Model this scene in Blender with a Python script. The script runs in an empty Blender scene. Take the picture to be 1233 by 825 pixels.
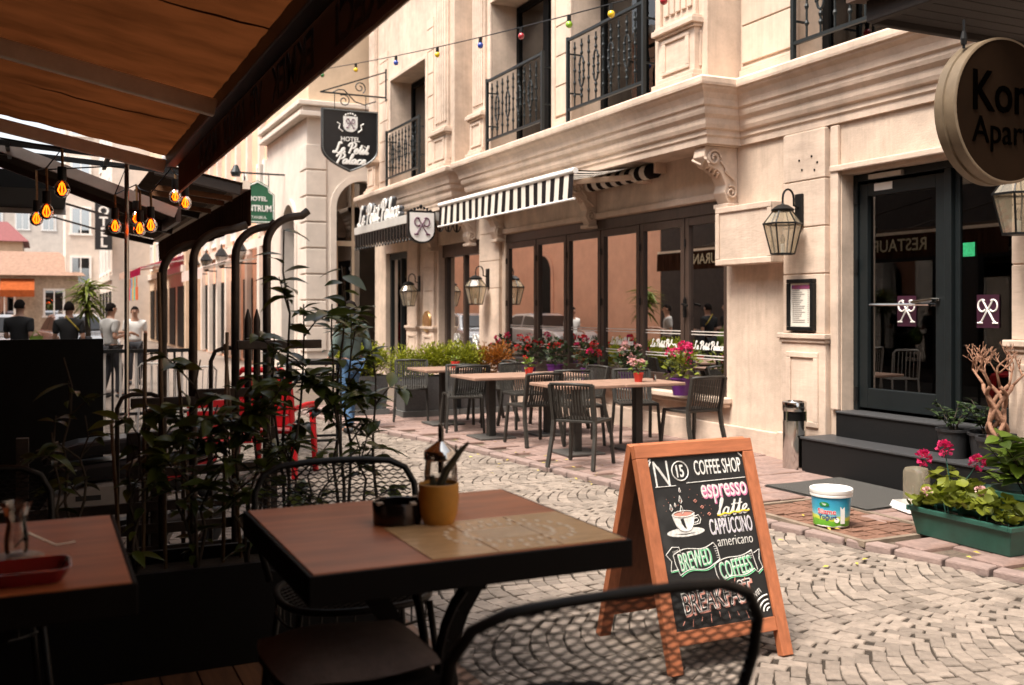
import bpy, math, random
from mathutils import Vector, Matrix
R = math.radians
PI = math.pi
random.seed(7)
sc = bpy.context.scene
col = sc.collection

# ------------------------------------------------------------------ camera, sky, sun, exposure
cam = bpy.data.cameras.new('camera')
camo = bpy.data.objects.new('camera', cam)
col.objects.link(camo)
sc.camera = camo
camo.location = (0, 0, 1.6)
camo.rotation_euler = (R(90), 0, R(-25.25))
cam.sensor_width = 36
cam.lens = 35.04
cam.shift_y = -0.0328
cam.clip_start = 0.05
cam.clip_end = 800
cam.dof.use_dof = True
cam.dof.focus_distance = 6.2
cam.dof.aperture_fstop = 2.8

SUN_EL, SUN_AZ = 62, 250        # azimuth: compass bearing of the sun, 0 = +Y, 90 = +X
w = bpy.data.worlds.new('World')
sc.world = w
w.use_nodes = True
wn = w.node_tree
for n in list(wn.nodes): wn.nodes.remove(n)
wo = wn.nodes.new('ShaderNodeOutputWorld')
wb = wn.nodes.new('ShaderNodeBackground')
sky = wn.nodes.new('ShaderNodeTexSky')
sky.sky_type = 'NISHITA'
sky.sun_disc = False
sky.sun_elevation = R(SUN_EL)
sky.sun_rotation = R(SUN_AZ)
sky.dust_density = 4.0
sky.air_density = 1.0
sky.ozone_density = 1.0
hs = wn.nodes.new('ShaderNodeHueSaturation')      # thin bright cloud: a paler sky
hs.inputs['Saturation'].default_value = 0.22
wn.links.new(sky.outputs[0], hs.inputs['Color'])
wn.links.new(hs.outputs[0], wb.inputs[0])
wb.inputs[1].default_value = 0.125
wn.links.new(wb.outputs[0], wo.inputs[0])
sun = bpy.data.lights.new('sun', 'SUN')
suno = bpy.data.objects.new('sun', sun)
col.objects.link(suno)
sun.energy = 2.7
sun.angle = R(20)
sun.color = (1.0, 0.90, 0.78)
sd = Vector((math.sin(R(SUN_AZ)) * math.cos(R(SUN_EL)), math.cos(R(SUN_AZ)) * math.cos(R(SUN_EL)), math.sin(R(SUN_EL))))
suno.rotation_euler = sd.to_track_quat('Z', 'Y').to_euler()
suno.location = (0, 0, 30)
sc.view_settings.view_transform = 'Standard'
sc.view_settings.look = 'None'
sc.view_settings.exposure = 1.40
sc.view_settings.gamma = 1.0
sc.view_settings.use_curve_mapping = False
sc.render.engine = 'CYCLES'
sc.cycles.use_denoising = True
sc.cycles.max_bounces = 8
sc.cycles.diffuse_bounces = 4
sc.cycles.glossy_bounces = 4
sc.cycles.transmission_bounces = 6
sc.cycles.transparent_max_bounces = 24
sc.cycles.sample_clamp_indirect = 6
sc.cycles.caustics_reflective = False
sc.cycles.caustics_refractive = False

# ------------------------------------------------------------------ helpers
tmp_scene = bpy.data.scenes.new('tmp')
WM = {}

def wm_of(p):
    return WM[p.name] if p is not None else Matrix.Identity(4)

def tag(o, label=None, cat=None, group=None, kind=None):
    if label: o['label'] = label
    if cat: o['category'] = cat
    if group: o['group'] = group
    if kind: o['kind'] = kind
    return o

def thing(name, label, cat, loc=(0, 0, 0), rz=0, group=None):
    o = bpy.data.objects.new(name, None)
    o.empty_display_size = 0.1
    col.objects.link(o)
    o.location = loc
    o.rotation_euler = (0, 0, rz)
    WM[o.name] = Matrix.Translation(loc) @ Matrix.Rotation(rz, 4, 'Z')
    return tag(o, label, cat, group)

def mesh_obj(name, me, parent=None, world=None, local=None):
    o = bpy.data.objects.new(name, me)
    col.objects.link(o)
    if parent is not None: o.parent = parent
    if world is not None:
        o.matrix_basis = wm_of(parent).inverted() @ world
    elif local is not None:
        o.matrix_basis = local
    WM[o.name] = wm_of(parent) @ o.matrix_basis
    return o

def TRS(loc, rot=(0, 0, 0), s=1.0):
    if not hasattr(s, '__len__'): s = (s, s, s)
    m = Matrix.Translation(loc)
    m = m @ Matrix.Rotation(rot[2], 4, 'Z') @ Matrix.Rotation(rot[1], 4, 'Y') @ Matrix.Rotation(rot[0], 4, 'X')
    return m @ Matrix.Diagonal((s[0], s[1], s[2], 1))

def copy_tree(o, parent=None):
    c = o.copy()
    col.objects.link(c)
    c.parent = parent
    for ch in o.children: copy_tree(ch, c)
    return c

def place_copy(proto, loc, rz, label, used):
    o = proto if not used else copy_tree(proto)
    used.append(1)
    o.location = loc
    o.rotation_euler = (0, 0, rz)
    o['label'] = label
    return o

class MB:
    def __init__(s): s.v = []; s.f = []
    def add(s, vs, fs):
        b = len(s.v)
        s.v.extend([tuple(x) for x in vs])
        s.f.extend([tuple(i + b for i in f) for f in fs])
        return s
    def box(s, x0, x1, y0, y1, z0, z1):
        if x0 > x1: x0, x1 = x1, x0
        if y0 > y1: y0, y1 = y1, y0
        if z0 > z1: z0, z1 = z1, z0
        return s.add([(x0,y0,z0),(x1,y0,z0),(x1,y1,z0),(x0,y1,z0),(x0,y0,z1),(x1,y0,z1),(x1,y1,z1),(x0,y1,z1)],
                     [(0,3,2,1),(4,5,6,7),(0,1,5,4),(1,2,6,5),(2,3,7,6),(3,0,4,7)])
    def beam(s, a, b, w, h, up=(0, 0, 1)):
        a = Vector(a); b = Vector(b); d = (b - a).normalized(); up = Vector(up)
        if abs(d.dot(up)) > .97: up = Vector((0, 1, 0))
        x = d.cross(up).normalized() * (w / 2); y = x.cross(d).normalized() * (h / 2)
        vs = [a-x-y, a+x-y, a+x+y, a-x+y, b-x-y, b+x-y, b+x+y, b-x+y]
        return s.add(vs, [(0,1,2,3),(7,6,5,4),(4,5,1,0),(5,6,2,1),(6,7,3,2),(7,4,0,3)])
    def tube(s, pts, r, n=8, closed=False):
        P = [Vector(p) for p in pts]; m = len(P)
        rs = r if hasattr(r, '__len__') else [r] * m
        ref = None; b0 = len(s.v)
        for i in range(m):
            if closed: d = P[(i+1) % m] - P[i-1]
            elif i == 0: d = P[1] - P[0]
            elif i == m-1: d = P[-1] - P[-2]
            else: d = P[i+1] - P[i-1]
            d.normalize()
            if ref is None:
                ref = Vector((0,0,1)) if abs(d.z) < .9 else Vector((1,0,0))
                x = d.cross(ref).normalized()
            else:
                x = (x - d * x.dot(d)).normalized()
            y = d.cross(x)
            for k in range(n):
                a = 2*PI*k/n
                s.v.append(tuple(P[i] + (x*math.cos(a) + y*math.sin(a)) * rs[i]))
        for i in range(m if closed else m-1):
            j = (i+1) % m
            for k in range(n):
                l = (k+1) % n
                s.f.append((b0+i*n+k, b0+i*n+l, b0+j*n+l, b0+j*n+k))
        if not closed:
            s.f.append(tuple(b0+k for k in range(n))[::-1])
            s.f.append(tuple(b0+(m-1)*n+k for k in range(n)))
        return s
    def lathe(s, prof, n=20, c=(0,0,0), cap=True):
        b = len(s.v); m = len(prof)
        for (r, z) in prof:
            for k in range(n):
                a = 2*PI*k/n
                s.v.append((c[0]+r*math.cos(a), c[1]+r*math.sin(a), c[2]+z))
        for i in range(m-1):
            for k in range(n):
                l = (k+1) % n
                s.f.append((b+i*n+k, b+i*n+l, b+(i+1)*n+l, b+(i+1)*n+k))
        if cap:
            if prof[0][0] > 1e-4: s.f.append(tuple(b+k for k in range(n))[::-1])
            if prof[-1][0] > 1e-4: s.f.append(tuple(b+(m-1)*n+k for k in range(n)))
        return s
    def prism(s, poly, fn, c0, c1):
        n = len(poly); b = len(s.v)
        for c in (c0, c1):
            for (p, q) in poly: s.v.append(tuple(fn(p, q, c)))
        s.f.append(tuple(b+i for i in range(n))); s.f.append(tuple(b+n+i for i in range(n))[::-1])
        for i in range(n):
            j = (i+1) % n
            s.f.append((b+j, b+i, b+n+i, b+n+j))
        return s
    def ball(s, c, r, n=8, m=6, sq=(1,1,1)):
        prof = [(max(1e-5, math.sin(PI*i/m)), -math.cos(PI*i/m)) for i in range(m+1)]
        b = len(s.v)
        s.lathe(prof, n, (0,0,0), cap=False)
        for i in range(b, len(s.v)):
            x, y, z = s.v[i]; s.v[i] = (c[0]+x*r*sq[0], c[1]+y*r*sq[1], c[2]+z*r*sq[2])
        return s
    def mesh(s, name, mat, smooth=False):
        me = bpy.data.meshes.new(name)
        me.from_pydata(s.v, [], s.f)
        me.materials.append(mat)
        if smooth:
            me.polygons.foreach_set('use_smooth', [True] * len(me.polygons))
            if smooth != 'all': me.set_sharp_from_angle(angle=R(40))
        me.update()
        return me
    def build(s, name, mat, parent=None, smooth=False, local=False, bevel=0, xf=None):
        if xf is not None: s.v = [tuple(xf @ Vector(p)) for p in s.v]
        if parent is not None and not local:
            iv = wm_of(parent).inverted()
            s.v = [tuple(iv @ Vector(p)) for p in s.v]
        o = mesh_obj(name, s.mesh(name, mat, smooth), parent)
        if bevel:
            bm = o.modifiers.new('b', 'BEVEL'); bm.width = bevel; bm.segments = 2; bm.limit_method = 'ANGLE'
        return o

def grid(nu, nv, fn):
    vs = [fn(i/nu, j/nv) for j in range(nv+1) for i in range(nu+1)]
    fs = [(j*(nu+1)+i, j*(nu+1)+i+1, (j+1)*(nu+1)+i+1, (j+1)*(nu+1)+i) for j in range(nv) for i in range(nu)]
    return vs, fs

def eval_mesh(o):
    tmp_scene.collection.objects.link(o)
    vl = tmp_scene.view_layers[0]; vl.update()
    me = bpy.data.meshes.new_from_object(o.evaluated_get(vl.depsgraph))
    d = o.data
    bpy.data.objects.remove(o)
    return me

def text_mesh(s, size, mat, shear=0, bold=0, ext=0.002, align='CENTER', sx=1.0, spacing=1.0):
    cu = bpy.data.curves.new('t', 'FONT')
    cu.body = s; cu.size = size; cu.shear = shear; cu.offset = bold; cu.extrude = ext
    cu.align_x = align; cu.align_y = 'CENTER'; cu.resolution_u = 3; cu.space_character = spacing
    me = eval_mesh(bpy.data.objects.new('t', cu))
    me.materials.clear(); me.materials.append(mat)
    if sx != 1.0:
        for v in me.vertices: v.co.x *= sx
    return me

def fit(me, w=None, h=None):
    xs = [v.co.x for v in me.vertices]; ys = [v.co.y for v in me.vertices]
    cx, cy = (min(xs)+max(xs))/2, (min(ys)+max(ys))/2
    fx = w/(max(xs)-min(xs)) if w else 1; fy = h/(max(ys)-min(ys)) if h else 1
    if w and not h: fy = fx
    if h and not w: fx = fy
    for v in me.vertices: v.co.x = (v.co.x-cx)*fx; v.co.y = (v.co.y-cy)*fy
    return me

def text(name, s, size, world, mat, parent, w=None, h=None, **k):
    me = text_mesh(s, size, mat, **k)
    if w or h: fit(me, w, h)
    return mesh_obj(name, me, parent, world=world)

# one-stroke script alphabet for the hotel's cursive lettering
GLYPH = {
 'L': (1.5, [[(1.25,1.75),(1.1,2.1),(.8,2.0),(.75,1.5),(.7,.8),(.5,.15),(.15,0),(0,.2),(.25,.3),(.7,.1),(1.15,0),(1.5,.3)]]),
 'e': (.85, [[(0,.3),(.45,.55),(.6,.85),(.4,1.0),(.15,.75),(.12,.35),(.35,.02),(.65,.1),(.9,.4)]]),
 'P': (1.4, [[(.45,0),(.6,.9),(.72,1.95)],[(.0,1.35),(.1,1.8),(.6,2.12),(1.2,2.05),(1.45,1.6),(1.15,1.1),(.72,1.0)]]),
 't': (.72, [[(0,.3),(.3,.9),(.48,1.75),(.35,.6),(.4,.1),(.6,.05),(.8,.4)],[(.05,1.2),(.72,1.25)]]),
 'i': (.62, [[(0,.3),(.3,1.0),(.25,.3),(.4,.02),(.68,.35)],[(.36,1.4),(.40,1.5)]]),
 'a': (1.0, [[(.7,.85),(.4,1.0),(.1,.6),(.15,.1),(.4,.05),(.7,.6),(.75,.95),(.68,.3),(.8,.03),(1.05,.35)]]),
 'l': (.62, [[(0,.3),(.4,1.2),(.55,1.9),(.4,2.1),(.28,1.6),(.25,.4),(.4,.02),(.68,.35)]]),
 'c': (.8, [[(.6,.8),(.4,1.0),(.12,.65),(.15,.15),(.4,.02),(.65,.12),(.85,.4)]]),
 ' ': (.5, [])}
def catmull(P, n=4):
    if len(P) < 3: return P
    Q = [P[0]] + list(P) + [P[-1]]; out = []
    for i in range(1, len(Q)-2):
        for k in range(n):
            t = k/n; a, b, c, d = Q[i-1], Q[i], Q[i+1], Q[i+2]
            out.append(tuple(.5*(2*b[j]+(c[j]-a[j])*t+(2*a[j]-5*b[j]+4*c[j]-d[j])*t*t+(3*b[j]-a[j]-3*c[j]+d[j])*t**3) for j in (0,1)))
    return out + [P[-1]]
def script(name, s, w, h, r, world, mat, parent, thick=1.0, slant=.28):
    L = []; x = 0
    for ch in s:
        adv, ss = GLYPH[ch]
        for P in ss: L.append([(p[0]+x+slant*p[1], p[1]) for p in catmull(P)])
        x += adv
    xs = [p[0] for q in L for p in q]; ys = [p[1] for q in L for p in q]
    fx, fy = w/(max(xs)-min(xs)), h/(max(ys)-min(ys)); cx, cy = (max(xs)+min(xs))/2, (max(ys)+min(ys))/2
    mb = MB()
    for q in L:
        pts = [((a-cx)*fx, (b-cy)*fy, 0) for (a, b) in q]; m = len(pts)
        rs = [r*(.62+.6*abs((pts[min(i+1,m-1)][1]-pts[max(i-1,0)][1])/(1e-6+math.dist(pts[min(i+1,m-1)], pts[max(i-1,0)])))) for i in range(m)]
        mb.tube(pts, rs, 6)
    mb.v = [(a, b, c*thick) for (a, b, c) in mb.v]
    return mesh_obj(name, mb.mesh(name, mat), parent, world=world)

FACE_NY = (R(90), 0, 0)            # lettering read from the -Y side
FACE_NX = (R(90), 0, R(-90))       # lettering read from the -X side
FACE_PX = (R(90), 0, R(90))

# ------------------------------------------------------------------ materials
def mk(name):
    m = bpy.data.materials.new(name); m.use_nodes = True
    nt = m.node_tree
    for n in list(nt.nodes): nt.nodes.remove(n)
    out = nt.nodes.new('ShaderNodeOutputMaterial')
    return m, nt, out

def M(name, c, rough=.6, metal=0, var=.15, scale=6, bump=0, bscale=60, spec=.5, rand=0, c2=None, stretch=None, big=0, emit=0, detail=6, coat=0, patch=None, streak=0):
    m, nt, out = mk(name)
    N = nt.nodes.new; L = nt.links.new
    b = N('ShaderNodeBsdfPrincipled'); L(b.outputs[0], out.inputs[0])
    b.inputs['Roughness'].default_value = rough
    b.inputs['Metallic'].default_value = metal
    b.inputs['Specular IOR Level'].default_value = spec
    if coat: b.inputs['Coat Weight'].default_value = coat; b.inputs['Coat Roughness'].default_value = .12
    tc = N('ShaderNodeTexCoord'); src = tc.outputs['Object']
    if stretch:
        mp = N('ShaderNodeMapping'); mp.inputs['Scale'].default_value = stretch
        L(src, mp.inputs[0]); src = mp.outputs[0]
    no = N('ShaderNodeTexNoise'); no.inputs['Scale'].default_value = scale; no.inputs['Detail'].default_value = detail
    no.inputs['Roughness'].default_value = .65
    L(src, no.inputs['Vector'])
    rp = N('ShaderNodeValToRGB')
    rp.color_ramp.elements[0].position = .3; rp.color_ramp.elements[1].position = .7
    lo = c2 if c2 else tuple(x*(1-var) for x in c)
    hi = c if c2 else tuple(min(1, x*(1+var)) for x in c)
    rp.color_ramp.elements[0].color = (*lo, 1); rp.color_ramp.elements[1].color = (*hi, 1)
    L(no.outputs['Fac'], rp.inputs[0]); cs = rp.outputs[0]
    if big:
        n2 = N('ShaderNodeTexNoise'); n2.inputs['Scale'].default_value = .9; n2.inputs['Detail'].default_value = 8
        n2.inputs['Roughness'].default_value = .7
        L(tc.outputs['Object'], n2.inputs['Vector'])
        r2 = N('ShaderNodeValToRGB'); r2.color_ramp.elements[0].position = .35; r2.color_ramp.elements[1].position = .6
        r2.color_ramp.elements[0].color = (1-big,)*3 + (1,); r2.color_ramp.elements[1].color = (1,1,1,1)
        L(n2.outputs['Fac'], r2.inputs[0])
        mx = N('ShaderNodeMix'); mx.data_type = 'RGBA'; mx.blend_type = 'MULTIPLY'; mx.inputs['Factor'].default_value = 1
        L(cs, mx.inputs['A']); L(r2.outputs[0], mx.inputs['B']); cs = mx.outputs['Result']
    if streak:
        mp4 = N('ShaderNodeMapping'); mp4.inputs['Scale'].default_value = (7, 7, .45); L(tc.outputs['Object'], mp4.inputs[0])
        n4 = N('ShaderNodeTexNoise'); n4.inputs['Scale'].default_value = 1.0; n4.inputs['Detail'].default_value = 9; n4.inputs['Roughness'].default_value = .72; L(mp4.outputs[0], n4.inputs['Vector'])
        r4 = N('ShaderNodeValToRGB'); r4.color_ramp.elements[0].position = .30; r4.color_ramp.elements[1].position = .52
        r4.color_ramp.elements[0].color = (1-streak, 1-streak*1.08, 1-streak*1.15, 1); r4.color_ramp.elements[1].color = (1,1,1,1); L(n4.outputs['Fac'], r4.inputs[0])
        mx = N('ShaderNodeMix'); mx.data_type = 'RGBA'; mx.blend_type = 'MULTIPLY'; mx.inputs['Factor'].default_value = 1
        L(cs, mx.inputs['A']); L(r4.outputs[0], mx.inputs['B']); cs = mx.outputs['Result']
    if patch:
        n3 = N('ShaderNodeTexNoise'); n3.inputs['Scale'].default_value = patch[1]; n3.inputs['Detail'].default_value = 5
        L(tc.outputs['Object'], n3.inputs['Vector'])
        r3 = N('ShaderNodeValToRGB'); r3.color_ramp.elements[0].position = patch[2]; r3.color_ramp.elements[1].position = patch[2]+.12
        L(n3.outputs['Fac'], r3.inputs[0])
        mx = N('ShaderNodeMix'); mx.data_type = 'RGBA'
        L(r3.outputs[0], mx.inputs['Factor']); L(cs, mx.inputs['A']); mx.inputs['B'].default_value = (*patch[0], 1); cs = mx.outputs['Result']
    if rand:
        oi = N('ShaderNodeObjectInfo')
        mr = N('ShaderNodeMapRange'); mr.inputs['To Min'].default_value = 1-rand; mr.inputs['To Max'].default_value = 1+rand
        gi = N('ShaderNodeNewGeometry'); sm_ = N('ShaderNodeMath'); sm_.operation = 'ADD'; fr_ = N('ShaderNodeMath'); fr_.operation = 'FRACT'
        L(oi.outputs['Random'], sm_.inputs[0]); L(gi.outputs['Random Per Island'], sm_.inputs[1]); L(sm_.outputs[0], fr_.inputs[0]); L(fr_.outputs[0], mr.inputs[0])
        h = N('ShaderNodeHueSaturation'); L(mr.outputs[0], h.inputs['Value']); L(cs, h.inputs['Color']); cs = h.outputs[0]
    L(cs, b.inputs['Base Color'])
    if bump:
        nb = N('ShaderNodeTexNoise'); nb.inputs['Scale'].default_value = bscale; nb.inputs['Detail'].default_value = 8
        L(src, nb.inputs['Vector'])
        bp = N('ShaderNodeBump'); bp.inputs['Strength'].default_value = bump; bp.inputs['Distance'].default_value = .02
        L(nb.outputs['Fac'], bp.inputs['Height']); L(bp.outputs[0], b.inputs['Normal'])
    if emit:
        b.inputs['Emission Strength'].default_value = emit; b.inputs['Emission Color'].default_value = (*c, 1)
    return m

def GLASS(name, tint, refl, rough=.004, rcol=(.95,.95,.95)):
    m, nt, out = mk(name)
    N = nt.nodes.new; L = nt.links.new
    g = N('ShaderNodeBsdfGlossy'); g.inputs['Roughness'].default_value = rough; g.inputs['Color'].default_value = (*rcol, 1)
    t = N('ShaderNodeBsdfTransparent'); t.inputs['Color'].default_value = (*tint, 1)
    lw = N('ShaderNodeFresnel'); lw.inputs['IOR'].default_value = 1.5
    ad = N('ShaderNodeMath'); ad.operation = 'ADD'; ad.use_clamp = True; ad.inputs[1].default_value = refl
    L(lw.outputs[0], ad.inputs[0])
    mx = N('ShaderNodeMixShader'); L(ad.outputs[0], mx.inputs[0]); L(t.outputs[0], mx.inputs[1]); L(g.outputs[0], mx.inputs[2])
    L(mx.outputs[0], out.inputs[0])
    return m

def FABRIC(name, c, trans, var=.2, scale=5, tcol=None, stretch=None):
    m, nt, out = mk(name)
    N = nt.nodes.new; L = nt.links.new
    tc = N('ShaderNodeTexCoord'); no = N('ShaderNodeTexNoise'); no.inputs['Scale'].default_value = scale; no.inputs['Detail'].default_value = 7
    src = tc.outputs['Object']
    if stretch:
        mp = N('ShaderNodeMapping'); mp.inputs['Scale'].default_value = stretch; L(src, mp.inputs[0]); src = mp.outputs[0]
    L(src, no.inputs['Vector'])
    def ramp(cc):
        rp = N('ShaderNodeValToRGB'); rp.color_ramp.elements[0].position = .3; rp.color_ramp.elements[1].position = .7
        rp.color_ramp.elements[0].color = (*[x*(1-var) for x in cc], 1); rp.color_ramp.elements[1].color = (*[min(1, x*(1+var)) for x in cc], 1)
        L(no.outputs['Fac'], rp.inputs[0]); return rp.outputs[0]
    d = N('ShaderNodeBsdfDiffuse'); t = N('ShaderNodeBsdfTranslucent')
    L(ramp(c), d.inputs[0]); L(ramp(tcol or c), t.inputs[0])
    mx = N('ShaderNodeMixShader'); mx.inputs[0].default_value = trans
    L(d.outputs[0], mx.inputs[1]); L(t.outputs[0], mx.inputs[2]); L(mx.outputs[0], out.inputs[0])
    return m

STONE = M('stone', (.64,.50,.395), .78, var=.14, scale=3.5, bump=.16, bscale=60, big=.30, streak=.16, patch=((.40,.29,.21), 1.7, .66))
STONE_TRIM = M('stone_trim', (.66,.515,.41), .75, var=.14, scale=5, bump=.14, bscale=50, big=.32, streak=.13, stretch=(1,.25,1))
STONE_BLOCK = M('stone_block', (.645,.505,.40), .78, var=.10, scale=4, bump=.10, bscale=70, rand=.06, big=.16, streak=.16)
WHITE_WALL = M('white_render', (.64,.56,.49), .8, var=.08, scale=3, big=.15)
SALMON = M('salmon_render', (.80,.46,.31), .8, var=.08, scale=2, big=.12)
CREAM = M('cream_render', (.58,.44,.31), .8, var=.1, scale=2, big=.2)
WOOD_FRAME = M('brown_frame', (.055,.036,.028), .4, var=.3, scale=20, stretch=(1,1,.1))
GREY_FRAME = M('slate_frame', (.007,.010,.011), .45, var=.15, spec=.35, scale=10)
BLACK_METAL = M('black_metal', (.006,.006,.006), .45, var=.3, scale=30, spec=.3)
IRON = M('wrought_iron', (.010,.014,.015), .45, metal=.1, var=.3, scale=40)
STEEL = M('steel', (.45,.43,.41), .22, metal=1, var=.1, scale=20)
CHROME = M('chrome', (.6,.58,.55), .12, metal=1, var=.08, scale=12)
ALU = M('aluminium', (.55,.52,.48), .4, metal=.6, var=.1, scale=10)
GRANITE = M('black_granite', (.008,.008,.0083), .5, spec=.25, var=.5, scale=120, bump=.03)
GRANITE_TOP = M('granite_tread', (.038,.038,.04), .55, var=.4, scale=120)
WIN_GLASS = GLASS('window_glass', (.26,.24,.22), .68)
DOOR_GLASS = GLASS('door_glass', (.30,.32,.33), .12)
CLEAR = GLASS('clear_glass', (.93,.93,.92), .03)
LAMP_GLASS = FABRIC('lamp_glass_seeded', (.62,.55,.42), .5, var=.05)
_n = LAMP_GLASS.node_tree; _t = _n.nodes.new('ShaderNodeBsdfTransparent'); _t.inputs[0].default_value = (.95,.92,.84,1)
_g = _n.nodes.new('ShaderNodeBsdfGlossy'); _g.inputs['Roughness'].default_value = .03
_a = _n.nodes.new('ShaderNodeMixShader'); _b = _n.nodes.new('ShaderNodeMixShader'); _o = [q for q in _n.nodes if q.type == 'OUTPUT_MATERIAL'][0]; _m = [q for q in _n.nodes if q.type == 'MIX_SHADER'][0]
_m = _o.inputs[0].links[0].from_node
_a.inputs[0].default_value = .62; _n.links.new(_m.outputs[0], _a.inputs[1]); _n.links.new(_t.outputs[0], _a.inputs[2])
_b.inputs[0].default_value = .12; _n.links.new(_a.outputs[0], _b.inputs[1]); _n.links.new(_g.outputs[0], _b.inputs[2]); _n.links.new(_b.outputs[0], _o.inputs[0])
CURT_GLASS = GLASS('balcony_glass', (.78,.76,.72), .04)
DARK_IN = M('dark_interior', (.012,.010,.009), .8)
BLACKP = M('black_paint', (.0035,.0033,.0032), .6, var=.2, spec=.12)
WHITE = M('white_paint', (.78,.76,.73), .5, var=.03)
LETTER = M('letter_white', (.80,.78,.74), .6, var=.02)
PLUM = M('plum_paint', (.09,.012,.05), .5)
CURTAIN = M('curtain', (.82,.64,.24), .9, var=.35, scale=14, stretch=(1,1,.06))
# ------------------------------------------------------------------ ground
COBBLE = M('cobble', (.222,.180,.147), .8, var=.25, scale=14, bump=.35, bscale=45, rand=.24, patch=((.125,.098,.078), 2.2, .56))
JOINT = M('joint_sand', (.035,.025,.017), .95, var=.4, scale=30, bump=.4, bscale=80)
FAR_COBBLE = M('far_cobble', (.20,.16,.132), .85, var=.25, scale=9, bump=.5, bscale=9)
PAVER = M('pink_paver', (.235,.158,.135), .85, var=.28, scale=10, bump=.25, bscale=60, rand=.09, patch=((.20,.115,.085), .9, .52))
KERB = M('kerb_stone', (.25,.18,.158), .85, var=.2, scale=9, bump=.3, bscale=50, rand=.1)
PAVE_BED = M('paving_bed', (.11,.08,.06), .95, var=.4, scale=25, bump=.3, patch=((.11,.10,.03), 4, .6))

kerb_line = [(6.1,-1.0),(5.75,2.0),(5.18,4.0),(4.80,5.75),(4.66,7.4),(4.52,8.6),(4.36,10.4),(4.05,11.9),(3.75,13.3),(3.55,15.0),(3.5,18.0),(3.5,22.6)]
def kerb_x(y):
    for (a, b) in zip(kerb_line, kerb_line[1:]):
        if a[1] <= y <= b[1]:
            return a[0] + (b[0]-a[0]) * (y-a[1]) / (b[1]-a[1])
    return kerb_line[0][0] if y < kerb_line[0][1] else kerb_line[-1][0]

street = MB().add([(-300,-300,-.009),(300,-300,-.009),(300,500,-.009),(-300,500,-.009)], [(0,1,2,3)]).build('street', JOINT)
tag(street, kind='structure')
road = MB().add([(-6,17.2,-.006),(9,17.2,-.006),(9,140,-.006),(-6,140,-.006)], [(0,1,2,3)]).build('road_surface', FAR_COBBLE, street)
# cobbles laid in segmental arcs that bow towards -X
rng = random.Random(3)
stones = []
WCOL, PITCH, BOW = 1.06, .094, .27
j = 0
yc = 1.9
while yc < 17.3:
    for k in range(-13, 78):
        n = 11
        for i in range(n):
            t = (i + .5 + rng.uniform(-.12, .12)) / n - .5
            x = .4 + k*PITCH + BOW*(2*t)**2 + rng.uniform(-.006, .006) + (.05 if int(round(yc/WCOL)) % 2 else 0)
            y = yc + t*WCOL + rng.uniform(-.006, .006)
            if x > kerb_x(y) - .02 or x < -.9: continue
            if y < 4.35 and x < 1.1: continue
            ang = math.atan2(BOW*8*t/WCOL, 1)
            stones.append((x, y, -ang, math.cos(ang)*rng.uniform(.93, 1.0), rng.uniform(.92, 1.0)/math.cos(ang), rng.uniform(-.002, .002), rng.uniform(-.02,.02), rng.uniform(-.02,.02)))
    yc += WCOL
def stone_geo(mb, hx, hy, rr):
    top = []
    P = [(-hx,-hy),(hx,-hy),(hx,hy),(-hx,hy)]
    P = [(a+rr.uniform(-.0045,.0045), b+rr.uniform(-.0045,.0045)) for (a,b) in P]
    vs = [(a,b,-.05) for (a,b) in P] + [(a,b,-.004) for (a,b) in P] + [(a*.92,b*.92,0.0005+rr.uniform(-.0015,.0015)) for (a,b) in P]
    fs = [(0,1,5,4),(1,2,6,5),(2,3,7,6),(3,0,4,7),(4,5,9,8),(5,6,10,9),(6,7,11,10),(7,4,8,11),(8,9,10,11)]
    mb.add(vs, fs)
def proj(x, y, z):
    d = x*.4266 + y*.9044
    return 616.5 + (x*.9044 - y*.4266)/d*1200, 372 - (z-1.6)*1200/d, d
near = []
for s in stones:
    px, py, d = proj(s[0], s[1], 0)
    vis = 480 < px < 1240 and py < 835 and not (px < 770 and py > 650 and px < 620)
    near.append((d if vis else 999, s))
near.sort(key=lambda q: q[0])
shapes = []
for k in range(14):
    mb = MB(); stone_geo(mb, .0448, .0462, rng); shapes.append(mb.mesh('cobble', COBBLE))
for q, (d, s) in enumerate(near[:300]):
    mesh_obj('cobble', shapes[q % 14], street, world=TRS((s[0], s[1], s[5]), (s[6], s[7], s[2]), (s[3], s[4], 1)))
rest = MB()
for (d, s) in near[300:]:
    b = len(rest.v)
    stone_geo(rest, .0448*s[3], .0462*s[4], rng)
    m = TRS((s[0], s[1], s[5]), (s[6], s[7], s[2]))
    for i in range(b, len(rest.v)): rest.v[i] = tuple(m @ Vector(rest.v[i]))
COBBLE_ALL = M('cobble_field', (.222,.180,.147), .8, var=.25, scale=14, bump=.35, bscale=45, rand=.24, patch=((.125,.098,.078), 2.2, .56))
tag(rest.build('cobble_field', COBBLE_ALL, street), kind='stuff')

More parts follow.
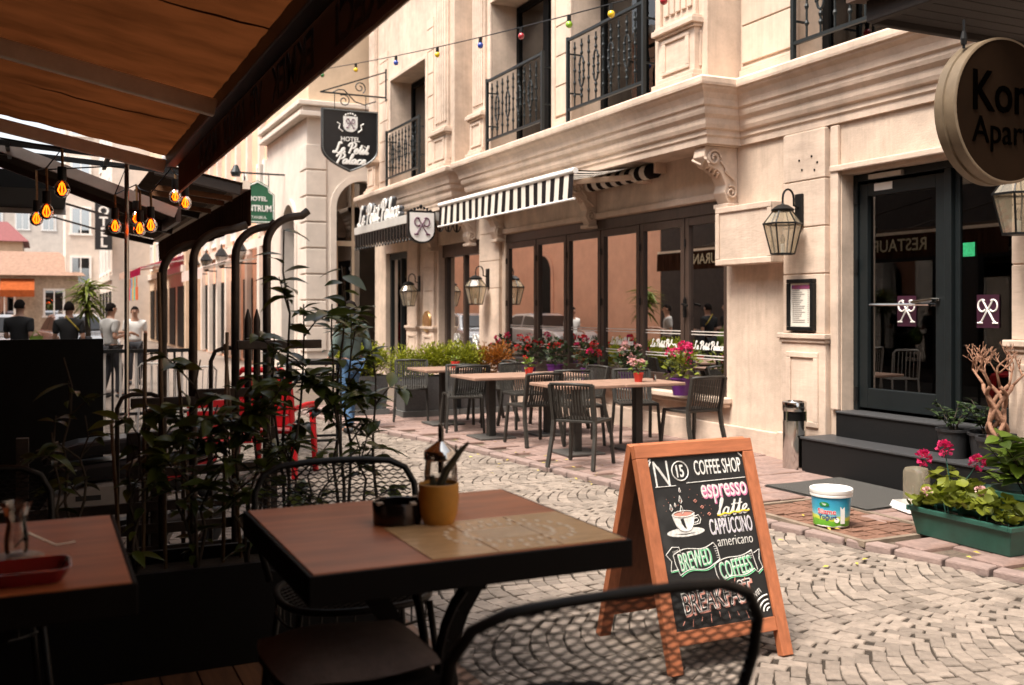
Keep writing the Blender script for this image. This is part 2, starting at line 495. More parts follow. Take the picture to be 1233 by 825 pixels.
# pavement along the hotel: kerb stones and pink pavers
SWZ = .042
bed = MB()
ys = [-1 + .5*i for i in range(48)]
vs = []
for y in ys: vs += [(kerb_x(y)+.1, y, SWZ-.02), (9.0, y, SWZ-.02)]
bed.add(vs, [(2*i, 2*i+1, 2*i+3, 2*i+2) for i in range(len(ys)-1)])
sidewalk = tag(bed.build('sidewalk', PAVE_BED), kind='structure')
y = 2.6
while y < 16.5:
    L = .31 + rng.uniform(-.04,.04)
    x0, x1 = kerb_x(y), kerb_x(y+L)
    a = math.atan2(x0-x1, L)
    mb = MB(); g = .008
    mb.box(-.058, .058, -L/2+g, L/2-g, -.12, rng.uniform(-.006,.004))
    o = mesh_obj('kerb_stone', mb.mesh('kerb_stone', KERB), sidewalk, world=TRS(((x0+x1)/2+.058, y+L/2, SWZ), (0, rng.uniform(-.04,.02), a)))
    bv = o.modifiers.new('b', 'BEVEL'); bv.width = .012; bv.segments = 2
    y += L
pm = []
for k in range(5):
    mb = MB(); h = rng.uniform(-.001,.001)
    vs = [(a*.196+rng.uniform(-.004,.004), b*.121+rng.uniform(-.004,.004), z) for z in (-.04, 0) for (a, b) in ((-1,-1),(1,-1),(1,1),(-1,1))]
    vs2 = [(v[0]*.965, v[1]*.94, .006) for v in vs[4:]]
    mb.add(vs + vs2, [(0,1,5,4),(1,2,6,5),(2,3,7,6),(3,0,4,7),(4,5,9,8),(5,6,10,9),(6,7,11,10),(7,4,8,11),(8,9,10,11)])
    pm.append(mb.mesh('paver', PAVER))
far_pavers = MB(); cnt = 0
r = 0; y = 3.3
while y < 16.0:
    x = kerb_x(y) + .13 + (.2 if r % 2 else 0) + .2
    while x < 7.25:
        if not (4.95 < x < 5.75 and 5.0 < y < 6.35):
            m = TRS((x, y, SWZ + rng.uniform(-.006, .004)), (rng.uniform(-.012,.012), rng.uniform(-.012,.012), rng.uniform(-.02,.02)))
            if cnt < 270:
                mesh_obj('paver', pm[rng.randrange(5)], sidewalk, world=m); cnt += 1
            else:
                b = len(far_pavers.v); far_pavers.box(-.194,.194,-.119,.119,-.04,.006)
                for i in range(b, len(far_pavers.v)): far_pavers.v[i] = tuple(m @ Vector(far_pavers.v[i]))
        x += .405
    y += .25; r += 1
tag(far_pavers.build('paver_field', PAVER, sidewalk), kind='stuff')
# a few fallen yellow leaves on the pavement
LITTER = M('fallen_leaf', (.45,.36,.05), .8, rand=.3)
lm = MB().add([(0,-.025,0),(.012,0,.004),(0,.028,.001),(-.012,0,.005)], [(0,1,2),(0,2,3)]).mesh('fallen_leaf', LITTER)
LB = MB()
for k in range(60):
    yy = rng.uniform(3.2, 11); xx = kerb_x(yy) + rng.gauss(.05, .35)
    zz = SWZ+.012 if xx > kerb_x(yy) else .012
    m = TRS((xx, yy, zz), (rng.uniform(-.3,.3), rng.uniform(-.3,.3), rng.uniform(0,6)))
    LB.add([m @ Vector(v) for v in ((0,-.022,0),(.011,0,.004),(0,.025,.001),(-.011,0,.005))], [(0,1,2),(0,2,3)])
tag(LB.build('fallen_leaves', LITTER), 'small yellow fallen leaves scattered along the kerb', 'leaves', kind='stuff')

# brick-grid utility cover under the tub
GRID = M('rust_brick', (.17,.085,.055), .8, var=.3, scale=20, bump=.3, rand=.15)
cov = thing('utility_cover', 'brown brick-filled utility cover set in the pavement under the yogurt tub', 'cover', (5.35, 5.68, SWZ))
MB().box(4.97,5.73,5.02,6.33,SWZ-.03,SWZ-.012).build('base', JOINT, cov)
fr = MB()
for (a,b,c,d) in ((4.95,5.75,5.0,5.045),(4.95,5.75,6.305,6.35),(4.95,4.995,5.045,6.305),(5.705,5.75,5.045,6.305)): fr.box(a,b,c,d,SWZ-.03,SWZ+.008)
fr.build('rim', M('stone_rim', (.20,.15,.11), .85, var=.3, bump=.2), cov)
bm_ = MB().box(-.052,.052,-.05,.05,-.02,.004).mesh('brick', GRID)
for i in range(6):
    for k in range(11):
        mesh_obj('brick', bm_, cov, world=TRS((5.055+i*.118, 5.108+k*.1145, SWZ-.004+rng.uniform(-.006,.002)), (rng.uniform(-.04,.04),rng.uniform(-.04,.04),0)))
# small round drain cover by the pavement
dr = MB(); dr.lathe([(.0001,.012),(.13,.012),(.15,.008),(.15,-.01)], 24, (5.55, 7.05, SWZ), cap=False)
tag(dr.build('drain_lid', M('pale_concrete', (.42,.36,.30), .85, var=.15, bump=.2), smooth=True), 'pale round concrete drain lid near the steps', 'drain lid')
# ------------------------------------------------------------------ hotel
hotel = thing('hotel_building', 'beige stone hotel with balconies, cornice and ground-floor restaurant windows', 'hotel', (7.0, 13.0, 0))
T0 = 7.45
wl = MB()
def wbox(y0, y1, z0, z1, x0=7.0, x1=T0): wl.box(x0, x1, y0, y1, z0, z1)
wbox(-14.0, 5.48, 0, 3.43)                    # right of the glass door; unseen stretch added to darken the terrace
wbox(5.48, 7.36, 2.90, 3.43)
wbox(7.36, 9.15, 0, 3.43)
wbox(9.15, 15.10, 0, .60); wbox(9.15, 15.10, 2.84, 3.43)
wbox(15.10, 16.20, 0, 3.43)
wbox(16.20, 18.20, 2.84, 3.43)
wbox(18.20, 19.95, 0, 3.43)
wbox(19.95, 21.5, 2.84, 3.43); wbox(21.5, 22.3, 0, 3.43)
wl.build('ground_floor_wall', STONE, hotel)
# dark rooms behind the glass
rm = MB()
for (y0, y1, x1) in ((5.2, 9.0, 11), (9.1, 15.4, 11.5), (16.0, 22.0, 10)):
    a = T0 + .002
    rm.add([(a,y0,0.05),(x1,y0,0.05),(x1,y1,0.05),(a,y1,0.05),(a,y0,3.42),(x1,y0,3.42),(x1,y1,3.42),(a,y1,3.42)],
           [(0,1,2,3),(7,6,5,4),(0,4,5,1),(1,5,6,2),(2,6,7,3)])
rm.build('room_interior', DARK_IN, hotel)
# skirting and base courses
for (y0, y1) in ((-5,4.76),(8.18,9.12),(9.12,15.15)):
    MB().box(6.955, 7.0, y0+.003, y1-.003, .03, .30).build('skirting', STONE_TRIM, hotel, bevel=.01)
# cornice swept along the plan, wrapping the two bays
BAYX = 6.55
path = [(7.0,-14.0),(7.0,8.90),(BAYX,8.90),(BAYX,15.45),(7.0,15.45),(7.0,16.25),(BAYX,16.25),(BAYX,21.25),(7.0,21.25),(7.0,22.3)]
prof = [(0,3.40),(.035,3.40),(.035,3.47),(.055,3.49),(.055,3.545),(.085,3.56),(.10,3.60),(.105,3.66),(.14,3.70),(.15,3.735),(.15,3.77),(.175,3.79),(.185,3.85),(.215,3.91),(.255,3.945),(.262,3.965),(.285,3.975),(.29,4.0),(.29,4.05),(.26,4.075),(0,4.085)]
def sweep(path, prof):
    mb = MB(); n = len(path); m = len(prof)
    for i in range(n):
        def nrm(a, b):
            d = Vector((b[0]-a[0], b[1]-a[1])).normalized(); return Vector((-d.y, d.x))
        if i == 0: v = nrm(path[0], path[1])
        elif i == n-1: v = nrm(path[-2], path[-1])
        else:
            a, b = nrm(path[i-1], path[i]), nrm(path[i], path[i+1])
            v = (a+b); v = v / (1 + a.dot(b))
        for (o, z) in prof: mb.v.append((path[i][0]+v.x*o, path[i][1]+v.y*o, z))
    for i in range(n-1):
        for k in range(m-1):
            mb.f.append((i*m+k, (i+1)*m+k, (i+1)*m+k+1, i*m+k+1))
    return mb
sweep(path, prof).build('cornice', STONE_TRIM, hotel)
sl = MB()
sl.box(6.995, T0, -14.0, 22.3, 3.432, 4.07)
sl.box(BAYX-.005, 6.99, 8.905, 15.445, 3.41, 4.07)
sl.box(BAYX-.005, 6.99, 16.255, 21.245, 3.41, 4.07)
sl.build('floor_slab', STONE, hotel)
# upper wall: bays with balcony doors
ZU = 8.6
uw = MB()
def ubox(x, y0, y1, z0=4.06, z1=ZU): uw.box(x, 7.6, y0, y1, z0, z1)
ubox(BAYX, 8.90, 9.86); ubox(BAYX, 11.93, 12.50); ubox(BAYX, 14.62, 15.45)
ubox(BAYX, 9.86, 11.93, 6.5); ubox(BAYX, 12.50, 14.62, 6.5)
ubox(7.0, 15.45, 16.25)
ubox(BAYX, 16.25, 17.62); ubox(BAYX, 19.72, 21.25); ubox(BAYX, 17.62, 19.72, 6.3)
ubox(7.0, 21.25, 22.3)
ubox(7.0, 7.95, 8.90); ubox(7.0, -14.0, 5.9); ubox(7.0, 5.9, 7.95, 6.5)  # southern stretch is unseen, added to cut sky light on the terrace
uw.build('upper_wall', STONE, hotel)
MB().box(7.45, 7.56, 2.1, 22.2, 4.08, ZU-.2).build('upper_room', DARK_IN, hotel)
rf = MB().box(6.3, 14, -14.2, 22.4, ZU, ZU+.3).build('roof', STONE_TRIM, hotel)
bk = MB().box(7.6, 14, -14.0, 22.29, 3.5, ZU).build('rear_wall', STONE, hotel)
# rusticated courses on the upper piers
def courses(x, y0, y1, z0, z1, h=.42, proud=.022):
    z = z0
    while z < z1 - .05:
        t = min(z+h-.016, z1)
        MB().box(x-proud, x+.01, y0, y1, z, t).build('stone_block', STONE_BLOCK, hotel, bevel=.006)
        z += h
courses(7.0, 7.98, 8.86, 4.30, 7.0)
courses(BAYX, 11.97, 12.46, 4.30, 7.0)
courses(BAYX, 17.26, 17.60, 4.30, 7.0)
courses(BAYX, 19.95, 20.5, 4.30, 7.0)
courses(7.0, 4.2, 5.8, 4.30, 6.2)
courses(7.0, 15.5, 16.2, 4.1, 7.0)
for (x, y0, y1) in ((7.0,7.97,8.87),(BAYX,11.96,12.47),(BAYX,17.26,17.6),(7.0,4.2,5.8)):
    pl = MB(); pl.box(x-.05, x, y0, y1, 4.09, 4.22); pl.box(x-.035, x, y0+.01, y1-.01, 4.22, 4.26)
    pl.build('plinth_moulding', STONE_TRIM, hotel, bevel=.008)
# pedestals with fluted pilasters above
def pedestal(y0, y1, x, side=True, xb=7.0):
    p = MB()
    p.box(x-.16, xb if side else x, y0-.05, y1+.05, 4.075, 4.17)
    p.box(x-.12, xb if side else x, y0-.02, y1+.02, 4.17, 4.23)
    p.box(x-.09, xb if side else x, y0, y1, 4.23, 4.70)
    p.box(x-.12, xb if side else x, y0-.025, y1+.025, 4.70, 4.735)
    p.box(x-.16, xb if side else x, y0-.05, y1+.05, 4.735, 4.80)
    p.box(x-.13, xb if side else x, y0-.03, y1+.03, 4.80, 4.83)
    o = p.build('pedestal', STONE_TRIM, hotel, bevel=.008)
    def rim(mb, f):
        for (a, b, c, d) in ((.12,.88,.08,.16),(.12,.88,.84,.92),(.12,.22,.16,.84),(.78,.88,.16,.84)): f(mb, a, b, c, d)
    q = MB()
    rim(q, lambda mb,a,b,c,d: mb.box(x-.11, x-.089, y0+(y1-y0)*a, y0+(y1-y0)*b, 4.23+.47*c, 4.23+.47*d))
    if side:
        xl = x-.09
        rim(q, lambda mb,a,b,c,d: mb.box(xl+(xb-xl)*a, xl+(xb-xl)*b, y0-.02, y0+.001, 4.23+.47*c, 4.23+.47*d))
    q.build('panel_moulding', STONE_TRIM, o, bevel=.006)
    s = MB()
    s.box(x-.05, x, y0+.04, y1-.04, 4.83, ZU-.3)
    nf = 5
    for k in range(nf):
        a = y0+.07 + (y1-y0-.14)*(k+.5)/nf; wd = (y1-y0-.14)/nf*.36
        s.box(x-.075, x-.049, a-wd, a+wd, 4.95, ZU-.35)
    s.build('fluted_pilaster', STONE_TRIM, hotel, bevel=.008)
pedestal(9.02, 9.72, BAYX)
pedestal(14.80, 15.36, BAYX)
pedestal(16.42, 17.12, BAYX)
pedestal(20.6, 21.15, BAYX)
# window surrounds and balcony doors
def balcony_door(x, y0, y1, z1, recess=.28):
    s = MB(); t = .10
    for (a, b, c, d) in ((y0-.02-t, y0-.02, 4.09, z1+t),(y1+.02, y1+.02+t, 4.09, z1+t),(y0-.019, y1+.019, z1+.02, z1+t)):
        s.box(x-.045, x, a, b, c, d)
    s.build('window_surround', STONE_TRIM, hotel, bevel=.01)
    f = MB(); xf = x + recess
    n = 2; ww = (y1-y0)/n
    f.box(xf, xf+.07, y0, y1, z1-.10, z1-.002); f.box(xf, xf+.07, y0, y1, 4.08, 4.2)
    for k in range(n):
        a = y0 + k*ww
        f.box(xf-.004, xf+.074, a+.001, a+.09, 4.2, z1-.1); f.box(xf-.004, xf+.074, a+ww-.09, a+ww-.001, 4.2, z1-.1)
    o = f.build('balcony_door', BLACKP, hotel)
    for k in range(n):
        a = y0 + k*ww
        MB().box(xf+.03, xf+.036, a+.092, a+ww-.092, 4.202, z1-.102).build('pane', CURT_GLASS, o)
    c = MB()
    for k in range(n):
        a = y0 + k*ww
        vs, fs = grid(24, 1, lambda u, v: (xf+.10+.02*math.sin(u*50), a+.05+u*(ww-.1), 4.1+v*(z1-4.15)))
        c.add(vs, fs)
    c.build('curtain', CURTAIN, o, smooth='all')
balcony_door(BAYX, 9.88, 11.91, 6.48, .42)
balcony_door(BAYX, 12.52, 14.60, 6.48, .42)
balcony_door(BAYX, 17.64, 19.70, 6.28, .42)
balcony_door(7.0, 5.92, 7.93, 6.48)
# wrought-iron railings
bal = MB()
bal.tube([(0,0,0),(0,0,.93)], .012, 5)
balA = MB(); balA.tube([(0,0,0),(0,0,.93)], .012, 5)
for z in (.16,.34,.52,.70,.84): balA.ball((0,0,z), .023, 6, 4, (1,1,1.6))
bal_a = balA.mesh('baluster', IRON)
balB = MB(); balB.tube([(0,0,0),(0,0,.26)], .012, 5); balB.tube([(0,0,.68),(0,0,.93)], .012, 5)
ov = [(0, .055*math.copysign(abs(math.sin(a))**.7, math.sin(a)), .47+.21*math.copysign(abs(math.cos(a))**.8, math.cos(a))) for a in [2*PI*i/20 for i in range(20)]]
balB.tube(ov, .014, 5, closed=True)
for z in (.12,.21,.73,.84): balB.ball((0,0,z), .024, 6, 4, (1,1,1.5))
for s_ in (-1,1):
    for z in (.36,.47,.58): balB.ball((0, s_*.055, z), .023, 6, 4, (1,1,1.3))
bal_b = balB.mesh('baluster', IRON)
def railing(x, y0, y1):
    r_ = MB()
    z0, z1 = 4.26, 5.24
    r_.box(x-.02, x+.02, y0+.02, y1-.02, z1-.035, z1); r_.box(x-.018, x+.018, y0+.02, y1-.02, z0, z0+.035)
    for yy in (y0, y1):
        r_.box(x-.022, x+.022, yy-.022, yy+.022, 4.075, z1+.02)
        r_.beam((x, yy, z1-.2), (x+.2, yy, z1-.2), .02, .02); r_.beam((x, yy, z0+.25), (x+.2, yy, z0+.25), .02, .02)
    o = r_.build('railing', IRON, hotel)
    n = 9
    for k in range(n):
        yy = y0 + (y1-y0)*(k+1)/(n+1)
        mesh_obj('baluster', bal_b if k % 2 else bal_a, o, world=TRS((x, yy, z0+.03), s=(1,1,.93)))
railing(BAYX-.13, 9.97, 11.84); railing(BAYX-.13, 12.60, 14.54); railing(BAYX-.13, 17.70, 19.66); railing(6.87, 5.95, 7.90)
# scroll brackets under the bays
def bracket(y, x1=7.0, x0=BAYX+.02, wd=.24):
    b = MB()
    def spiral(cx, cz, r0, turns, start, sg):
        return [(cx+r0*(1-.8*t)*math.cos(start+sg*t*turns*2*PI), cz+r0*(1-.8*t)*math.sin(start+sg*t*turns*2*PI)) for t in [i/26 for i in range(27)]]
    L = x1 - x0
    top = 3.39; s_ = [(x0, top), (x1, top), (x1, top-.62), (x1-.12, top-.62), (x1-.18, top-.50), (x1-.16, top-.42), (x1-.22, top-.30), (x0+.16, top-.26), (x0+.04, top-.22), (x0-.03, top-.12)]
    b.prism(s_, lambda p, q, c: (p, c, q), y-wd/2+.02, y+wd/2-.02)
    b.box(x0-.03, x1, y-wd/2-.03, y+wd/2+.03, top-.001, top+.018)
    b.box(x1-.16, x1, y-wd/2-.01, y+wd/2+.01, top-.67, top-.62)
    o = b.build('scroll_bracket', STONE_TRIM, hotel, bevel=.015)
    v = MB()
    for yy in (y-wd/2, y+wd/2):
        v.tube([(p, yy, q) for (p, q) in spiral(x0+.10, top-.13, .095, 1.6, 0, 1)], .016, 6)
        v.tube([(p, yy, q) for (p, q) in spiral(x1-.10, top-.50, .075, 1.5, 2, -1)], .014, 6)
        v.tube([(x0+.19, yy, top-.16), (x0+.26, yy, top-.24), (x1-.18, yy, top-.27), (x1-.06, yy, top-.36)], .014, 6)
    for k in range(5):
        v.tube([(x0-.02+.05*k, y-wd/2+.05*k*.2, top-.14-.035*k), (x0+.02+.05*k, y, top-.2-.03*k), (x0-.02+.05*k, y+wd/2-.05*k*.2, top-.14-.035*k)], .018, 6)
    v.build('carving', STONE_TRIM, o, smooth=True)
bracket(9.06); bracket(15.25); bracket(16.45); bracket(12.15, wd=.2); bracket(18.35)

# restaurant windows
wf = MB()
X0, X1 = 7.02, 7.10
wf.box(X0-.01, X1+.01, 9.153, 15.097, 2.70, 2.838); wf.box(X0-.01, X1+.01, 9.153, 15.097, .602, .70)
YM = [9.15, 10.0, 11.0, 12.0, 13.0, 14.0, 15.1]
wframe = wf.build('window_frame', WOOD_FRAME, hotel, bevel=.006)
for i in range(6):
    a, b = YM[i]+.012, YM[i+1]-.012
    f = MB()
    f.box(X0, X1, a, a+.075, .702, 2.698); f.box(X0, X1, b-.075, b, .702, 2.698)
    f.box(X0+.002, X1-.002, a+.076, b-.076, 2.60, 2.697); f.box(X0+.002, X1-.002, a+.076, b-.076, .703, .80)
    o = f.build('window_sash', WOOD_FRAME, hotel, bevel=.004)
    MB().box(7.055, 7.063, a+.077, b-.077, .802, 2.598).build('pane', WIN_GLASS, o)
    st = MB()
    for z in (1.01, 1.045, 1.29, 1.325): st.box(7.0528, 7.0545, a+.08, b-.08, z, z+.012)
    st.build('frosted_stripe', M('frost%d' % i, (.55,.50,.46), .7), o)
    if i < 4: script('window_lettering', 'Le Petit Palace', .58, .10, .0075, TRS((7.0535, (a+b)/2, 1.17), FACE_NX), LETTER, o, thick=.1)
    h = MB()
    for z in (.95, 1.65, 2.35): h.tube([(X0-.012, b-.01, z), (X0-.012, b-.01, z+.09)], .012, 6)
    h.build('hinge', BLACK_METAL, o)
hd = MB(); hd.box(6.985, 7.02, 9.955, 9.985, 1.50, 1.72); hd.beam((6.96,9.97,1.66),(6.96,9.86,1.64),.02,.025); hd.beam((7.0,9.97,1.66),(6.96,9.97,1.66),.02,.02)
hd.build('window_handle', BLACK_METAL, wframe)
sill = MB(); sill.box(6.86, 7.0, 9.05, 15.2, .535, .598); sill.box(6.9, 7.0, 9.08, 15.17, .49, .534)
sill.build('window_sill', STONE_TRIM, hotel, bevel=.01)
hm = MB(); hm.box(6.965, 7.0, 9.05, 15.2, 2.85, 2.93)
hm.build('head_moulding', STONE_TRIM, hotel, bevel=.012)
# hotel entrance
ef = MB()
for (a, b) in ((16.22,16.34),(17.14,17.24),(18.06,18.18)): ef.box(7.12, 7.22, a, b, .08, 2.60)
ef.box(7.08, 7.24, 16.21, 18.19, 2.60, 2.835); ef.box(7.12, 7.22, 16.34, 17.14, .08, .2); ef.box(7.12, 7.22, 17.24, 18.06, .08, .2)
eo = ef.build('entrance_door', WOOD_FRAME, hotel, bevel=.006)
for (a, b) in ((16.342,17.138),(17.242,18.058)): MB().box(7.165, 7.173, a, b, .202, 2.598).build('pane', WIN_GLASS, eo)
MB().box(6.7, 7.3, 16.1, 18.3, .05, .13).build('entrance_step', GRANITE, hotel)
def emblem(mb, c, s, ex, ey, r):
    c, ex, ey = Vector(c), Vector(ex), Vector(ey)
    P = lambda a, b: c + ex*a*s + ey*b*s
    for m in (-1, 1):
        mb.tube([P(m*-.42,-.5), P(m*-.30,-.42), P(m*.22,.42), P(m*.30,.5)], r, 5)
        lp = [P(m*(.27+.20*math.cos(t)), .24+.25*math.sin(t)) for t in [2.2-i*.42 for i in range(12)]]
        mb.tube(lp, r, 5)
        mb.tube([P(m*-.5,-.5), P(m*-.24,-.5)], r, 4)
    return mb
for yy in (16.74, 17.65):
    emblem(MB(), (7.163, yy, 1.0), .26, (0,-1,0), (0,0,1), .011).build('door_emblem', LETTER, eo)
# narrow shopfront at the far end
sf = MB()
for (a, b) in ((19.96,20.06),(20.7,20.78),(21.4,21.49)): sf.box(7.1, 7.2, a, b, .08, 2.7)
sf.box(7.09, 7.21, 19.96, 21.49, 2.70, 2.835)
so = sf.build('shopfront', GREY_FRAME, hotel)
for (a, b) in ((20.062,20.698),(20.782,21.398)): MB().box(7.14, 7.147, a, b, .08, 2.698).build('pane', WIN_GLASS, so)
# pilasters flanking the entrance
def flat_pilaster(y0, y1, proud=.07, base=1.30):
    p = MB()
    zs = [base+.05, 1.95, 2.42, 2.89, 3.385]
    for a, b in zip(zs, zs[1:]): p.box(7.0-proud, 7.0, y0+.02, y1-.02, a+.006, b-.006)
    p.box(7.0-proud+.012, 7.0, y0+.03, y1-.03, base+.05, 3.39)
    o = p.build('pilaster', STONE_TRIM, hotel, bevel=.006)
    q = MB()
    q.box(7.0-proud-.05, 7.0, y0-.03, y1+.03, base, base+.055); q.box(7.0-proud-.03, 7.0, y0-.015, y1+.015, base-.04, base)
    q.box(7.0-proud-.012, 7.0, y0, y1, .33, base-.04); q.box(7.0-proud-.05, 7.0, y0-.03, y1+.03, .04, .33)
    q.build('pilaster_base', STONE_TRIM, o, bevel=.01)
    m = MB(); x = 7.0-proud-.012
    for (a, b, c, d) in ((.14,.86,.84,.90),(.14,.86,.10,.16),(.14,.24,.16,.84),(.76,.86,.16,.84)):
        m.box(x-.018, x+.002, y0+(y1-y0)*a, y0+(y1-y0)*b, .33+(base-.37)*c, .33+(base-.37)*d)
    m.build('panel_moulding', STONE_TRIM, o, bevel=.006)
flat_pilaster(7.50, 8.14); flat_pilaster(4.82, 5.46); flat_pilaster(15.22, 16.08, .06, .55); flat_pilaster(18.30, 18.95, .06, 1.2); flat_pilaster(19.25, 19.9, .06, 1.2)
lj = MB(); lj.box(6.955, 7.0, 7.37, 7.47, .62, 3.38); lj.box(6.94, 7.0, 4.9, 7.47, 2.93, 2.99)
lj.build('door_surround', STONE_TRIM, hotel, bevel=.01)
hl = MB()
for (y_, z_) in ((7.62,3.05),(7.70,3.12),(7.88,3.10),(7.66,2.98),(7.84,3.0)): hl.tube([(6.925,y_,z_),(6.935,y_,z_)], .012, 8)
hl.build('fixing_hole', BLACKP, hotel)
# glass door with side light, up two granite steps
df = MB(); xd0, xd1 = 7.16, 7.25
df.box(xd0-.02, xd1+.02, 7.30, 7.357, .622, 2.897); df.box(xd0-.02, xd1+.02, 5.485, 5.54, .622, 2.897); df.box(xd0-.02, xd1+.02, 5.541, 7.299, 2.83, 2.897)
df.box(xd0-.022, xd1+.022, 6.20, 6.275, .622, 2.829)
do = df.build('door_frame', GREY_FRAME, hotel, bevel=.006)
dl = MB()
dl.box(xd0, xd1, 7.19, 7.295, .65, 2.80); dl.box(xd0, xd1, 6.28, 6.385, .65, 2.80); dl.box(xd0+.001, xd1-.001, 6.386, 7.189, 2.68, 2.80); dl.box(xd0+.001, xd1-.001, 6.386, 7.189, .65, .84)
door = dl.build('door', GREY_FRAME, hotel, bevel=.006)
MB().box(7.20, 7.208, 6.387, 7.188, .842, 2.678).build('pane', DOOR_GLASS, door)
s2 = MB(); s2.box(xd0+.02, xd1-.02, 5.545, 5.60, .65, 2.82); s2.box(xd0+.02, xd1-.02, 6.145, 6.195, .65, 2.82); s2.box(xd0+.021, xd1-.021, 5.6, 6.145, 2.74, 2.82); s2.box(xd0+.021, xd1-.021, 5.6, 6.145, .65, .78)
side = s2.build('side_light', GREY_FRAME, hotel, bevel=.006)
MB().box(7.20, 7.208, 5.602, 6.143, .782, 2.738).build('pane', DOOR_GLASS, side)
hb = MB(); hb.tube([(7.12,7.12,1.64),(7.12,6.42,1.64)], .013, 8); hb.tube([(7.16,7.10,1.64),(7.12,7.10,1.64)], .012, 6); hb.tube([(7.16,6.36,1.68),(7.09,6.36,1.68),(7.09,6.58,1.66)], .017, 8); hb.lathe([(.03,0),(.03,.02)], 14, (7.155,6.36,1.67))
hb.build('door_handle', CHROME, door, smooth=True)
hg = MB()
for z in (.72, 1.95, 2.62): hg.tube([(7.135,7.31,z),(7.135,7.31,z+.13)], .02, 8)
hg.build('hinge', BLACK_METAL, door, smooth=True)
cl = MB(); cl.box(7.10,7.155,6.72,7.12,2.83,2.875); cl.build('door_closer', ALU, do)
MB().box(7.154, 7.159, 6.88, 7.10, 2.72, 2.79).build('notice_strip', WHITE, door)
for (yy, zz, nm) in ((6.74,1.58,door),(5.87,1.58,side)):
    MB().box(7.190, 7.1935, yy-.11, yy+.11, zz-.14, zz+.14).build('plum_sticker', M('plum_sticker', (.035,.008,.02), .4), nm)
    emblem(MB(), (7.188, yy, zz), .20, (0,-1,0), (0,0,1), .008).build('door_emblem', LETTER, nm)
gs = MB(); gs.box(7.190,7.193,6.0,6.12,2.05,2.17); gs.build('green_sticker', M('green_sticker', (.02,.30,.12), .5, var=.4, scale=40), side)
stp = MB(); stp.box(6.60, 7.5, 4.95, 7.47, .04, .352); 
st1 = stp.build('lower_step', GRANITE, hotel, bevel=.004)
MB().box(6.585, 7.0, 4.94, 7.485, .353, .375).build('tread', GRANITE_TOP, st1, bevel=.006)
stq = MB(); stq.box(6.92, 7.45, 5.0, 7.355, .376, .598)
st2 = stq.build('upper_step', GRANITE, hotel, bevel=.004)
MB().box(6.905, 7.46, 4.99, 7.352, .599, .62).build('tread', GRANITE_TOP, st2, bevel=.006)
# blank light box on the wall
bx = thing('sign_box', 'blank beige framed box sign projecting from the hotel wall beside the lantern', 'sign', (6.9, 8.7, 2.08))
MB().box(6.80, 6.998, 8.14, 9.08, 2.08, 2.72).build('case', STONE_TRIM, bx, bevel=.012)
bf = MB()
for (a,b,c,d) in ((8.14,9.08,2.655,2.72),(8.14,9.08,2.08,2.145),(8.14,8.205,2.146,2.654),(9.015,9.08,2.146,2.654)): bf.box(6.782,6.799,a,b,c,d)
bf.build('frame', STONE_TRIM, bx, bevel=.008)
# menu case
mc = thing('menu_case', 'black framed menu under glass on the pilaster below the lantern', 'menu', (6.9, 7.82, 1.40))
mf = MB()
for (a,b,c,d) in ((7.63,8.01,1.86,1.90),(7.63,8.01,1.38,1.42),(7.63,7.67,1.421,1.859),(7.97,8.01,1.421,1.859)): mf.box(6.872,6.928,a,b,c,d)
mf.build('frame', BLACK_METAL, mc, bevel=.005)
MB().box(6.895,6.915,7.672,7.968,1.422,1.858).build('menu_sheet', M('menu_paper', (.70,.66,.58), .6, var=.05), mc)
MB().box(6.892,6.8945,7.69,7.95,1.80,1.84).build('header_band', M('header_red', (.30,.03,.04), .6, c2=(.05,.05,.18), scale=9), mc)
pr = MB()
for k in range(17):
    z = 1.785 - k*.02
    pr.box(6.892,6.8945, 7.78+rng.uniform(-.03,.06), 7.94, z, z+.006)
    pr.box(6.892,6.8945, 7.70, 7.72, z, z+.006)
pr.build('print', M('menu_print', (.25,.23,.21), .7), mc)
# round plaque beside the entrance
pq = thing('round_plaque', 'small round brass-coloured plaque on the pillar beside the hotel entrance', 'plaque', (6.93, 18.62, 1.35))
v = MB(); v.lathe([(.0001,.03),(.19,.03),(.21,.02),(.22,0)], 24, cap=False)
v.build('disc', M('plaque_brown', (.30,.15,.06), .4, metal=.3, var=.3, scale=20), pq, smooth=True, xf=Matrix.Translation((6.93,18.62,1.35)) @ Matrix.Rotation(R(-90),4,'Y') )
v = MB(); v.tube([(6.905,18.62+.20*math.cos(a),1.35+.20*math.sin(a)) for a in [2*PI*i/24 for i in range(24)]], .012, 6, closed=True); v.build('rim', M('brass', (.5,.33,.13), .35, metal=.8), pq, smooth=True)
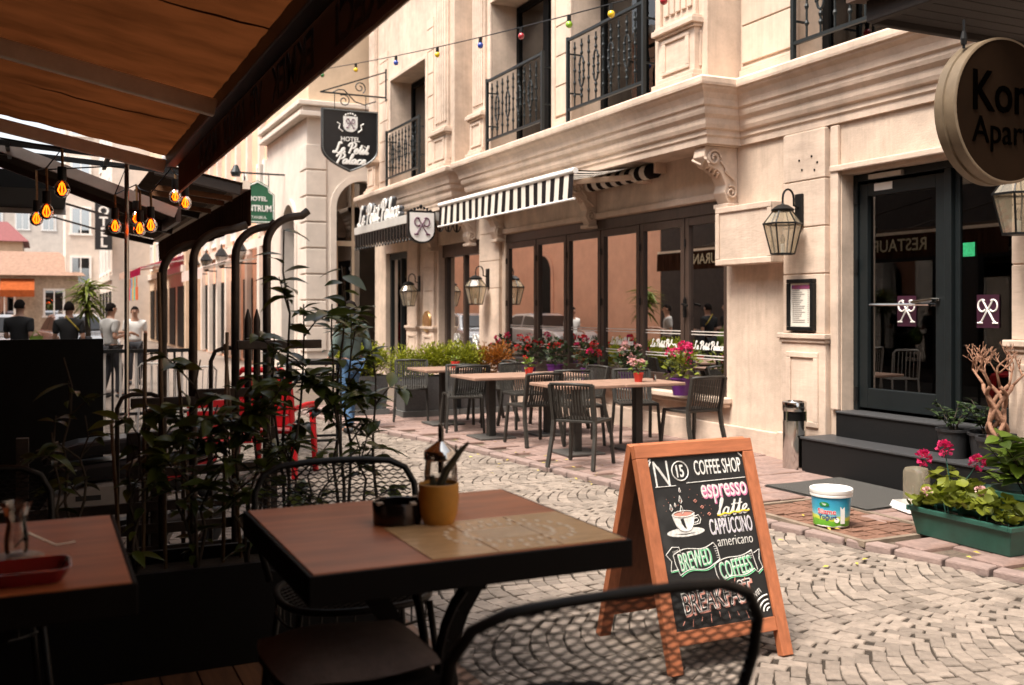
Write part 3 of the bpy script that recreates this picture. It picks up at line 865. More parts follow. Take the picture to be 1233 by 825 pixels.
# ------------------------------------------------------------------ wall lanterns
def lantern(loc, label, xw):
    t = thing('wall_lantern', label, 'lantern', loc, 0, 'glass wall lanterns on the hotel front')
    x, y, z = loc           # loc = centre of the lamp bottom
    r0, r1, hb, ht = .115, .19, .30, .13
    def ring(r, zz): return [(x+r*math.cos(PI/4+k*PI/3*1.5*.6667), y+r*math.sin(PI/4+k*PI/3*1.5*.6667), zz) for k in range(0)]
    A = [PI/6 + k*PI/3 for k in range(6)]
    P = lambda r, zz: [(x+r*math.cos(a), y+r*math.sin(a), zz) for a in A]
    f = MB()
    b, m, u = P(r0, z), P(r1, z+hb), P(.095, z+hb+ht)
    for i in range(6):
        j = (i+1) % 6
        f.beam(b[i], b[j], .014, .014); f.beam(m[i], m[j], .02, .016); f.beam(u[i], u[j], .014, .014)
        f.beam(b[i], m[i], .011, .011); f.beam(m[i], u[i], .011, .011)
    f.build('cage', BLACK_METAL, t)
    g = MB()
    for i in range(6):
        j = (i+1) % 6
        g.add([b[i], b[j], m[j], m[i]], [(0,1,2,3)]); g.add([m[i], m[j], u[j], u[i]], [(0,1,2,3)])
    g.build('glass', LAMP_GLASS, t)
    c = MB(); c.lathe([(.11,hb+ht),(.115,hb+ht+.015),(.08,hb+ht+.04),(.05,hb+ht+.06),(.02,hb+ht+.065),(.001,hb+ht+.09)], 16, (x,y,z)); c.lathe([(r0,-.01),(r0,.005)], 6, (x,y,z))
    c.build('cap', BLACK_METAL, t, smooth=True)
    s = MB(); s.lathe([(.02,0),(.02,.10)], 8, (x,y,z)); s.build('candle', WHITE, t); 
    q = MB(); q.lathe([(.008,.10),(.022,.13),(.02,.16),(.004,.2)], 10, (x,y,z)); q.build('bulb', CLEAR, t, smooth=True)
    zt = z+hb+ht+.08
    arm = MB(); pts = [(x,y,zt)] 
    for k in range(9):
        a = PI - PI*k/8
        pts.append((x+.07+.07*math.cos(a), y, zt+.05+.09*math.sin(a)))
    pts.append((x+.14, y, zt-.02)); pts.append((xw-.03, y, zt-.04))
    arm.tube(pts, .011, 6); arm.build('arm', BLACK_METAL, t, smooth=True)
    pb = MB(); pb.box(xw-.035, xw-.002, y-.05, y+.05, zt-.22, zt+.10); pb.build('back_plate', BLACK_METAL, t, bevel=.006)
lantern((6.70, 7.86, 2.15), 'glass wall lantern beside the blank box sign, above the framed menu', 6.93)
lantern((6.70, 5.20, 2.17), 'glass wall lantern on the far side of the glass door, below the round hanging sign', 6.93)
lantern((6.70, 15.66, 1.68), 'glass wall lantern on the pillar between entrance and restaurant windows', 6.94)
lantern((6.70, 19.10, 1.66), 'glass wall lantern beyond the hotel entrance, next to the round plaque', 6.94)

# ------------------------------------------------------------------ striped awning
aw = thing('striped_awning', 'small black and white striped retractable awning over the restaurant windows', 'awning', (6.4, 12.6, 2.85))
STRIPE_W = FABRIC('stripe_white', (.80,.74,.66), .3, var=.04)
STRIPE_B = FABRIC('stripe_black', (.022,.018,.018), .1, var=.2)
ya, yb, xw_, xf_ = 10.42, 14.85, 6.86, 5.74
n = 37
ws, bs, vw, vb = MB(), MB(), MB(), MB()
for k in range(n):
    a, b = ya+(yb-ya)*k/n, ya+(yb-ya)*(k+1)/n
    q = ws if k % 2 else bs
    vs, fs = grid(1, 8, lambda u, v: (xw_+(xf_-xw_)*v, a+(b-a)*u, 3.42-.16*v-.05*math.sin(PI*v)))
    q.add(vs, fs)
    q = vw if k % 2 else vb
    vs, fs = grid(3, 5, lambda u, v: (xf_-.012-.012*math.sin((a+(b-a)*u)*3.1)*v-.01*v, a+(b-a)*u, 3.225-.31*v))
    q.add(vs, fs)
ws.build('canopy_cloth', STRIPE_W, aw); bs.build('canopy_stripe', STRIPE_B, aw)
vw.build('valance', STRIPE_W, aw, smooth='all'); vb.build('valance_stripe', STRIPE_B, aw, smooth='all')
fb = MB(); fb.tube([(xf_, ya-.02, 3.25), (xf_, yb+.02, 3.25)], .038, 10); fb.build('front_bar', WHITE, aw, smooth=True)
bb = MB(); bb.tube([(xf_-.022, ya-.03, 2.91), (xf_-.022, yb+.03, 2.91)], .016, 8); bb.build('hem_bar', WHITE, aw, smooth=True)
for q, mt in ((0, STRIPE_B), (1, STRIPE_W)):
    rl_ = MB()
    for k in range(n):
        if k % 2 != q: continue
        a, b = ya+(yb-ya)*k/n, ya+(yb-ya)*(k+1)/n
        rl_.tube([(xw_+.02, a, 3.315), (xw_+.02, b, 3.315)], .095, 12)
    rl_.build('rolled_cloth', mt, aw, smooth=True)['kind'] = 'stuff'
cs_ = MB(); cs_.tube([(xw_+.05, ya-.03, 3.40), (xw_+.05, yb+.03, 3.40)], .03, 10); cs_.box(xw_-.02, 6.998, ya-.06, ya-.02, 3.28, 3.46)
cs_.build('roller', STONE_TRIM, aw, smooth=True)
for yy, nm in ((10.75, 1), (14.4, -1)):
    a = MB(); el = (6.32, yy+nm*.75, 3.27)
    a.beam((6.88, yy, 3.28), el, .05, .07); a.beam(el, (xf_, yy+nm*.1, 3.24), .045, .06); a.lathe([(.05,-.05),(.05,.05)], 10, el)
    a.box(6.86, 6.998, yy-.08, yy+.08, 3.2, 3.38)
    a.build('folding_arm', STONE_TRIM, aw, bevel=.006)

# ------------------------------------------------------------------ entrance canopy with lettering
cp = thing('entrance_canopy', 'pale metal canopy with raised script lettering over the hotel entrance', 'canopy', (6.6, 19.5, 3.0))
CANO = M('canopy_metal', (.50,.49,.46), .45, metal=.2, var=.1)
c = MB(); c.box(6.15, 6.995, 17.0, 21.1, 3.20, 3.36); c.build('fascia', CANO, cp, bevel=.008)
c = MB()
for k in range(22):
    y = 17.1 + k*.185
    c.box(6.16, 6.19, y, y+.09, 2.95, 3.2)
    c.tube([(6.175, y+.045+.06*math.cos(a), 2.95-.08*math.sin(a)) for a in [PI*i/8 for i in range(9)]], .012, 5)
c.build('fringe', BLACK_METAL, cp)
c = MB()
for k in range(5):
    x = 6.24 + k*.165
    c.tube([(x+.075*math.cos(a), 17.01, 3.17-.16*math.sin(a)) for a in [PI*i/8 for i in range(9)]], .010, 5)
    c.box(x-.015, x+.015, 17.005, 17.025, 3.02, 3.2)
c.build('side_fringe', BLACK_METAL, cp)
LET_DARK = M('letter_side', (.05,.05,.055), .5)
script('letter_back', 'Le Petit Palace', 2.76, .42, .036, TRS((6.215, 19.46, 3.575), FACE_NX), LET_DARK, cp, thick=1.3)
script('lettering', 'Le Petit Palace', 2.74, .41, .029, TRS((6.165, 19.49, 3.575), FACE_NX), LETTER, cp, thick=.5)
def shield_poly(w, h):
    L = [(-w/2, h*.5), (w/2, h*.5), (w/2, -h*.08)]
    L += [(w/2*math.cos(t)**.9 if t < PI/2 else 0, -h*.08-h*.42*math.sin(t)) for t in [PI/2*i/8 for i in range(1, 9)]]
    L += [(-a, b) for (a, b) in L[2:-1][::-1]]
    return L
sh = thing('shield_sign', 'white shield with a plum crossed monogram fixed to the entrance canopy end', 'sign', (6.18, 16.96, 2.8))
c = MB(); c.prism(shield_poly(.52,.58), lambda p, q, c_: (6.18+p, c_, 3.07+q), 16.90, 16.99); c.build('border', BLACK_METAL, sh)
c = MB(); c.prism(shield_poly(.46,.52), lambda p, q, c_: (6.18+p, c_, 3.07+q), 16.892, 16.90); c.build('face', WHITE, sh)
emblem(MB(), (6.18, 16.888, 3.09), .30, (1,0,0), (0,0,1), .012).build('monogram', PLUM, sh)
c = MB()
for k in range(7): c.ball((6.00+k*.06, 16.95, 3.375+.05*math.sin(PI*k/6)), .028, 6, 4)
c.tube([(5.96,16.95,3.365),(6.40,16.95,3.365)], .012, 6); c.ball((6.18,16.95,3.45), .035, 6, 5); c.build('crown', BLACK_METAL, sh)

# ------------------------------------------------------------------ hanging hotel sign
hsn = thing('hanging_sign', 'black shield-shaped hotel sign with white script hanging from a scrolled iron bracket', 'sign', (5.75, 20.0, 4.3))
SIGNB = M('sign_black', (.012,.012,.013), .35, var=.2)
def sp(w, h):
    L = [(-w/2, h*.5), (w/2, h*.5), (w/2, -h*.12)]
    L += [(w/2*(1-t**2.2), -h*.12-h*.38*t) for t in [i/8 for i in range(1, 9)]]
    L += [(-a, b) for (a, b) in L[2:-1][::-1]]
    return L
cx_, cz_ = 5.74, 5.06
c = MB(); c.prism(sp(1.20,1.28), lambda p, q, k: (cx_+p, k, cz_+q), 19.97, 20.05); c.build('board', SIGNB, hsn, bevel=.01)
c = MB(); P_ = [(cx_+p*.96, 19.962, cz_+q*.96) for (p, q) in sp(1.20,1.28)]; c.tube(P_, .012, 5, closed=True); c.build('rim', M('rim_grey', (.16,.17,.17), .4, metal=.5), hsn)
text('lettering', 'HOTEL', .20, TRS((cx_, 19.955, cz_+.03), FACE_NY), LETTER, hsn, bold=.004, ext=.003, w=.40, h=.095)
script('lettering', 'Le Petit', .76, .23, .019, TRS((cx_+.02, 19.957, cz_-.15), FACE_NY), LETTER, hsn, thick=.3)
script('lettering', 'Palace', .62, .21, .019, TRS((cx_+.02, 19.957, cz_-.375), FACE_NY), LETTER, hsn, thick=.3)
c = MB(); c.prism(shield_poly(.30,.32), lambda p, q, k: (cx_+p, k, cz_+.34+q), 19.955, 19.968); c.build('crest', LETTER, hsn)
emblem(MB(), (cx_, 19.95, cz_+.355), .19, (1,0,0), (0,0,1), .007).build('monogram', PLUM, hsn)
c = MB()
for m in (-1,1): c.tube([(cx_+m*.16, 19.96, cz_+.18), (cx_+m*.24, 19.96, cz_+.24), (cx_+m*.22, 19.96, cz_+.33), (cx_+m*.28, 19.96, cz_+.36)], .014, 5)
for k in range(5): c.ball((cx_-.1+.05*k, 19.96, cz_+.525+.03*math.sin(PI*k/4)), .02, 6, 4)
c.build('crest_scroll', LETTER, hsn)
c = MB()
c.beam((5.12,20.01,6.02),(6.55,20.01,6.02),.03,.03); c.beam((5.12,20.01,6.02),(6.5,20.01,6.55),.025,.025); c.beam((6.53,20.01,5.95),(6.53,20.01,6.62),.05,.05)
def sw(cx, cz, r0, st, sg, T=1.4): return [(cx+r0*(1-.75*t)*math.cos(st+sg*T*2*PI*t), 20.01, cz+r0*(1-.75*t)*math.sin(st+sg*T*2*PI*t)) for t in [i/22 for i in range(23)]]
c.tube(sw(5.62,5.88,.13,2.2,-1), .013, 5); c.tube(sw(5.95,6.18,.13,-1,1), .013, 5)
c.tube([(5.38,20.01,6.03),(5.5,20.01,6.10),(5.62,20.01,6.10),(5.85,20.01,5.88),(6.05,20.01,5.83),(6.3,20.01,5.92)], .014, 5)
for x in (5.42, 6.08): c.tube([(x,20.01,6.02),(x,20.01,5.70)], .009, 5)
c.build('iron_bracket', IRON, hsn)

# ------------------------------------------------------------------ coloured bulb string
sl_ = thing('bulb_string', 'festoon string of small coloured bulbs strung along the upper balconies', 'string light', (6.0, 14, 5))
a_, b_ = Vector((5.05, 20.6, 6.55)), Vector((6.02, 7.0, 4.75))
def festoon(t):
    p = a_.lerp(b_, t); p.z -= .10*math.sin(PI*t); return p
c = MB(); c.tube([festoon(i/60) for i in range(61)], .008, 5); c.build('cable', BLACK_METAL, sl_)
BC = {'green': (.02,.16,.03), 'yellow': (.75,.50,.01), 'blue': (.02,.06,.35), 'red': (.35,.02,.03), 'lime': (.25,.45,.03)}
BMAT = {k: M('bulb_'+k, v_, .25, var=.05, coat=.6) for k, v_ in BC.items()}
for t, k in ((.06,'green'),(.2,'yellow'),(.34,'blue'),(.46,'yellow'),(.565,'blue'),(.65,'red'),(.735,'lime'),(.80,'yellow'),(.87,'red')):
    p = festoon(t)
    s = MB(); s.lathe([(.026,0),(.026,-.075),(.02,-.08)], 8, p); so_ = s.build('socket', BLACK_METAL, sl_, smooth=True)
    g = MB(); g.ball((p.x,p.y,p.z-.115), .042, 10, 8, (1,1,1.05)); g.build('bulb', BMAT[k], so_, smooth='all')

# ------------------------------------------------------------------ round hanging sign, near right
rs = thing('round_sign', 'round brown hanging sign with dark lettering and a pale metal rim', 'sign', (4.35, 3.75, 2.3))
RSX, RSY, RSZ, RSR = 4.64, 3.74, 2.655, .385
BROWN_FACE = M('brown_face', (.013,.0065,.003), .8, var=.2, scale=4, spec=.04)
RIM = M('rim_metal', (.17,.125,.08), .5, metal=.2, var=.2, scale=8)
mx_ = Matrix.Translation((RSX, RSY, RSZ)) @ Matrix.Rotation(R(90), 4, 'X')
c = MB(); c.lathe([(RSR-.006,-.07),(RSR+.004,-.06),(RSR+.004,-.012),(RSR-.006,-.008),(RSR-.006,.008),(RSR+.004,.012),(RSR+.004,.066),(RSR-.003,.07),(RSR-.010,.07)], 64, cap=False); c.build('rim', RIM, rs, smooth=True, xf=mx_)
c = MB(); c.lathe([(.0001,.066),(RSR-.008,.066),(RSR-.008,-.066),(.0001,-.066)], 64, cap=False); c.build('face', BROWN_FACE, rs, smooth=True, xf=mx_)
SIGN_TXT = M('sign_brown_text', (.0008,.0006,.0005), .9, spec=.0)
text('lettering', 'Konak', .30, TRS((RSX-.27, RSY-.070, RSZ+.08), FACE_NY), SIGN_TXT, rs, bold=.003, align='LEFT', sx=.88)
text('lettering', 'Apart', .20, TRS((RSX-.26, RSY-.070, RSZ-.12), FACE_NY), SIGN_TXT, rs, bold=0, align='LEFT', sx=.95)
c = MB()
for x in (RSX-.24, RSX+.24):
    c.tube([(x,RSY,RSZ+.32),(x,RSY,RSZ+.47)], .008, 6); c.lathe([(.014,0),(.018,.03),(.01,.07)], 8, (x,RSY,RSZ+.34))
c.build('hanger', BLACK_METAL, rs)
eave = thing('wooden_eave', 'dark plank canopy edge overhead at the top right corner', 'canopy', (5.2, 3.7, 3.0))
EW = M('dark_eave_wood', (.016,.010,.008), .7, var=.4, scale=6, stretch=(.2,4,1), bump=.2)
ZE = 3.33
for k in range(9):
    y0 = 3.40 + k*.115
    c = MB(); c.box(4.45+.012*(k % 3), 7.0, y0, y0+.108, ZE, ZE+.03); c.build('plank', EW, eave, bevel=.004)
c = MB(); c.box(4.43, 4.49, 3.36, 4.46, ZE-.03, ZE+.10); c.box(4.491, 6.98, 3.36, 3.40, ZE-.035, ZE+.10); c.box(4.491, 6.98, 4.44, 4.48, ZE-.035, ZE+.10); c.build('edge_board', EW, eave, bevel=.006)
c = MB(); c.add([(4.36,3.3,ZE+.10),(7.0,3.3,ZE+.42),(7.0,4.55,ZE+.42),(4.36,4.55,ZE+.10),(4.36,3.3,ZE+.13),(7.0,3.3,ZE+.45),(7.0,4.55,ZE+.45),(4.36,4.55,ZE+.13)], [(3,2,1,0),(4,5,6,7),(0,1,5,4),(1,2,6,5),(2,3,7,6),(3,0,4,7)]); c.build('roof_sheet', M('old_roof', (.10,.06,.045), .8, var=.3), eave)
# ------------------------------------------------------------------ white arched building closing the hotel row
def arch_face(mb, u0, u1, z0, z1, ua, ub, zs, fn, depth, n=16):
    """wall between u0..u1, z0..z1 with an arched opening ua..ub springing at zs; fn(u,z,d) -> xyz"""
    r = (ub-ua)/2; c = (ua+ub)/2
    def hexa(P):
        b = [fn(u, z, 0) for (u, z) in P] + [fn(u, z, depth) for (u, z) in P]
        m = len(P)
        mb.add(b, [tuple(range(m)), tuple(range(m, 2*m))[::-1]] + [((i+1) % m, i, m+i, m+(i+1) % m) for i in range(m)])
    hexa([(u0,z0),(ua,z0),(ua,zs),(u0,zs)]); hexa([(ub,z0),(u1,z0),(u1,zs),(ub,zs)])
    A = [(c-r*math.cos(PI*i/n), zs+r*math.sin(PI*i/n)) for i in range(n+1)]
    hexa([(u0,zs),(ua,zs),(ua,z1),(u0,z1)]); hexa([(ub,zs),(u1,zs),(u1,z1),(ub,z1)])
    for p, q in zip(A, A[1:]): hexa([p, q, (q[0], z1), (p[0], z1)])
def arch_trim(mb, ua, ub, zb, zs, fn, wd=.14, pr=.05, n=16):
    c = (ua+ub)/2; r = (ub-ua)/2
    pts = [(ua, zb), (ua, zs)] + [(c-r*math.cos(PI*i/n), zs+r*math.sin(PI*i/n)) for i in range(1, n)] + [(ub, zs), (ub, zb)]
    out = [(ua-wd, zb), (ua-wd, zs)] + [(c-(r+wd)*math.cos(PI*i/n), zs+(r+wd)*math.sin(PI*i/n)) for i in range(1, n)] + [(ub+wd, zs), (ub+wd, zb)]
    for i in range(len(pts)-1):
        q = [pts[i], pts[i+1], out[i+1], out[i]]
        mb.add([fn(u, z, 0) for (u, z) in q] + [fn(u, z, -pr) for (u, z) in q], [(0,1,2,3),(7,6,5,4),(0,4,5,1),(1,5,6,2),(2,6,7,3),(3,7,4,0)])
wbd = thing('white_building', 'white building with tall arched openings standing past the hotel corner', 'building', (6.5, 24.5, 0))
YC, XC = 22.7, 5.50
fc = lambda u, z, d: (u, YC+d, z)         # face towards the camera
fs_ = lambda u, z, d: (XC+d, u, z)        # face to the street
c = MB()
arch_face(c, XC, 8.6, 0, 6.0, 6.18, 7.48, 3.95, fc, .4)
arch_face(c, YC+.4, 27.2, 0, 6.0, 23.75, 25.15, 3.45, fs_, .4)
c.build('wall', WHITE_WALL, wbd)
c = MB(); c.box(XC+.05, 8.6, YC+.05, 27.2, 6.35, 10); c.box(XC-.02, XC+.4, YC+.42, 27.2, 6.0, 6.1)
c.build('upper_wall', CREAM, wbd)
c = MB(); c.box(XC-.22, 8.6, YC-.22, 27.2, 6.0, 6.12); c.box(XC-.14, 8.6, YC-.14, 27.2, 6.12, 6.24); c.box(XC-.25, 8.6, YC-.25, 27.2, 6.24, 6.36); c.build('cornice', WHITE_WALL, wbd, bevel=.02)
c = MB(); arch_trim(c, 6.18, 7.48, 0.1, 3.95, fc); c.build('arch_moulding', WHITE_WALL, wbd)
c = MB(); arch_trim(c, 23.75, 25.15, .1, 3.45, fs_); c.build('arch_moulding', WHITE_WALL, wbd)
c = MB()
for z in (.9, 1.5, 2.1, 2.7, 3.3, 3.9, 4.5, 5.1): c.box(XC-.03, XC+.45, YC-.03, YC+.6, z-.28, z+.28)
c.build('quoin', WHITE_WALL, wbd, bevel=.012)
c = MB(); c.box(6.1, 7.5, YC+.2, YC+.26, 3.08, 3.2); c.box(6.18, 6.28, YC+.2, YC+.26, .05, 3.08); c.box(7.38,7.48,YC+.2,YC+.26,.05,3.08); c.box(6.62,6.68,YC+.2,YC+.26,.05,3.08); c.box(6.62,6.68,YC+.2,YC+.26,3.2,4.6)
fo = c.build('door_frame', CREAM, wbd)
MB().add([(6.2,YC+.23,.06),(7.46,YC+.23,.06),(7.46,YC+.23,4.7),(6.2,YC+.23,4.7)], [(0,1,2,3)]).build('pane', DOOR_GLASS, fo)
MB().add([(23.75,0,0)]*0 or [(XC+.25,23.7,.1),(XC+.25,25.2,.1),(XC+.25,25.2,4.2),(XC+.25,23.7,4.2)], [(3,2,1,0)]).build('pane', WIN_GLASS, wbd)
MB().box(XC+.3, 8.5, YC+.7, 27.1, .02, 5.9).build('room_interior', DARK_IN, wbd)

def facade(name, label, cat, x, y0, y1, h, wall, sgn, floors, nwin, zfirst=3.6, fh=3.1, ww=1.0, wh=1.7, frame=WHITE, depth=6, trim=WHITE_WALL, ground=None, cols=0):
    """street-front building whose face is the plane X = x, sgn -1 faces -X, +1 faces +X"""
    t = thing(name, label, cat, (x, (y0+y1)/2, 0))
    MB().box(x, x - sgn*depth, y0, y1, 0, h).build('wall', wall, t)
    r_ = MB(); r_.box(x+sgn*.25, x-sgn*depth, y0-.05, y1+.05, h, h+.25); r_.build('roof_cornice', trim, t)
    b = MB(); b.box(x+sgn*.12, x, y0, y1, zfirst-.55, zfirst-.3); b.build('string_course', trim, t)
    for f in range(floors):
        for k in range(nwin):
            yy = y0 + (y1-y0)*(k+.5)/nwin; z = zfirst + f*fh
            fr_ = MB(); s = sgn
            for (a, b_, c_, d_) in ((yy-ww/2-.12,yy+ww/2+.12,z+wh,z+wh+.12),(yy-ww/2-.16,yy+ww/2+.16,z-.12,z),(yy-ww/2-.12,yy-ww/2,z,z+wh),(yy+ww/2,yy+ww/2+.12,z,z+wh),(yy-.03,yy+.03,z,z+wh),(yy-ww/2,yy+ww/2,z+wh*.62,z+wh*.62+.05)):
                fr_.box(x+s*.07, x-s*.001, a, b_, c_, d_)
            o = fr_.build('window', frame, t)
            MB().box(x+s*.012, x+s*.004, yy-ww/2, yy+ww/2, z, z+wh).build('pane', WIN_GLASS, o)
    for k in range(cols):
        yy = y0 + (y1-y0)*(k+.5)/cols
        q = MB(); q.box(x+sgn*.16, x, yy-.16, yy+.16, .05, zfirst-.56); q.box(x+sgn*.14, x, yy-.14, yy+.14, zfirst-.29, h-.05); q.build('column', trim, t)
    if ground:
        for k in range(nwin):
            yy = y0 + (y1-y0)*(k+.5)/nwin; g = (y1-y0)/nwin*.34
            o = MB().box(x+sgn*.03, x+sgn*.004, yy-g, yy+g, .1, 2.5).build('shopfront', ground, t)
    return t
# right-hand row beyond
t = facade('salmon_building', 'salmon building with white columns and wall lanterns down the street', 'building', 5.6, 27.2, 40, 9.5, SALMON, -1, 2, 6, zfirst=3.9, ww=.9, cols=7, ground=BLACKP)
facade('shop_building', 'pale building with shop fronts and awnings far down the street', 'building', 5.0, 40, 54, 11, CREAM, -1, 3, 5, ground=BLACKP)
facade('tall_white_building', 'tall white building with lattice windows at the bend of the street', 'building', 3.2, 54, 66, 15, WHITE_WALL, -1, 4, 4, ground=BLACKP)
# end of the street, faces -Y
def end_building(name, label, x0, x1, y, h, wall, nw, roof=None, z0=3.4, fh=3.0, floors=2):
    t = thing(name, label, 'building', ((x0+x1)/2, y, 0))
    MB().box(x0, x1, y, y+8, 0, h).build('wall', wall, t)
    for f in range(floors):
        for k in range(nw):
            xx = x0+(x1-x0)*(k+.5)/nw; z = z0+f*fh
            if z+1.6 > h: continue
            fr_ = MB()
            for (a,b,c_,d_) in ((xx-.6,xx+.6,z+1.5,z+1.62),(xx-.66,xx+.66,z-.12,z),(xx-.6,xx-.48,z,z+1.5),(xx+.48,xx+.6,z,z+1.5),(xx-.03,xx+.03,z,z+1.5)): fr_.box(a,b,y-.07,y,c_,d_)
            o = fr_.build('window', WHITE, t)
            MB().box(xx-.48,xx+.48,y-.012,y-.004,z,z+1.5).build('pane', WIN_GLASS, o)
    if roof:
        q = MB(); q.add([(x0-.4,y-.5,h),(x1+.4,y-.5,h),(x1+.4,y+8,h),(x0-.4,y+8,h),(x0+1,y+3.5,h+1.6),(x1-1,y+3.5,h+1.6)], [(0,1,5,4),(1,2,5),(2,3,4,5),(3,0,4),(3,2,1,0)]); q.build('roof', roof, t)
    return t
end_building('lattice_window_house', 'white corner building with stacked lattice windows past the vertical sign', 1.3, 8.0, 66.1, 16, WHITE_WALL, 4, None, z0=3.2, fh=3.0, floors=4)
MAROON = M('maroon_roof', (.16,.045,.045), .8, var=.2)
end_building('gabled_house', 'cream house with a single window and maroon roof at the street end', -9, -1.2, 76, 6.2, CREAM, 4, MAROON)
end_building('long_building', 'long pale building with a row of windows behind the gabled house', -20, 6, 100, 13.0, WHITE_WALL, 12, MAROON, z0=8.8)
end_building('low_shop_row', 'low row of old shops with an orange awning at the street end', -6, 2.0, 66, 3.6, M('old_plaster', (.45,.36,.27), .85, var=.3, big=.3), 3, M('tile_roof', (.22,.13,.09), .8, var=.3), z0=1.2)
oa = thing('orange_awning', 'small orange awning on the old shops at the street end', 'awning', (-1, 65, 2.5))
c = MB(); c.add([(-2.2,65.95,3.4),(-.4,65.95,3.4),(-.4,64.6,2.7),(-2.2,64.6,2.7),(-2.2,64.6,2.3),(-.4,64.6,2.3)], [(0,1,2,3),(3,2,5,4)]); c.build('cloth', FABRIC('orange_cloth', (.35,.09,.03), .3), oa)
MB().box(-2.2,-2.15,64.6,65.95,2.3,2.32).build('arm', ALU, oa)
# vertical sign and shop awnings along the row
vs_ = thing('vertical_sign', 'black vertical sign with white capital letters on the far building', 'sign', (4.0, 41, 5))
VX, VY = 2.78, 53.6
c = MB(); c.box(VX-.40, VX+.40, VY, VY+.2, 4.55, 7.3); c.build('panel', SIGNB, vs_)
for k, ch in enumerate('HOTEL'): text('letter', ch, .62, TRS((VX, VY-.02, 7.0-k*.53), FACE_NY), LETTER, vs_, bold=.02, ext=.01)
MB().box(VX+.401, 5.0, VY+.05, VY+.15, 6.8, 6.9).build('bracket', BLACK_METAL, vs_)
for k, (y0, y1, z, m, lab) in enumerate(((28.5,33,2.75,(.75,.62,.58),'pale shop awning on the salmon building'),(40.5,45.5,3.2,(.30,.02,.06),'dark red shop awning down the street'),(46.5,52,3.3,(.55,.40,.33),'faded pink shop awning farthest down the street'))):
    a = thing('shop_awning', lab, 'awning', (4.5, y0, z), 0, 'awnings over the far shops')
    x = 5.6 if k == 0 else 5.0
    c = MB(); c.add([(x,y0,z+.5),(x,y1,z+.5),(x-1.6,y1,z),(x-1.6,y0,z),(x-1.6,y1,z-.3),(x-1.6,y0,z-.3)], [(0,1,2,3),(3,2,4,5)]); c.build('cloth', FABRIC('shop_cloth%d' % k, m, .4), a)
    c = MB(); c.beam((x,y0+.05,z+.3),(x-1.55,y0+.05,z+.02),.04,.04); c.beam((x,y1-.05,z+.3),(x-1.55,y1-.05,z+.02),.04,.04); c.build('arm', ALU, a)
# small hanging goods under the far awning
for k in range(6):
    g = MB(); cl_ = [(.6,.12,.03),(.1,.45,.35),(.65,.35,.03),(.1,.3,.5),(.5,.05,.06),(.55,.5,.1)][k]
    yy = 41 + k*.8
    g.box(3.3,3.36,yy,yy+.5,1.95,2.45); g.box(3.31,3.35,yy+.2,yy+.3,2.45,2.85)
    tag(g.build('hanging_goods', M('goods%d' % k, cl_, .7)), ['orange','green','amber','blue','red','yellow'][k] + ' bag hanging under the dark red shop awning', 'bag', 'goods hung under a far awning')
# street lanterns on the salmon front
for k, yy in enumerate((29.0, 32.2, 35.4, 38.4)):
    l = thing('street_lantern', ['first','second','third','fourth'][k] + ' iron lantern along the salmon building, counting from the white building', 'lantern', (5.1, yy, 3.0), 0, 'iron lanterns on the salmon building')
    c = MB(); c.beam((5.6,yy,2.9),(5.15,yy,2.9),.04,.04); c.lathe([(.06,-.02),(.19,.35),(.21,.37),(.10,.55),(.03,.62),(.01,.75)], 6, (5.1,yy,2.9)); c.build('frame', BLACK_METAL, l)
    c = MB(); c.lathe([(.075,.02),(.185,.33)], 6, (5.1,yy,2.9), cap=False); 
    for i, p in enumerate(c.v): c.v[i] = (5.1+(p[0]-5.1)*1.08, yy+(p[1]-yy)*1.08, p[2])
    c.build('glass', LAMP_GLASS, l)
# green sign on the white building
gsn = thing('green_sign', 'green hotel sign with white lettering on a bracket by the white building', 'sign', (4.75, 25, 3.8))
GRN = M('sign_green', (.012,.10,.045), .5)
c = MB(); c.prism([(-.42,-.5),(.42,-.5),(.42,.22),(.3,.3),(.28,.42),(0,.56),(-.28,.42),(-.3,.3),(-.42,.22)], lambda p, q, k: (4.82+p, k, 4.22+q), 24.97, 25.04); c.build('board', GRN, gsn)
c = MB(); c.tube([(4.82+p*.93, 24.965, 4.22+q*.93) for (p,q) in [(-.42,-.5),(.42,-.5),(.42,.22),(.3,.3),(.28,.42),(0,.56),(-.28,.42),(-.3,.3),(-.42,.22)]], .012, 5, closed=True); c.build('rim', LETTER, gsn)
text('lettering', 'HOTEL', .15, TRS((4.82,24.96,4.32), FACE_NY), LETTER, gsn, bold=.003)
text('lettering', 'ANTRUM', .21, TRS((4.82,24.96,4.08), FACE_NY), LETTER, gsn, bold=.006, sx=.8)
text('lettering', 'ISTANBUL', .10, TRS((4.82,24.96,3.86), FACE_NY), LETTER, gsn)
c = MB(); c.beam((4.3,25,4.95),(5.5,25,4.95),.04,.04); c.tube([(4.5,25,4.95),(4.5,25,4.6)],.012,5); c.tube([(5.1,25,4.95),(5.1,25,4.6)],.012,5); c.lathe([(.10,0),(.13,.1),(.05,.28)], 10, (4.3,25,4.85)); c.build('bracket', IRON, gsn)
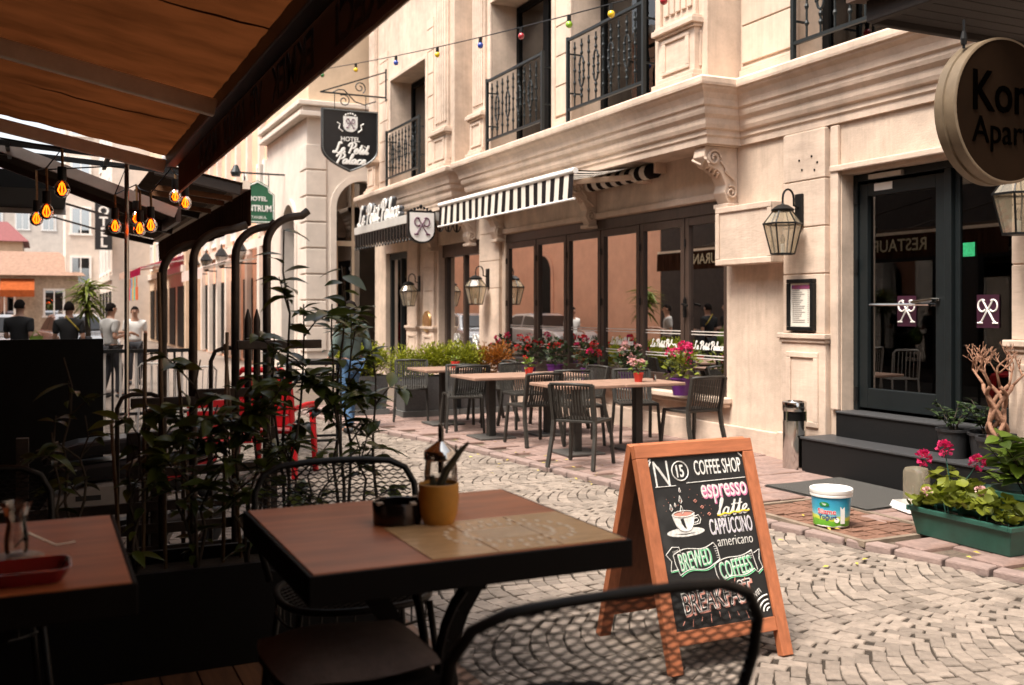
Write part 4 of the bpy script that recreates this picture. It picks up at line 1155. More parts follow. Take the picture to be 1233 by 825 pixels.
# left-hand row: dark cafe front under the awnings, then salmon houses that the windows mirror
cafe = thing('cafe_building', 'dark cafe front behind the terrace awnings', 'building', (-3.2, 8, 0))
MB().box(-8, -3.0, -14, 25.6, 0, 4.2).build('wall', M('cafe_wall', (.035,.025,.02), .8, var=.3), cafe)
MB().box(-8, -3.02, -14, 25.6, 4.2, 9.5).build('upper_wall', CREAM, cafe)
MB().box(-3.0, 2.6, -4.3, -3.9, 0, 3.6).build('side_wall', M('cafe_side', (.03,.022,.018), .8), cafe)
for k in range(6):
    o = MB().box(-3.02+.002, -2.95, 1+k*3.6, 3.6+k*3.6, .3, 2.8).build('window', BLACKP, cafe)
    MB().box(-2.948, -2.94, 1.15+k*3.6, 3.45+k*3.6, .45, 2.65).build('pane', DOOR_GLASS, o)
lh = facade('salmon_house', 'salmon house opposite the hotel', 'building', -3.0, 25.65, 60, 10, SALMON, 1, 0, 0, zfirst=5.2)
for k in range(5):
    yy = 33.5 + k*5.6
    c = MB(); arch_trim(c, yy-.7, yy+.7, .9, 2.9, lambda u, z, d: (-3.0-d, u, z), wd=.16, pr=.06); o = c.build('window', SALMON, lh)
    c = MB(); c.prism([(yy-.7,.9)] + [(yy-.7*math.cos(PI*i/12), 2.9+.7*math.sin(PI*i/12)) for i in range(13)] + [(yy+.7,.9)], lambda p, q, d: (d, p, q), -2.999, -2.985); c.build('pane', BLACKP, o)
# ------------------------------------------------------------------ cafe awnings
AWN_C = FABRIC('awning_cloth', (.10,.038,.016), .34, var=.34, scale=2.6, tcol=(.115,.034,.010), stretch=(.7,1.6,1))
VAL_C = FABRIC('awning_valance_cloth', (.075,.030,.017), .12, var=.35, scale=3, stretch=(1,.3,1))
ARM_PAINT = M('arm_paint', (.80,.68,.56), .5, var=.12, scale=8)
DARKBROWN = M('dark_brown_metal', (.030,.018,.012), .5, var=.2)
ca = thing('cafe_awning', 'large rust brown cafe awning with pale metal arms overhead', 'awning', (-1, 3, 2.6))
XF, ZF, SL = 1.0, 2.86, .205
YA0, YA1 = -3.85, 8.75
def cloth(u, v):
    x = XF - u*3.98; y = YA0 + (YA1-YA0)*v
    ph = ((y-.8) % 2.62)/2.62
    sag = .07*math.sin(PI*ph)*math.sin(PI*min(1, u*1.1+.05))
    rip = .008*math.sin(x*26+3*math.sin(y*1.7))*(.3+.7*u) + .006*math.sin(y*31+2*math.sin(x*4))
    return (x, y, ZF + SL*(XF-x) - sag*.55 + rip)
vs, fs = grid(70, 110, cloth); c = MB(); c.add(vs, fs); c.build('canopy_cloth', AWN_C, ca, smooth='all')
for yy in (1.9, 4.55, 7.15):
    c = MB(); vs, fs = grid(40, 1, lambda u, v: tuple(a + b for a, b in zip(cloth(u, (yy+.022*(v-.5)-YA0)/(YA1-YA0)), (0, 0, -.006)))); c.add(vs, fs); c.build('seam', VAL_C, ca)
def val(u, v):
    y = YA0 + (YA1-YA0)*u
    return (XF+.035+.006*math.sin(y*9)*v, y, ZF-.02-.27*v)
vs, fs = grid(90, 4, val); c = MB(); c.add(vs, fs); c.build('valance', VAL_C, ca, smooth='all')
c = MB(); c.tube([(XF+.035,YA0,ZF-.29),(XF+.035,YA1,ZF-.29)], .008, 6); c.build('hem_piping', M('hem_pale', (.42,.30,.22), .6), ca)
c = MB(); c.box(XF-.07, XF+.02, YA0, YA1, ZF-.075, ZF+.02); c.build('front_profile', DARKBROWN, ca, bevel=.01)
MIRROR_TXT = M('valance_text', (.012,.006,.005), .8)
VALTXT_OUT = M('valance_text_out', (.62,.56,.40), .7)
for (wd, yy, ww) in (('SIRKECI', 3.3, .95), ('EKMEK', 4.55, .85), ('VE', 5.35, .3), ('UNLU', 6.05, .65), ('MAMUL', 7.1, .85)):
    text('valance_word', wd, .215, TRS((XF+.026, yy, ZF-.165), FACE_PX), MIRROR_TXT, ca, ext=.0008, bold=.004, w=ww, h=.17)
text('valance_lettering', 'Bulut PUB & RESTAURANT', .25, TRS((XF+.05, 6.9, ZF-.16), FACE_PX), VALTXT_OUT, ca, ext=.0008, bold=.002, sx=1.0)
for yy in (.72, 3.34, 5.96, 8.58):
    c = MB(); zz = lambda x: ZF + SL*(XF-x) - .115
    c.beam((XF-.09, yy, zz(XF-.09)), (XF-1.35, yy, zz(XF-1.35)), .055, .10); c.build('arm', ARM_PAINT, ca, bevel=.008)
    c = MB(); c.beam((XF-1.352, yy, zz(XF-1.352)), (-2.95, yy, zz(-2.95)), .07, .12); c.build('arm_sleeve', DARKBROWN, ca, bevel=.008)
a2 = thing('dark_awning', 'dark awning with a brown valance over the neighbouring cafe', 'awning', (0, 14, 2.5))
X2, Z2 = 1.82, 2.82
DARK_CLOTH = FABRIC('dark_awning_cloth', (.022,.014,.010), .12, var=.3)
VAL2 = FABRIC('dark_valance', (.045,.022,.014), .08, var=.5, scale=6, stretch=(6,6,.3))
vs, fs = grid(10, 40, lambda u, v: (X2-u*.85, 9.9+8.6*v, Z2+.19*u*.85-.02*abs(math.sin(v*PI*4))*math.sin(PI*u))); c = MB(); c.add(vs, fs); c.build('canopy_cloth', DARK_CLOTH, a2, smooth='all')
c = MB(); vs, fs = grid(60, 3, lambda u, v: (X2+.03+.012*math.sin(u*70)*v, 9.9+8.6*u, Z2-.02-.38*v)); c.add(vs, fs); c.build('valance', VAL2, a2, smooth='all')
c = MB(); c.box(X2-.05, X2+.02, 9.9, 18.5, Z2-.05, Z2+.03); c.build('front_profile', ARM_PAINT, a2)
for yy in (9.96, 12.8, 15.6, 18.4):
    c = MB(); c.beam((X2-.06,yy,Z2-.06),(X2-.85,yy,Z2+.10),.06,.10); c.build('arm', DARKBROWN, a2, bevel=.008)
    c = MB(); c.beam((X2-.84,yy,Z2+.10),(-2.97,yy,4.0),.03,.03); c.build('tie_rod', DARKBROWN, a2)
for yy in (10.2, 10.7, 11.6):
    c = MB(); c.beam((X2-.1, yy, Z2-.12), (X2-.8, yy+.2, Z2-.02), .05, .05); c.build('timber_batten', M('lit_timber', (.22,.10,.04), .7, var=.3), a2)
a3 = thing('side_awning', 'steep dark awning seen edge-on beyond the steel post', 'awning', (-.8, 9.6, 2.6))
vs, fs = grid(24, 6, lambda u, v: (1.06-u*4.0, 9.15+1.1*v, 2.46+.36*u*4.0)); c = MB(); c.add(vs, fs); c.build('canopy_cloth', DARK_CLOTH, a3)
c = MB(); c.beam((1.06,9.14,2.44),(-2.9,9.14,2.44+.36*3.96),.05,.09); c.build('edge_profile', M('edge_pale', (.30,.25,.22), .6), a3)
c = MB(); c.beam((1.06,10.25,2.44),(-2.9,10.25,2.44+.36*3.96),.05,.09); c.box(1.06,1.10,9.12,10.27,2.36,2.5); c.build('frame', DARKBROWN, a3)
a4 = thing('flat_canopy', 'flat dark canopy with a pale edge strip at the far left', 'canopy', (-1.4, 12, 2.7))
c = MB(); c.box(-2.98,.24,11.0,13.2,2.80,2.98); c.build('deck', BLACKP, a4)
c = MB(); c.box(-2.98,.26,13.2,13.26,2.74,3.0); c.build('edge_strip', M('edge_white', (.45,.42,.40), .6), a4)
text('valance_lettering', 'RESTAURANT', .30, TRS((X2+.05, 16.4, Z2-.2), FACE_PX), VALTXT_OUT, a2, ext=.001, bold=.002)
text('valance_lettering', 'RESTAURANT', .28, TRS((X2+.05, 12.2, Z2-.2), FACE_PX), VALTXT_OUT, a2, ext=.001, bold=.002)
# steel frame between the awnings and its post
fr_ = thing('steel_frame', 'thin steel post and rails between the two awnings', 'frame', (.6, 8.8, 0))
c = MB(); c.tube([(.62,8.62,0),(.62,8.62,2.78)], .018, 8); c.build('post', STEEL, fr_, smooth=True)
c = MB()
for yy in (8.95, 9.5): c.beam((1.16,yy,2.84),(-2.9,yy,3.1),.03,.045)
for k in range(4): c.beam((.5-k*.75,8.9,2.86+k*.05),(.5-k*.75,9.6,2.86+k*.05),.03,.04)
c.build('rail', BLACK_METAL, fr_)
# ------------------------------------------------------------------ hanging filament bulbs
AMBER = GLASS('amber_glass', (.95,.42,.10), .03)
FIL = M('filament', (1.0,.22,.025), .5, emit=3.2)
def hanging_bulb(p, L, label):
    t = thing('filament_bulb', label, 'bulb', p, 0, 'amber filament bulbs under the awnings')
    x, y, z = p
    c = MB(); c.tube([(x,y,z+L),(x+.004,y,z+L*.5),(x,y,z+.10)], .010, 6); c.build('rope_cord', M('rope', (.22,.13,.06), .9, var=.3, scale=60), t)
    c = MB(); c.lathe([(.028,.14),(.03,.06),(.024,.05)], 10, p); c.build('socket', BLACK_METAL, t, smooth=True)
    c = MB(); c.lathe([(.016,.06),(.02,.05),(.038,.03),(.049,.006),(.051,-.016),(.045,-.038),(.03,-.056),(.001,-.066)], 18, p, cap=False); c.build('globe', AMBER, t, smooth='all')
    c = MB()
    for k in range(4):
        a = k*PI/2; c.tube([(x+.006*math.cos(a),y+.006*math.sin(a),z+.04),(x+.024*math.cos(a),y+.024*math.sin(a),z-.015),(x+.008*math.cos(a),y+.008*math.sin(a),z-.045)], .0045, 5)
    c.build('filament', FIL, t)
bulb_tops = []
for (p, L, lab) in (
    ((0.12, 7.24, 2.4), 0.42, 'largest amber bulb of the left cluster, lit'),
    ((0.03, 7.95, 2.31), 0.5, 'middle amber bulb of the left cluster, smaller than the largest'),
    ((-0.04, 8.86, 2.33), 0.62, 'lowest and smallest amber bulb of the left cluster'),
    ((0.53, 8.59, 2.27), 0.4, 'lowest amber bulb beside the steel post, left of it'),
    ((0.72, 8.95, 2.37), 0.45, 'upper amber bulb to the right of the steel post'),
    ((0.71, 8.51, 2.25), 0.5, 'lower amber bulb to the right of the steel post'),
    ((0.77, 8.26, 2.26), 0.4, 'amber bulb farthest right of the steel post'),
    ((1.04, 9.02, 2.58), 0.3, 'left bulb of the pair under the awning corner'),
    ((1.08, 8.67, 2.49), 0.32, 'right bulb of the pair under the awning corner'),
):
    hanging_bulb(p, L*.62, lab); bulb_tops.append(Vector((p[0], p[1], p[2]+L*.62)))
bc_ = thing('bulb_cable', 'thin black cable that the amber bulbs hang from', 'cable', (0, 8, 2.7))
route = [Vector((-2.95,7.0,3.0))] + bulb_tops[:3] + [Vector((.62,8.62,2.76))] + bulb_tops[3:7] + [Vector((.97,8.7,2.77))] + bulb_tops[7:] + [Vector((1.16,8.95,2.84))]
c = MB(); c.tube(route, .006, 5); c.build('wire', BLACK_METAL, bc_)

# ------------------------------------------------------------------ terrace platform
PLANK = M('terrace_plank', (.13,.06,.028), .55, var=.35, scale=5, stretch=(8,.7,1), rand=.25, bump=.15)
TZ = .25
tf = MB().box(-3.0, 1.44, -3.9, 4.40, 0, TZ-.024).build('terrace_floor', BLACKP)
tag(tf, kind='structure')
k = 0; x = -2.95
plm = MB().box(-.062,.062,-4.1,4.1,-.022,0).mesh('plank', PLANK)
while x < 1.40:
    mesh_obj('plank', plm, tf, world=TRS((x, .26, TZ))); x += .131
# ------------------------------------------------------------------ cafe tables
TABLE_TOP = M('brown_laminate', (.44,.150,.062), .40, spec=.35, var=.24, scale=3, stretch=(1,6,1), detail=3)
EDGE = M('table_edge', (.004,.003,.0028), .6, spec=.12)
def cafe_table(x0, x1, y0, y1, label):
    t = thing('cafe_table', label, 'table', ((x0+x1)/2, (y0+y1)/2, TZ), 0, 'brown cafe tables on the terrace')
    MB().box(x0+.012, x1-.012, y0+.012, y1-.012, .965, 1.002).build('top', TABLE_TOP, t, bevel=.002)
    e = MB()
    for (a,b,c_,d) in ((x0,x1,y0,y0+.0115),(x0,x1,y1-.0115,y1),(x0,x0+.0115,y0+.0116,y1-.0116),(x1-.0115,x1,y0+.0116,y1-.0116)): e.box(a,b,c_,d,.93,1.0)
    e.build('edge_band', EDGE, t, bevel=.003)
    cx, cy = (x0+x1)/2, (y0+y1)/2
    s = MB(); s.box(x0+.05,x1-.05,cy-.03,cy+.03,.905,.964); s.box(cx-.03,cx+.03,y0+.05,cy-.031,.905,.964); s.box(cx-.03,cx+.03,cy+.031,y1-.05,.905,.964); s.build('apron', EDGE, t)
    for (sx, sy) in ((1,0),(-1,0)):
        l = MB()
        for k in range(8):
            f = lambda q: Vector((cx+sx*(.06+.16*(abs(2*q-1))**2), cy, TZ+.03+.624*q))
            l.beam(f(k/8), f((k+1)/8), .055, .03, up=(0,1,0))
        l.build('leg', EDGE, t)
    for s_ in (-1, 1):
        l = MB()
        pts = [(cx+.02, cy+s_*(.05+.22*abs(2*q-1)**2), TZ+.03+.624*q) for q in [i/8 for i in range(9)]]
        l.tube(pts, .014, 8); l.build('brace', EDGE, t, smooth=True)
    b = MB(); b.box(cx-.26,cx+.26,cy-.035,cy+.035,TZ,TZ+.03); b.box(cx-.035,cx+.035,cy-.26,cy-.0355,TZ,TZ+.03); b.box(cx-.035,cx+.035,cy+.0355,cy+.26,TZ,TZ+.03); b.build('foot', EDGE, t)
    return t
cafe_table(.54, 1.39, 2.21, 3.02, 'brown topped cafe table with a plant pot, ashtray and sugar jar')
cafe_table(-.66, .19, 2.32, 3.13, 'brown topped cafe table at the left edge with a red tray')
# printed wooden placemat panel let into the table
pmt = thing('table_print', 'tan wood-plank print laid on the table corner by the chalkboard', 'placemat', (1.12, 2.4, 1.002))
PM = M('tan_print', (.58,.36,.17), .22, var=.25, scale=9, stretch=(1,5,1))
for k in range(3): MB().box(.84+k*.178, .84+k*.178+.174, 2.225, 2.60, 1.0022, 1.0042).build('printed_plank', PM, pmt)
c = MB(); PW = M('print_pale', (.80,.66,.48), .3, var=.2)
for r0 in (.10, .145):
    for i in range(26):
        a = 2*PI*i/26
        c.box(1.13+r0*math.cos(a)*1.2-.006, 1.13+r0*math.cos(a)*1.2+.006, 2.41+r0*math.sin(a)-.012, 2.41+r0*math.sin(a)+.012, 1.0043, 1.0049)
for k in range(7): c.box(1.04+.0*k, 1.22, 2.36+k*.016, 2.366+k*.016, 1.0043, 1.0049)
c.build('print_mark', PW, pmt)
# ashtray, pot, sugar jar
ash = thing('ashtray', 'round dark metal ashtray on the brown table', 'ashtray', (.90, 2.66, 1.002))
c = MB(); c.lathe([(.060,0),(.068,.004),(.070,.058),(.068,.062),(.062,.060),(.060,.022),(.001,.02)], 32, (.90,2.66,1.002), cap=False); c.lathe([(.0001,0),(.06,0)],32,(.90,2.66,1.002),cap=False); c.build('bowl', M('dark_chrome', (.035,.026,.022), .2, metal=.8), ash, smooth=True)
c = MB()
for k in range(4): a = k*PI/2+.4; c.box(.90+.064*math.cos(a)-.008,.90+.064*math.cos(a)+.008,2.66+.064*math.sin(a)-.008,2.66+.064*math.sin(a)+.008,1.06,1.067)
c.build('cigarette_rest', M('rest_steel', (.25,.2,.17), .3, metal=1), ash)
pot = thing('plant_pot', 'mustard orange pot with a small spiky plant on the brown table', 'pot', (1.0, 2.60, 1.002))
c = MB(); c.lathe([(.038,0),(.042,.002),(.052,.03),(.057,.07),(.056,.112),(.052,.114),(.050,.10)], 32, (1.0,2.60,1.002), cap=False); c.lathe([(.0001,0),(.038,0)],32,(1.0,2.60,1.002),cap=False); c.build('pot_body', M('mustard', (.42,.19,.022), .6, var=.15, scale=20, bump=.05), pot, smooth=True)
c = MB(); c.lathe([(.0001,.105),(.051,.104)], 24, (1.0,2.60,1.002), cap=False); c.build('soil', M('soil', (.03,.018,.01), .95, bump=.5), pot)
c = MB(); c.tube([(1.0,2.60,1.10),(1.02,2.59,1.15),(1.055,2.572,1.205),(1.075,2.562,1.228)], [.012,.012,.008,.004], 7); c.tube([(.99,2.61,1.1),(.985,2.61,1.135)], [.014,.006], 6); c.tube([(1.045,2.577,1.19),(1.043,2.577,1.222)], [.005,.002], 5); c.build('spiky_stem', M('stem_dark', (.035,.030,.012), .7, var=.5, scale=60), pot, smooth=True)
jar = thing('sugar_jar', 'glass sugar dispenser with a steel spout lid on the brown table', 'sugar dispenser', (1.10, 2.84, 1.002))
jc = (1.10, 2.84, 1.002)
c = MB(); c.lathe([(.0001,.002),(.046,.002),(.050,.01),(.051,.10),(.047,.135),(.045,.142)], 28, jc, cap=False); c.build('glass_body', CLEAR, jar, smooth=True)
c = MB(); c.lathe([(.0001,.006),(.0455,.006),(.047,.012),(.047,.078),(.0001,.086)], 24, jc, cap=False); c.build('sugar', M('brown_sugar', (.36,.22,.13), .9, var=.2, scale=60), jar, smooth=True)
c = MB(); c.lathe([(.050,.140),(.052,.142),(.052,.165),(.048,.170),(.018,.190),(.014,.195)], 28, jc, cap=False); c.build('lid', CHROME, jar, smooth=True)
c = MB(); c.tube([(1.10,2.84,1.10),(1.10,2.84,1.235),(1.097,2.84,1.25)], [.009,.009,.005], 10); c.build('spout', M('spout_dark', (.08,.07,.06), .25, metal=1), jar, smooth=True)
# tea glass and red tray at the left edge
tg = thing('tea_glass', 'waisted clear tea glass on a patterned saucer at the left edge', 'tea glass', (-.04, 2.62, 1.002))
tc_ = (-.055, 2.66, 1.002)
c = MB(); c.lathe([(.062,.004),(.055,.008),(.03,.01),(.0001,.01)], 24, tc_, cap=False); c.lathe([(.0001,0),(.045,0),(.062,.004)], 24, tc_, cap=False); c.build('saucer', M('saucer', (.30,.24,.19), .35, var=.5, scale=50), tg, smooth=True)
c = MB(); c.lathe([(.02,.012),(.026,.02),(.027,.05),(.021,.085),(.028,.12),(.036,.138),(.0345,.138),(.019,.085),(.024,.05),(.022,.022),(.0001,.02)], 24, tc_, cap=False); c.build('glass_body', CLEAR, tg, smooth=True)
c = MB(); c.tube([(-.06,2.66,1.03),(-.03,2.67,1.06),(.03,2.70,1.018),(.075,2.745,1.012)], .003, 5); c.build('spoon', STEEL, tg)
tr = thing('red_tray', 'glossy red dish on the table at the left edge', 'dish', (-.06, 2.44, 1.002))
RED_G = M('red_lacquer', (.16,.006,.012), .15, var=.2, coat=.8)
c = MB(); B = [(-.11,-.07),(.11,-.07),(.11,.07),(-.11,.07)]; tx, ty = -.045, 2.44
def rr(w_, h_, r_, z): 
    return [(tx+sx*(w_-r_)+r_*math.cos(a), ty+sy*(h_-r_)+r_*math.sin(a), z) for (sx,sy,a0) in ((1,1,0),(-1,1,PI/2),(-1,-1,PI),(1,-1,1.5*PI)) for a in [a0+PI/2*i/4 for i in range(5)]]
rings = [rr(.085,.055,.02,1.004), rr(.105,.075,.03,1.036), rr(.10,.07,.028,1.036), rr(.08,.05,.02,1.010)]
for q in rings: c.v += q
for i in range(3):
    for k in range(20): l = (k+1) % 20; c.f.append((i*20+k, i*20+l, (i+1)*20+l, (i+1)*20+k))
c.f.append(tuple(range(60,80))); c.f.append(tuple(range(0,20))[::-1]); c.build('dish', RED_G, tr, smooth=True)

# ------------------------------------------------------------------ black mesh chairs
CH_BLACK = M('chair_black', (.004,.0036,.003), .45, var=.3, scale=30, spec=.25)
def mesh_sheet(fn, nu, nv, r):
    """expanded metal: zig-zag strands over the unit square mapped by fn(u, v) -> point or None"""
    mb = MB()
    for j in range(nv+1):
        run = []
        for i in range(nu*2+1):
            u = i/(nu*2); v = (j + (.5 if (i % 2) == (j % 2) else 0) - .25)/nv
            p = fn(u, v) if 0 <= v <= 1 else None
            if p is None:
                if len(run) > 1: mb.tube(run, r, 4)
                run = []
            else: run.append(p)
        if len(run) > 1: mb.tube(run, r, 4)
    return mb
def mesh_chair(label):
    t = thing('mesh_chair', label, 'chair', (0, 0, 0), 0, 'black steel mesh chairs on the terrace')
    W, H0, H1 = .27, .45, .82
    def hoop(s):    # s 0..1 along the back hoop, from left seat corner over the top to the right
        pts = [(-.235,-.20,.45), (-.262,-.225,.56), (-.278,-.245,.66), (-.275,-.262,.735), (-.245,-.275,.79), (-.19,-.283,.815), (-.10,-.29,.823), (0,-.292,.825)]
        return pts + [(-x, y, z) for (x, y, z) in pts[-2::-1]]
    hp = hoop(0)
    c = MB(); c.tube(hp, .0112, 10); c.build('back_hoop', CH_BLACK, t, smooth='all', local=True)
    def back(u, v):
        z = .47 + .352*v
        hw = .245 + .033*min(1, (z-.45)/.2) if z < .70 else (.276 - .030*((z-.70)/.09)**1.6 if z < .79 else .246*max(0, (1-((z-.79)/.036)**2))**.5)
        x = (u*2-1)*.278
        if abs(x) > hw-.004: return None
        y = -.205 - .09*(z-.45)/.375 + .012*(x/.27)**2 - .006
        return (x, y, z)
    mesh_sheet(back, 19, 26, .0028).build('back_mesh', CH_BLACK, t, local=True)
    ring = [(.235*math.copysign(abs(math.cos(a))**.75, math.cos(a)), .0+.225*math.copysign(abs(math.sin(a))**.75, math.sin(a)), .45) for a in [2*PI*i/36 for i in range(36)]]
    c = MB(); c.tube(ring, .0115, 8, closed=True); c.build('seat_ring', CH_BLACK, t, smooth='all', local=True)
    def seat(u, v):
        x, y = (u*2-1)*.235, (v*2-1)*.225
        if (abs(x)/.235)**2.6 + (abs(y)/.225)**2.6 > .98: return None
        return (x, y, .448 - .012*(1-(x/.235)**2)*(1-(y/.225)**2))
    mesh_sheet(seat, 16, 26, .0034).build('seat_mesh', CH_BLACK, t, local=True)
    c = MB(); sk_ = []
    for i in range(30):
        a = 2*PI*i/30
        p = (.232*math.copysign(abs(math.cos(a))**.75, math.cos(a)), .222*math.copysign(abs(math.sin(a))**.75, math.sin(a)))
        c.tube([(p[0],p[1],.445),(p[0],p[1],.39)], .003, 4)
    c.tube([(x,y,.39) for (x,y,z) in ring], .005, 5, closed=True); c.build('seat_skirt', CH_BLACK, t, local=True)
    for (sx, sy) in ((-1,1),(1,1),(-1,-1),(1,-1)):
        c = MB(); c.tube([(sx*.20,sy*.18,.445),(sx*.225,sy*.215,.2),(sx*.24,sy*.24,0)], .011, 8); c.build('leg', CH_BLACK, t, smooth='all', local=True)
    return t
mch = mesh_chair('x'); used = []
front_chair = place_copy(mch, (.975, 1.88, TZ), R(89-90), 'black mesh chair with its back towards the camera, in front of the chalkboard', used)
place_copy(mch, (.90, 3.10, TZ), R(180-4), 'black mesh chair behind the brown table, facing the camera', used)
place_copy(mch, (-.22, 3.42, TZ), R(180+6), 'black mesh chair behind the red tray table at the left edge', used)
front_chair.scale = (1.2, 1.05, 1.0)
# cushioned stool under the table
stl = thing('cushioned_stool', 'stool with a worn brown cushion pushed under the brown table', 'stool', (.66, 2.36, TZ))
c = MB()
vs, fs = grid(14, 14, lambda u, v: ((.68+(u*2-1)*.20*(1-.10*abs(v*2-1)**3)), 2.40+(v*2-1)*.20*(1-.10*abs(u*2-1)**3), .755+.035*(1-abs(u*2-1)**4)*(1-abs(v*2-1)**4)+.004*math.sin(u*9+v*5)))
c.add(vs, fs)
vs, fs = grid(14, 14, lambda u, v: ((.68+(u*2-1)*.20*(1-.10*abs(v*2-1)**3)), 2.40+(v*2-1)*.20*(1-.10*abs(u*2-1)**3), .755-.03*(1-abs(u*2-1)**4)*(1-abs(v*2-1)**4)))
c.add(vs, [f[::-1] for f in fs]); c.build('cushion', M('brown_cushion', (.085,.062,.054), .9, var=.2, scale=30, bump=.3, bscale=200), stl, smooth='all')
c = MB(); c.box(.50,.86,2.22,2.58,.70,.724); c.build('seat', EDGE, stl)
for (sx, sy) in ((-1,-1),(1,-1),(1,1),(-1,1)):
    c = MB(); c.tube([(.68+sx*.16,2.40+sy*.16,.70),(.68+sx*.19,2.40+sy*.19,TZ)], .012, 8); c.build('leg', EDGE, stl)
# ------------------------------------------------------------------ hotel pavement tables and chairs
CHAIR_G = M('chair_grey', (.030,.027,.023), .5, var=.25, scale=20, spec=.35)
def slat_chair():
    t = thing('slatted_chair', 'x', 'chair', (0,0,0), 0, 'dark grey slatted chairs at the pavement tables')
    c = MB()
    prof_ = [(-.285,.80),(-.262,.68),(-.235,.55),(-.205,.475),(-.15,.452),(0,.442),(.12,.447),(.205,.455)]
    for k in range(13):
        x = -.192 + k*.032
        for (a, b) in zip(prof_, prof_[1:]): c.beam((x,a[0],a[1]),(x*1.0,b[0],b[1]),.017,.009, up=(0,1,.3))
    c.build('slats', CHAIR_G, t, local=True)
    c = MB(); c.tube([(-.225,-.29,.815),(0,-.31,.822),(.225,-.29,.815)], .016, 8); c.build('top_rail', CHAIR_G, t, smooth='all', local=True)
    c = MB(); c.box(-.225,-.20,-.20,.215,.432,.462); c.box(.20,.225,-.20,.215,.432,.462); c.box(-.199,.199,.195,.222,.43,.458); c.box(-.199,.199,-.222,-.195,.44,.468); c.build('seat_frame', CHAIR_G, t, local=True, bevel=.006)
    for s in (-1, 1):
        c = MB()
        for (a, b, w1) in (((s*.212,.20,.45),(s*.235,.245,0),.03),): c.beam(a,b,.032,.036)
        c.build('leg', CHAIR_G, t, local=True, bevel=.006)
        c = MB(); P = [(s*.222,-.295,.815),(s*.220,-.245,.60),(s*.218,-.215,.46),(s*.225,-.235,.30),(s*.240,-.315,0)]
        for a, b in zip(P, P[1:]): c.beam(a,b,.032,.044, up=(0,1,.2))
        c.build('leg', CHAIR_G, t, local=True)
    return t
pc = slat_chair(); used = []
for (x, y, deg, lab) in (
    (4.86, 8.66, 38, 'dark slatted chair nearest the kerb, turned with its back to the street'),
    (5.60, 10.06, 255, 'slatted chair with sunlit grey back behind the nearest table, kerb end'),
    (6.32, 9.98, 250, 'slatted chair behind the nearest table, wall end, facing the flower pot'),
    (6.42, 9.02, 94, 'slatted chair at the wall end of the nearest table, beside the magenta geranium'),
    (5.12, 10.30, 92, 'slatted chair with its back to the camera at the middle table'),
    (4.86, 11.72, 250, 'slatted chair facing the camera across the middle table, kerb end'),
    (6.12, 11.0, 185, 'slatted chair at the wall end of the middle table'),
    (5.72, 11.75, 270, 'slatted chair behind the middle table near the window'),
    (4.98, 12.02, 90, 'slatted chair with its back to the camera at the far table'),
    (4.66, 13.18, 250, 'slatted chair facing the camera at the far table, by the hedge planter'),
    (5.62, 12.62, 180, 'slatted chair at the wall end of the far table')):
    place_copy(pc, (x, y, SWZ+.008), R(deg-90), lab, used)
TT = M('pink_table_top', (.30,.185,.135), .42, var=.2, scale=5, stretch=(1,4,1), rand=.06)
def bistro():
    t = thing('bistro_table', 'x', 'table', (0,0,0), 0, 'square pavement tables')
    MB().box(-.38,.38,-.38,.38,.715,.75).build('top', TT, t, local=True, bevel=.008)
    MB().box(-.045,.045,-.045,.045,.02,.714).build('column', CHAIR_G, t, local=True, bevel=.006)
    MB().box(-.23,.23,-.23,.23,0,.022).build('base_plate', M('plate', (.07,.065,.06), .5), t, local=True, bevel=.006)
    return t
bt = bistro(); used = []
for (x, y, lab) in ((5.20,9.40,'square pavement table at the kerb end nearest the chalkboard'),(5.97,9.40,'square pavement table with the red pot of pale flowers'),
                    (4.90,10.98,'square pavement table in the middle row, kerb end'),(5.67,10.98,'square pavement table in the middle row, wall end'),(4.90,12.57,'square pavement table farthest away, beside the hedge planters')):
    place_copy(bt, (x, y, SWZ+.008), 0, lab, used)

# ------------------------------------------------------------------ foliage helpers
def LEAFM(name, c, rough=.45, rand=.3, tr=.25):
    m, nt, out = mk(name); N = nt.nodes.new; L = nt.links.new
    oi = N('ShaderNodeObjectInfo'); geo = N('ShaderNodeNewGeometry'); 
    ad = N('ShaderNodeMath'); ad.operation = 'ADD'; L(oi.outputs['Random'], ad.inputs[0]); L(geo.outputs['Random Per Island'], ad.inputs[1])
    fr = N('ShaderNodeMath'); fr.operation = 'FRACT'; L(ad.outputs[0], fr.inputs[0])
    rp = N('ShaderNodeValToRGB'); e = rp.color_ramp.elements
    e[0].color = (c[0]*(1-rand), c[1]*(1-rand), c[2]*(1-rand), 1); e[1].color = (min(1,c[0]*(1+rand*1.4)), min(1,c[1]*(1+rand)), c[2]*(1+rand*.3), 1)
    L(fr.outputs[0], rp.inputs[0])
    b = N('ShaderNodeBsdfPrincipled'); b.inputs['Roughness'].default_value = rough; L(rp.outputs[0], b.inputs['Base Color'])
    t = N('ShaderNodeBsdfTranslucent'); L(rp.outputs[0], t.inputs[0])
    mx = N('ShaderNodeMixShader'); mx.inputs[0].default_value = tr; L(b.outputs[0], mx.inputs[1]); L(t.outputs[0], mx.inputs[2]); L(mx.outputs[0], out.inputs[0])
    return m
LAUREL = LEAFM('laurel_leaf', (.060,.085,.018), .28, .5, .28)
GERAN = LEAFM('geranium_leaf', (.15,.19,.022), .6, .5, .3)
DARKLEAF = LEAFM('dark_leaf', (.022,.045,.012), .5, .5, .2)
THUJA = LEAFM('thuja_leaf', (.22,.26,.018), .7, .5, .3)
THUJA_O = LEAFM('autumn_leaf', (.30,.12,.02), .7, .4, .3)
PALML = LEAFM('palm_leaf', (.14,.19,.025), .5, .5, .3)
BRIGHT = LEAFM('bright_leaf', (.10,.17,.02), .5, .5, .3)
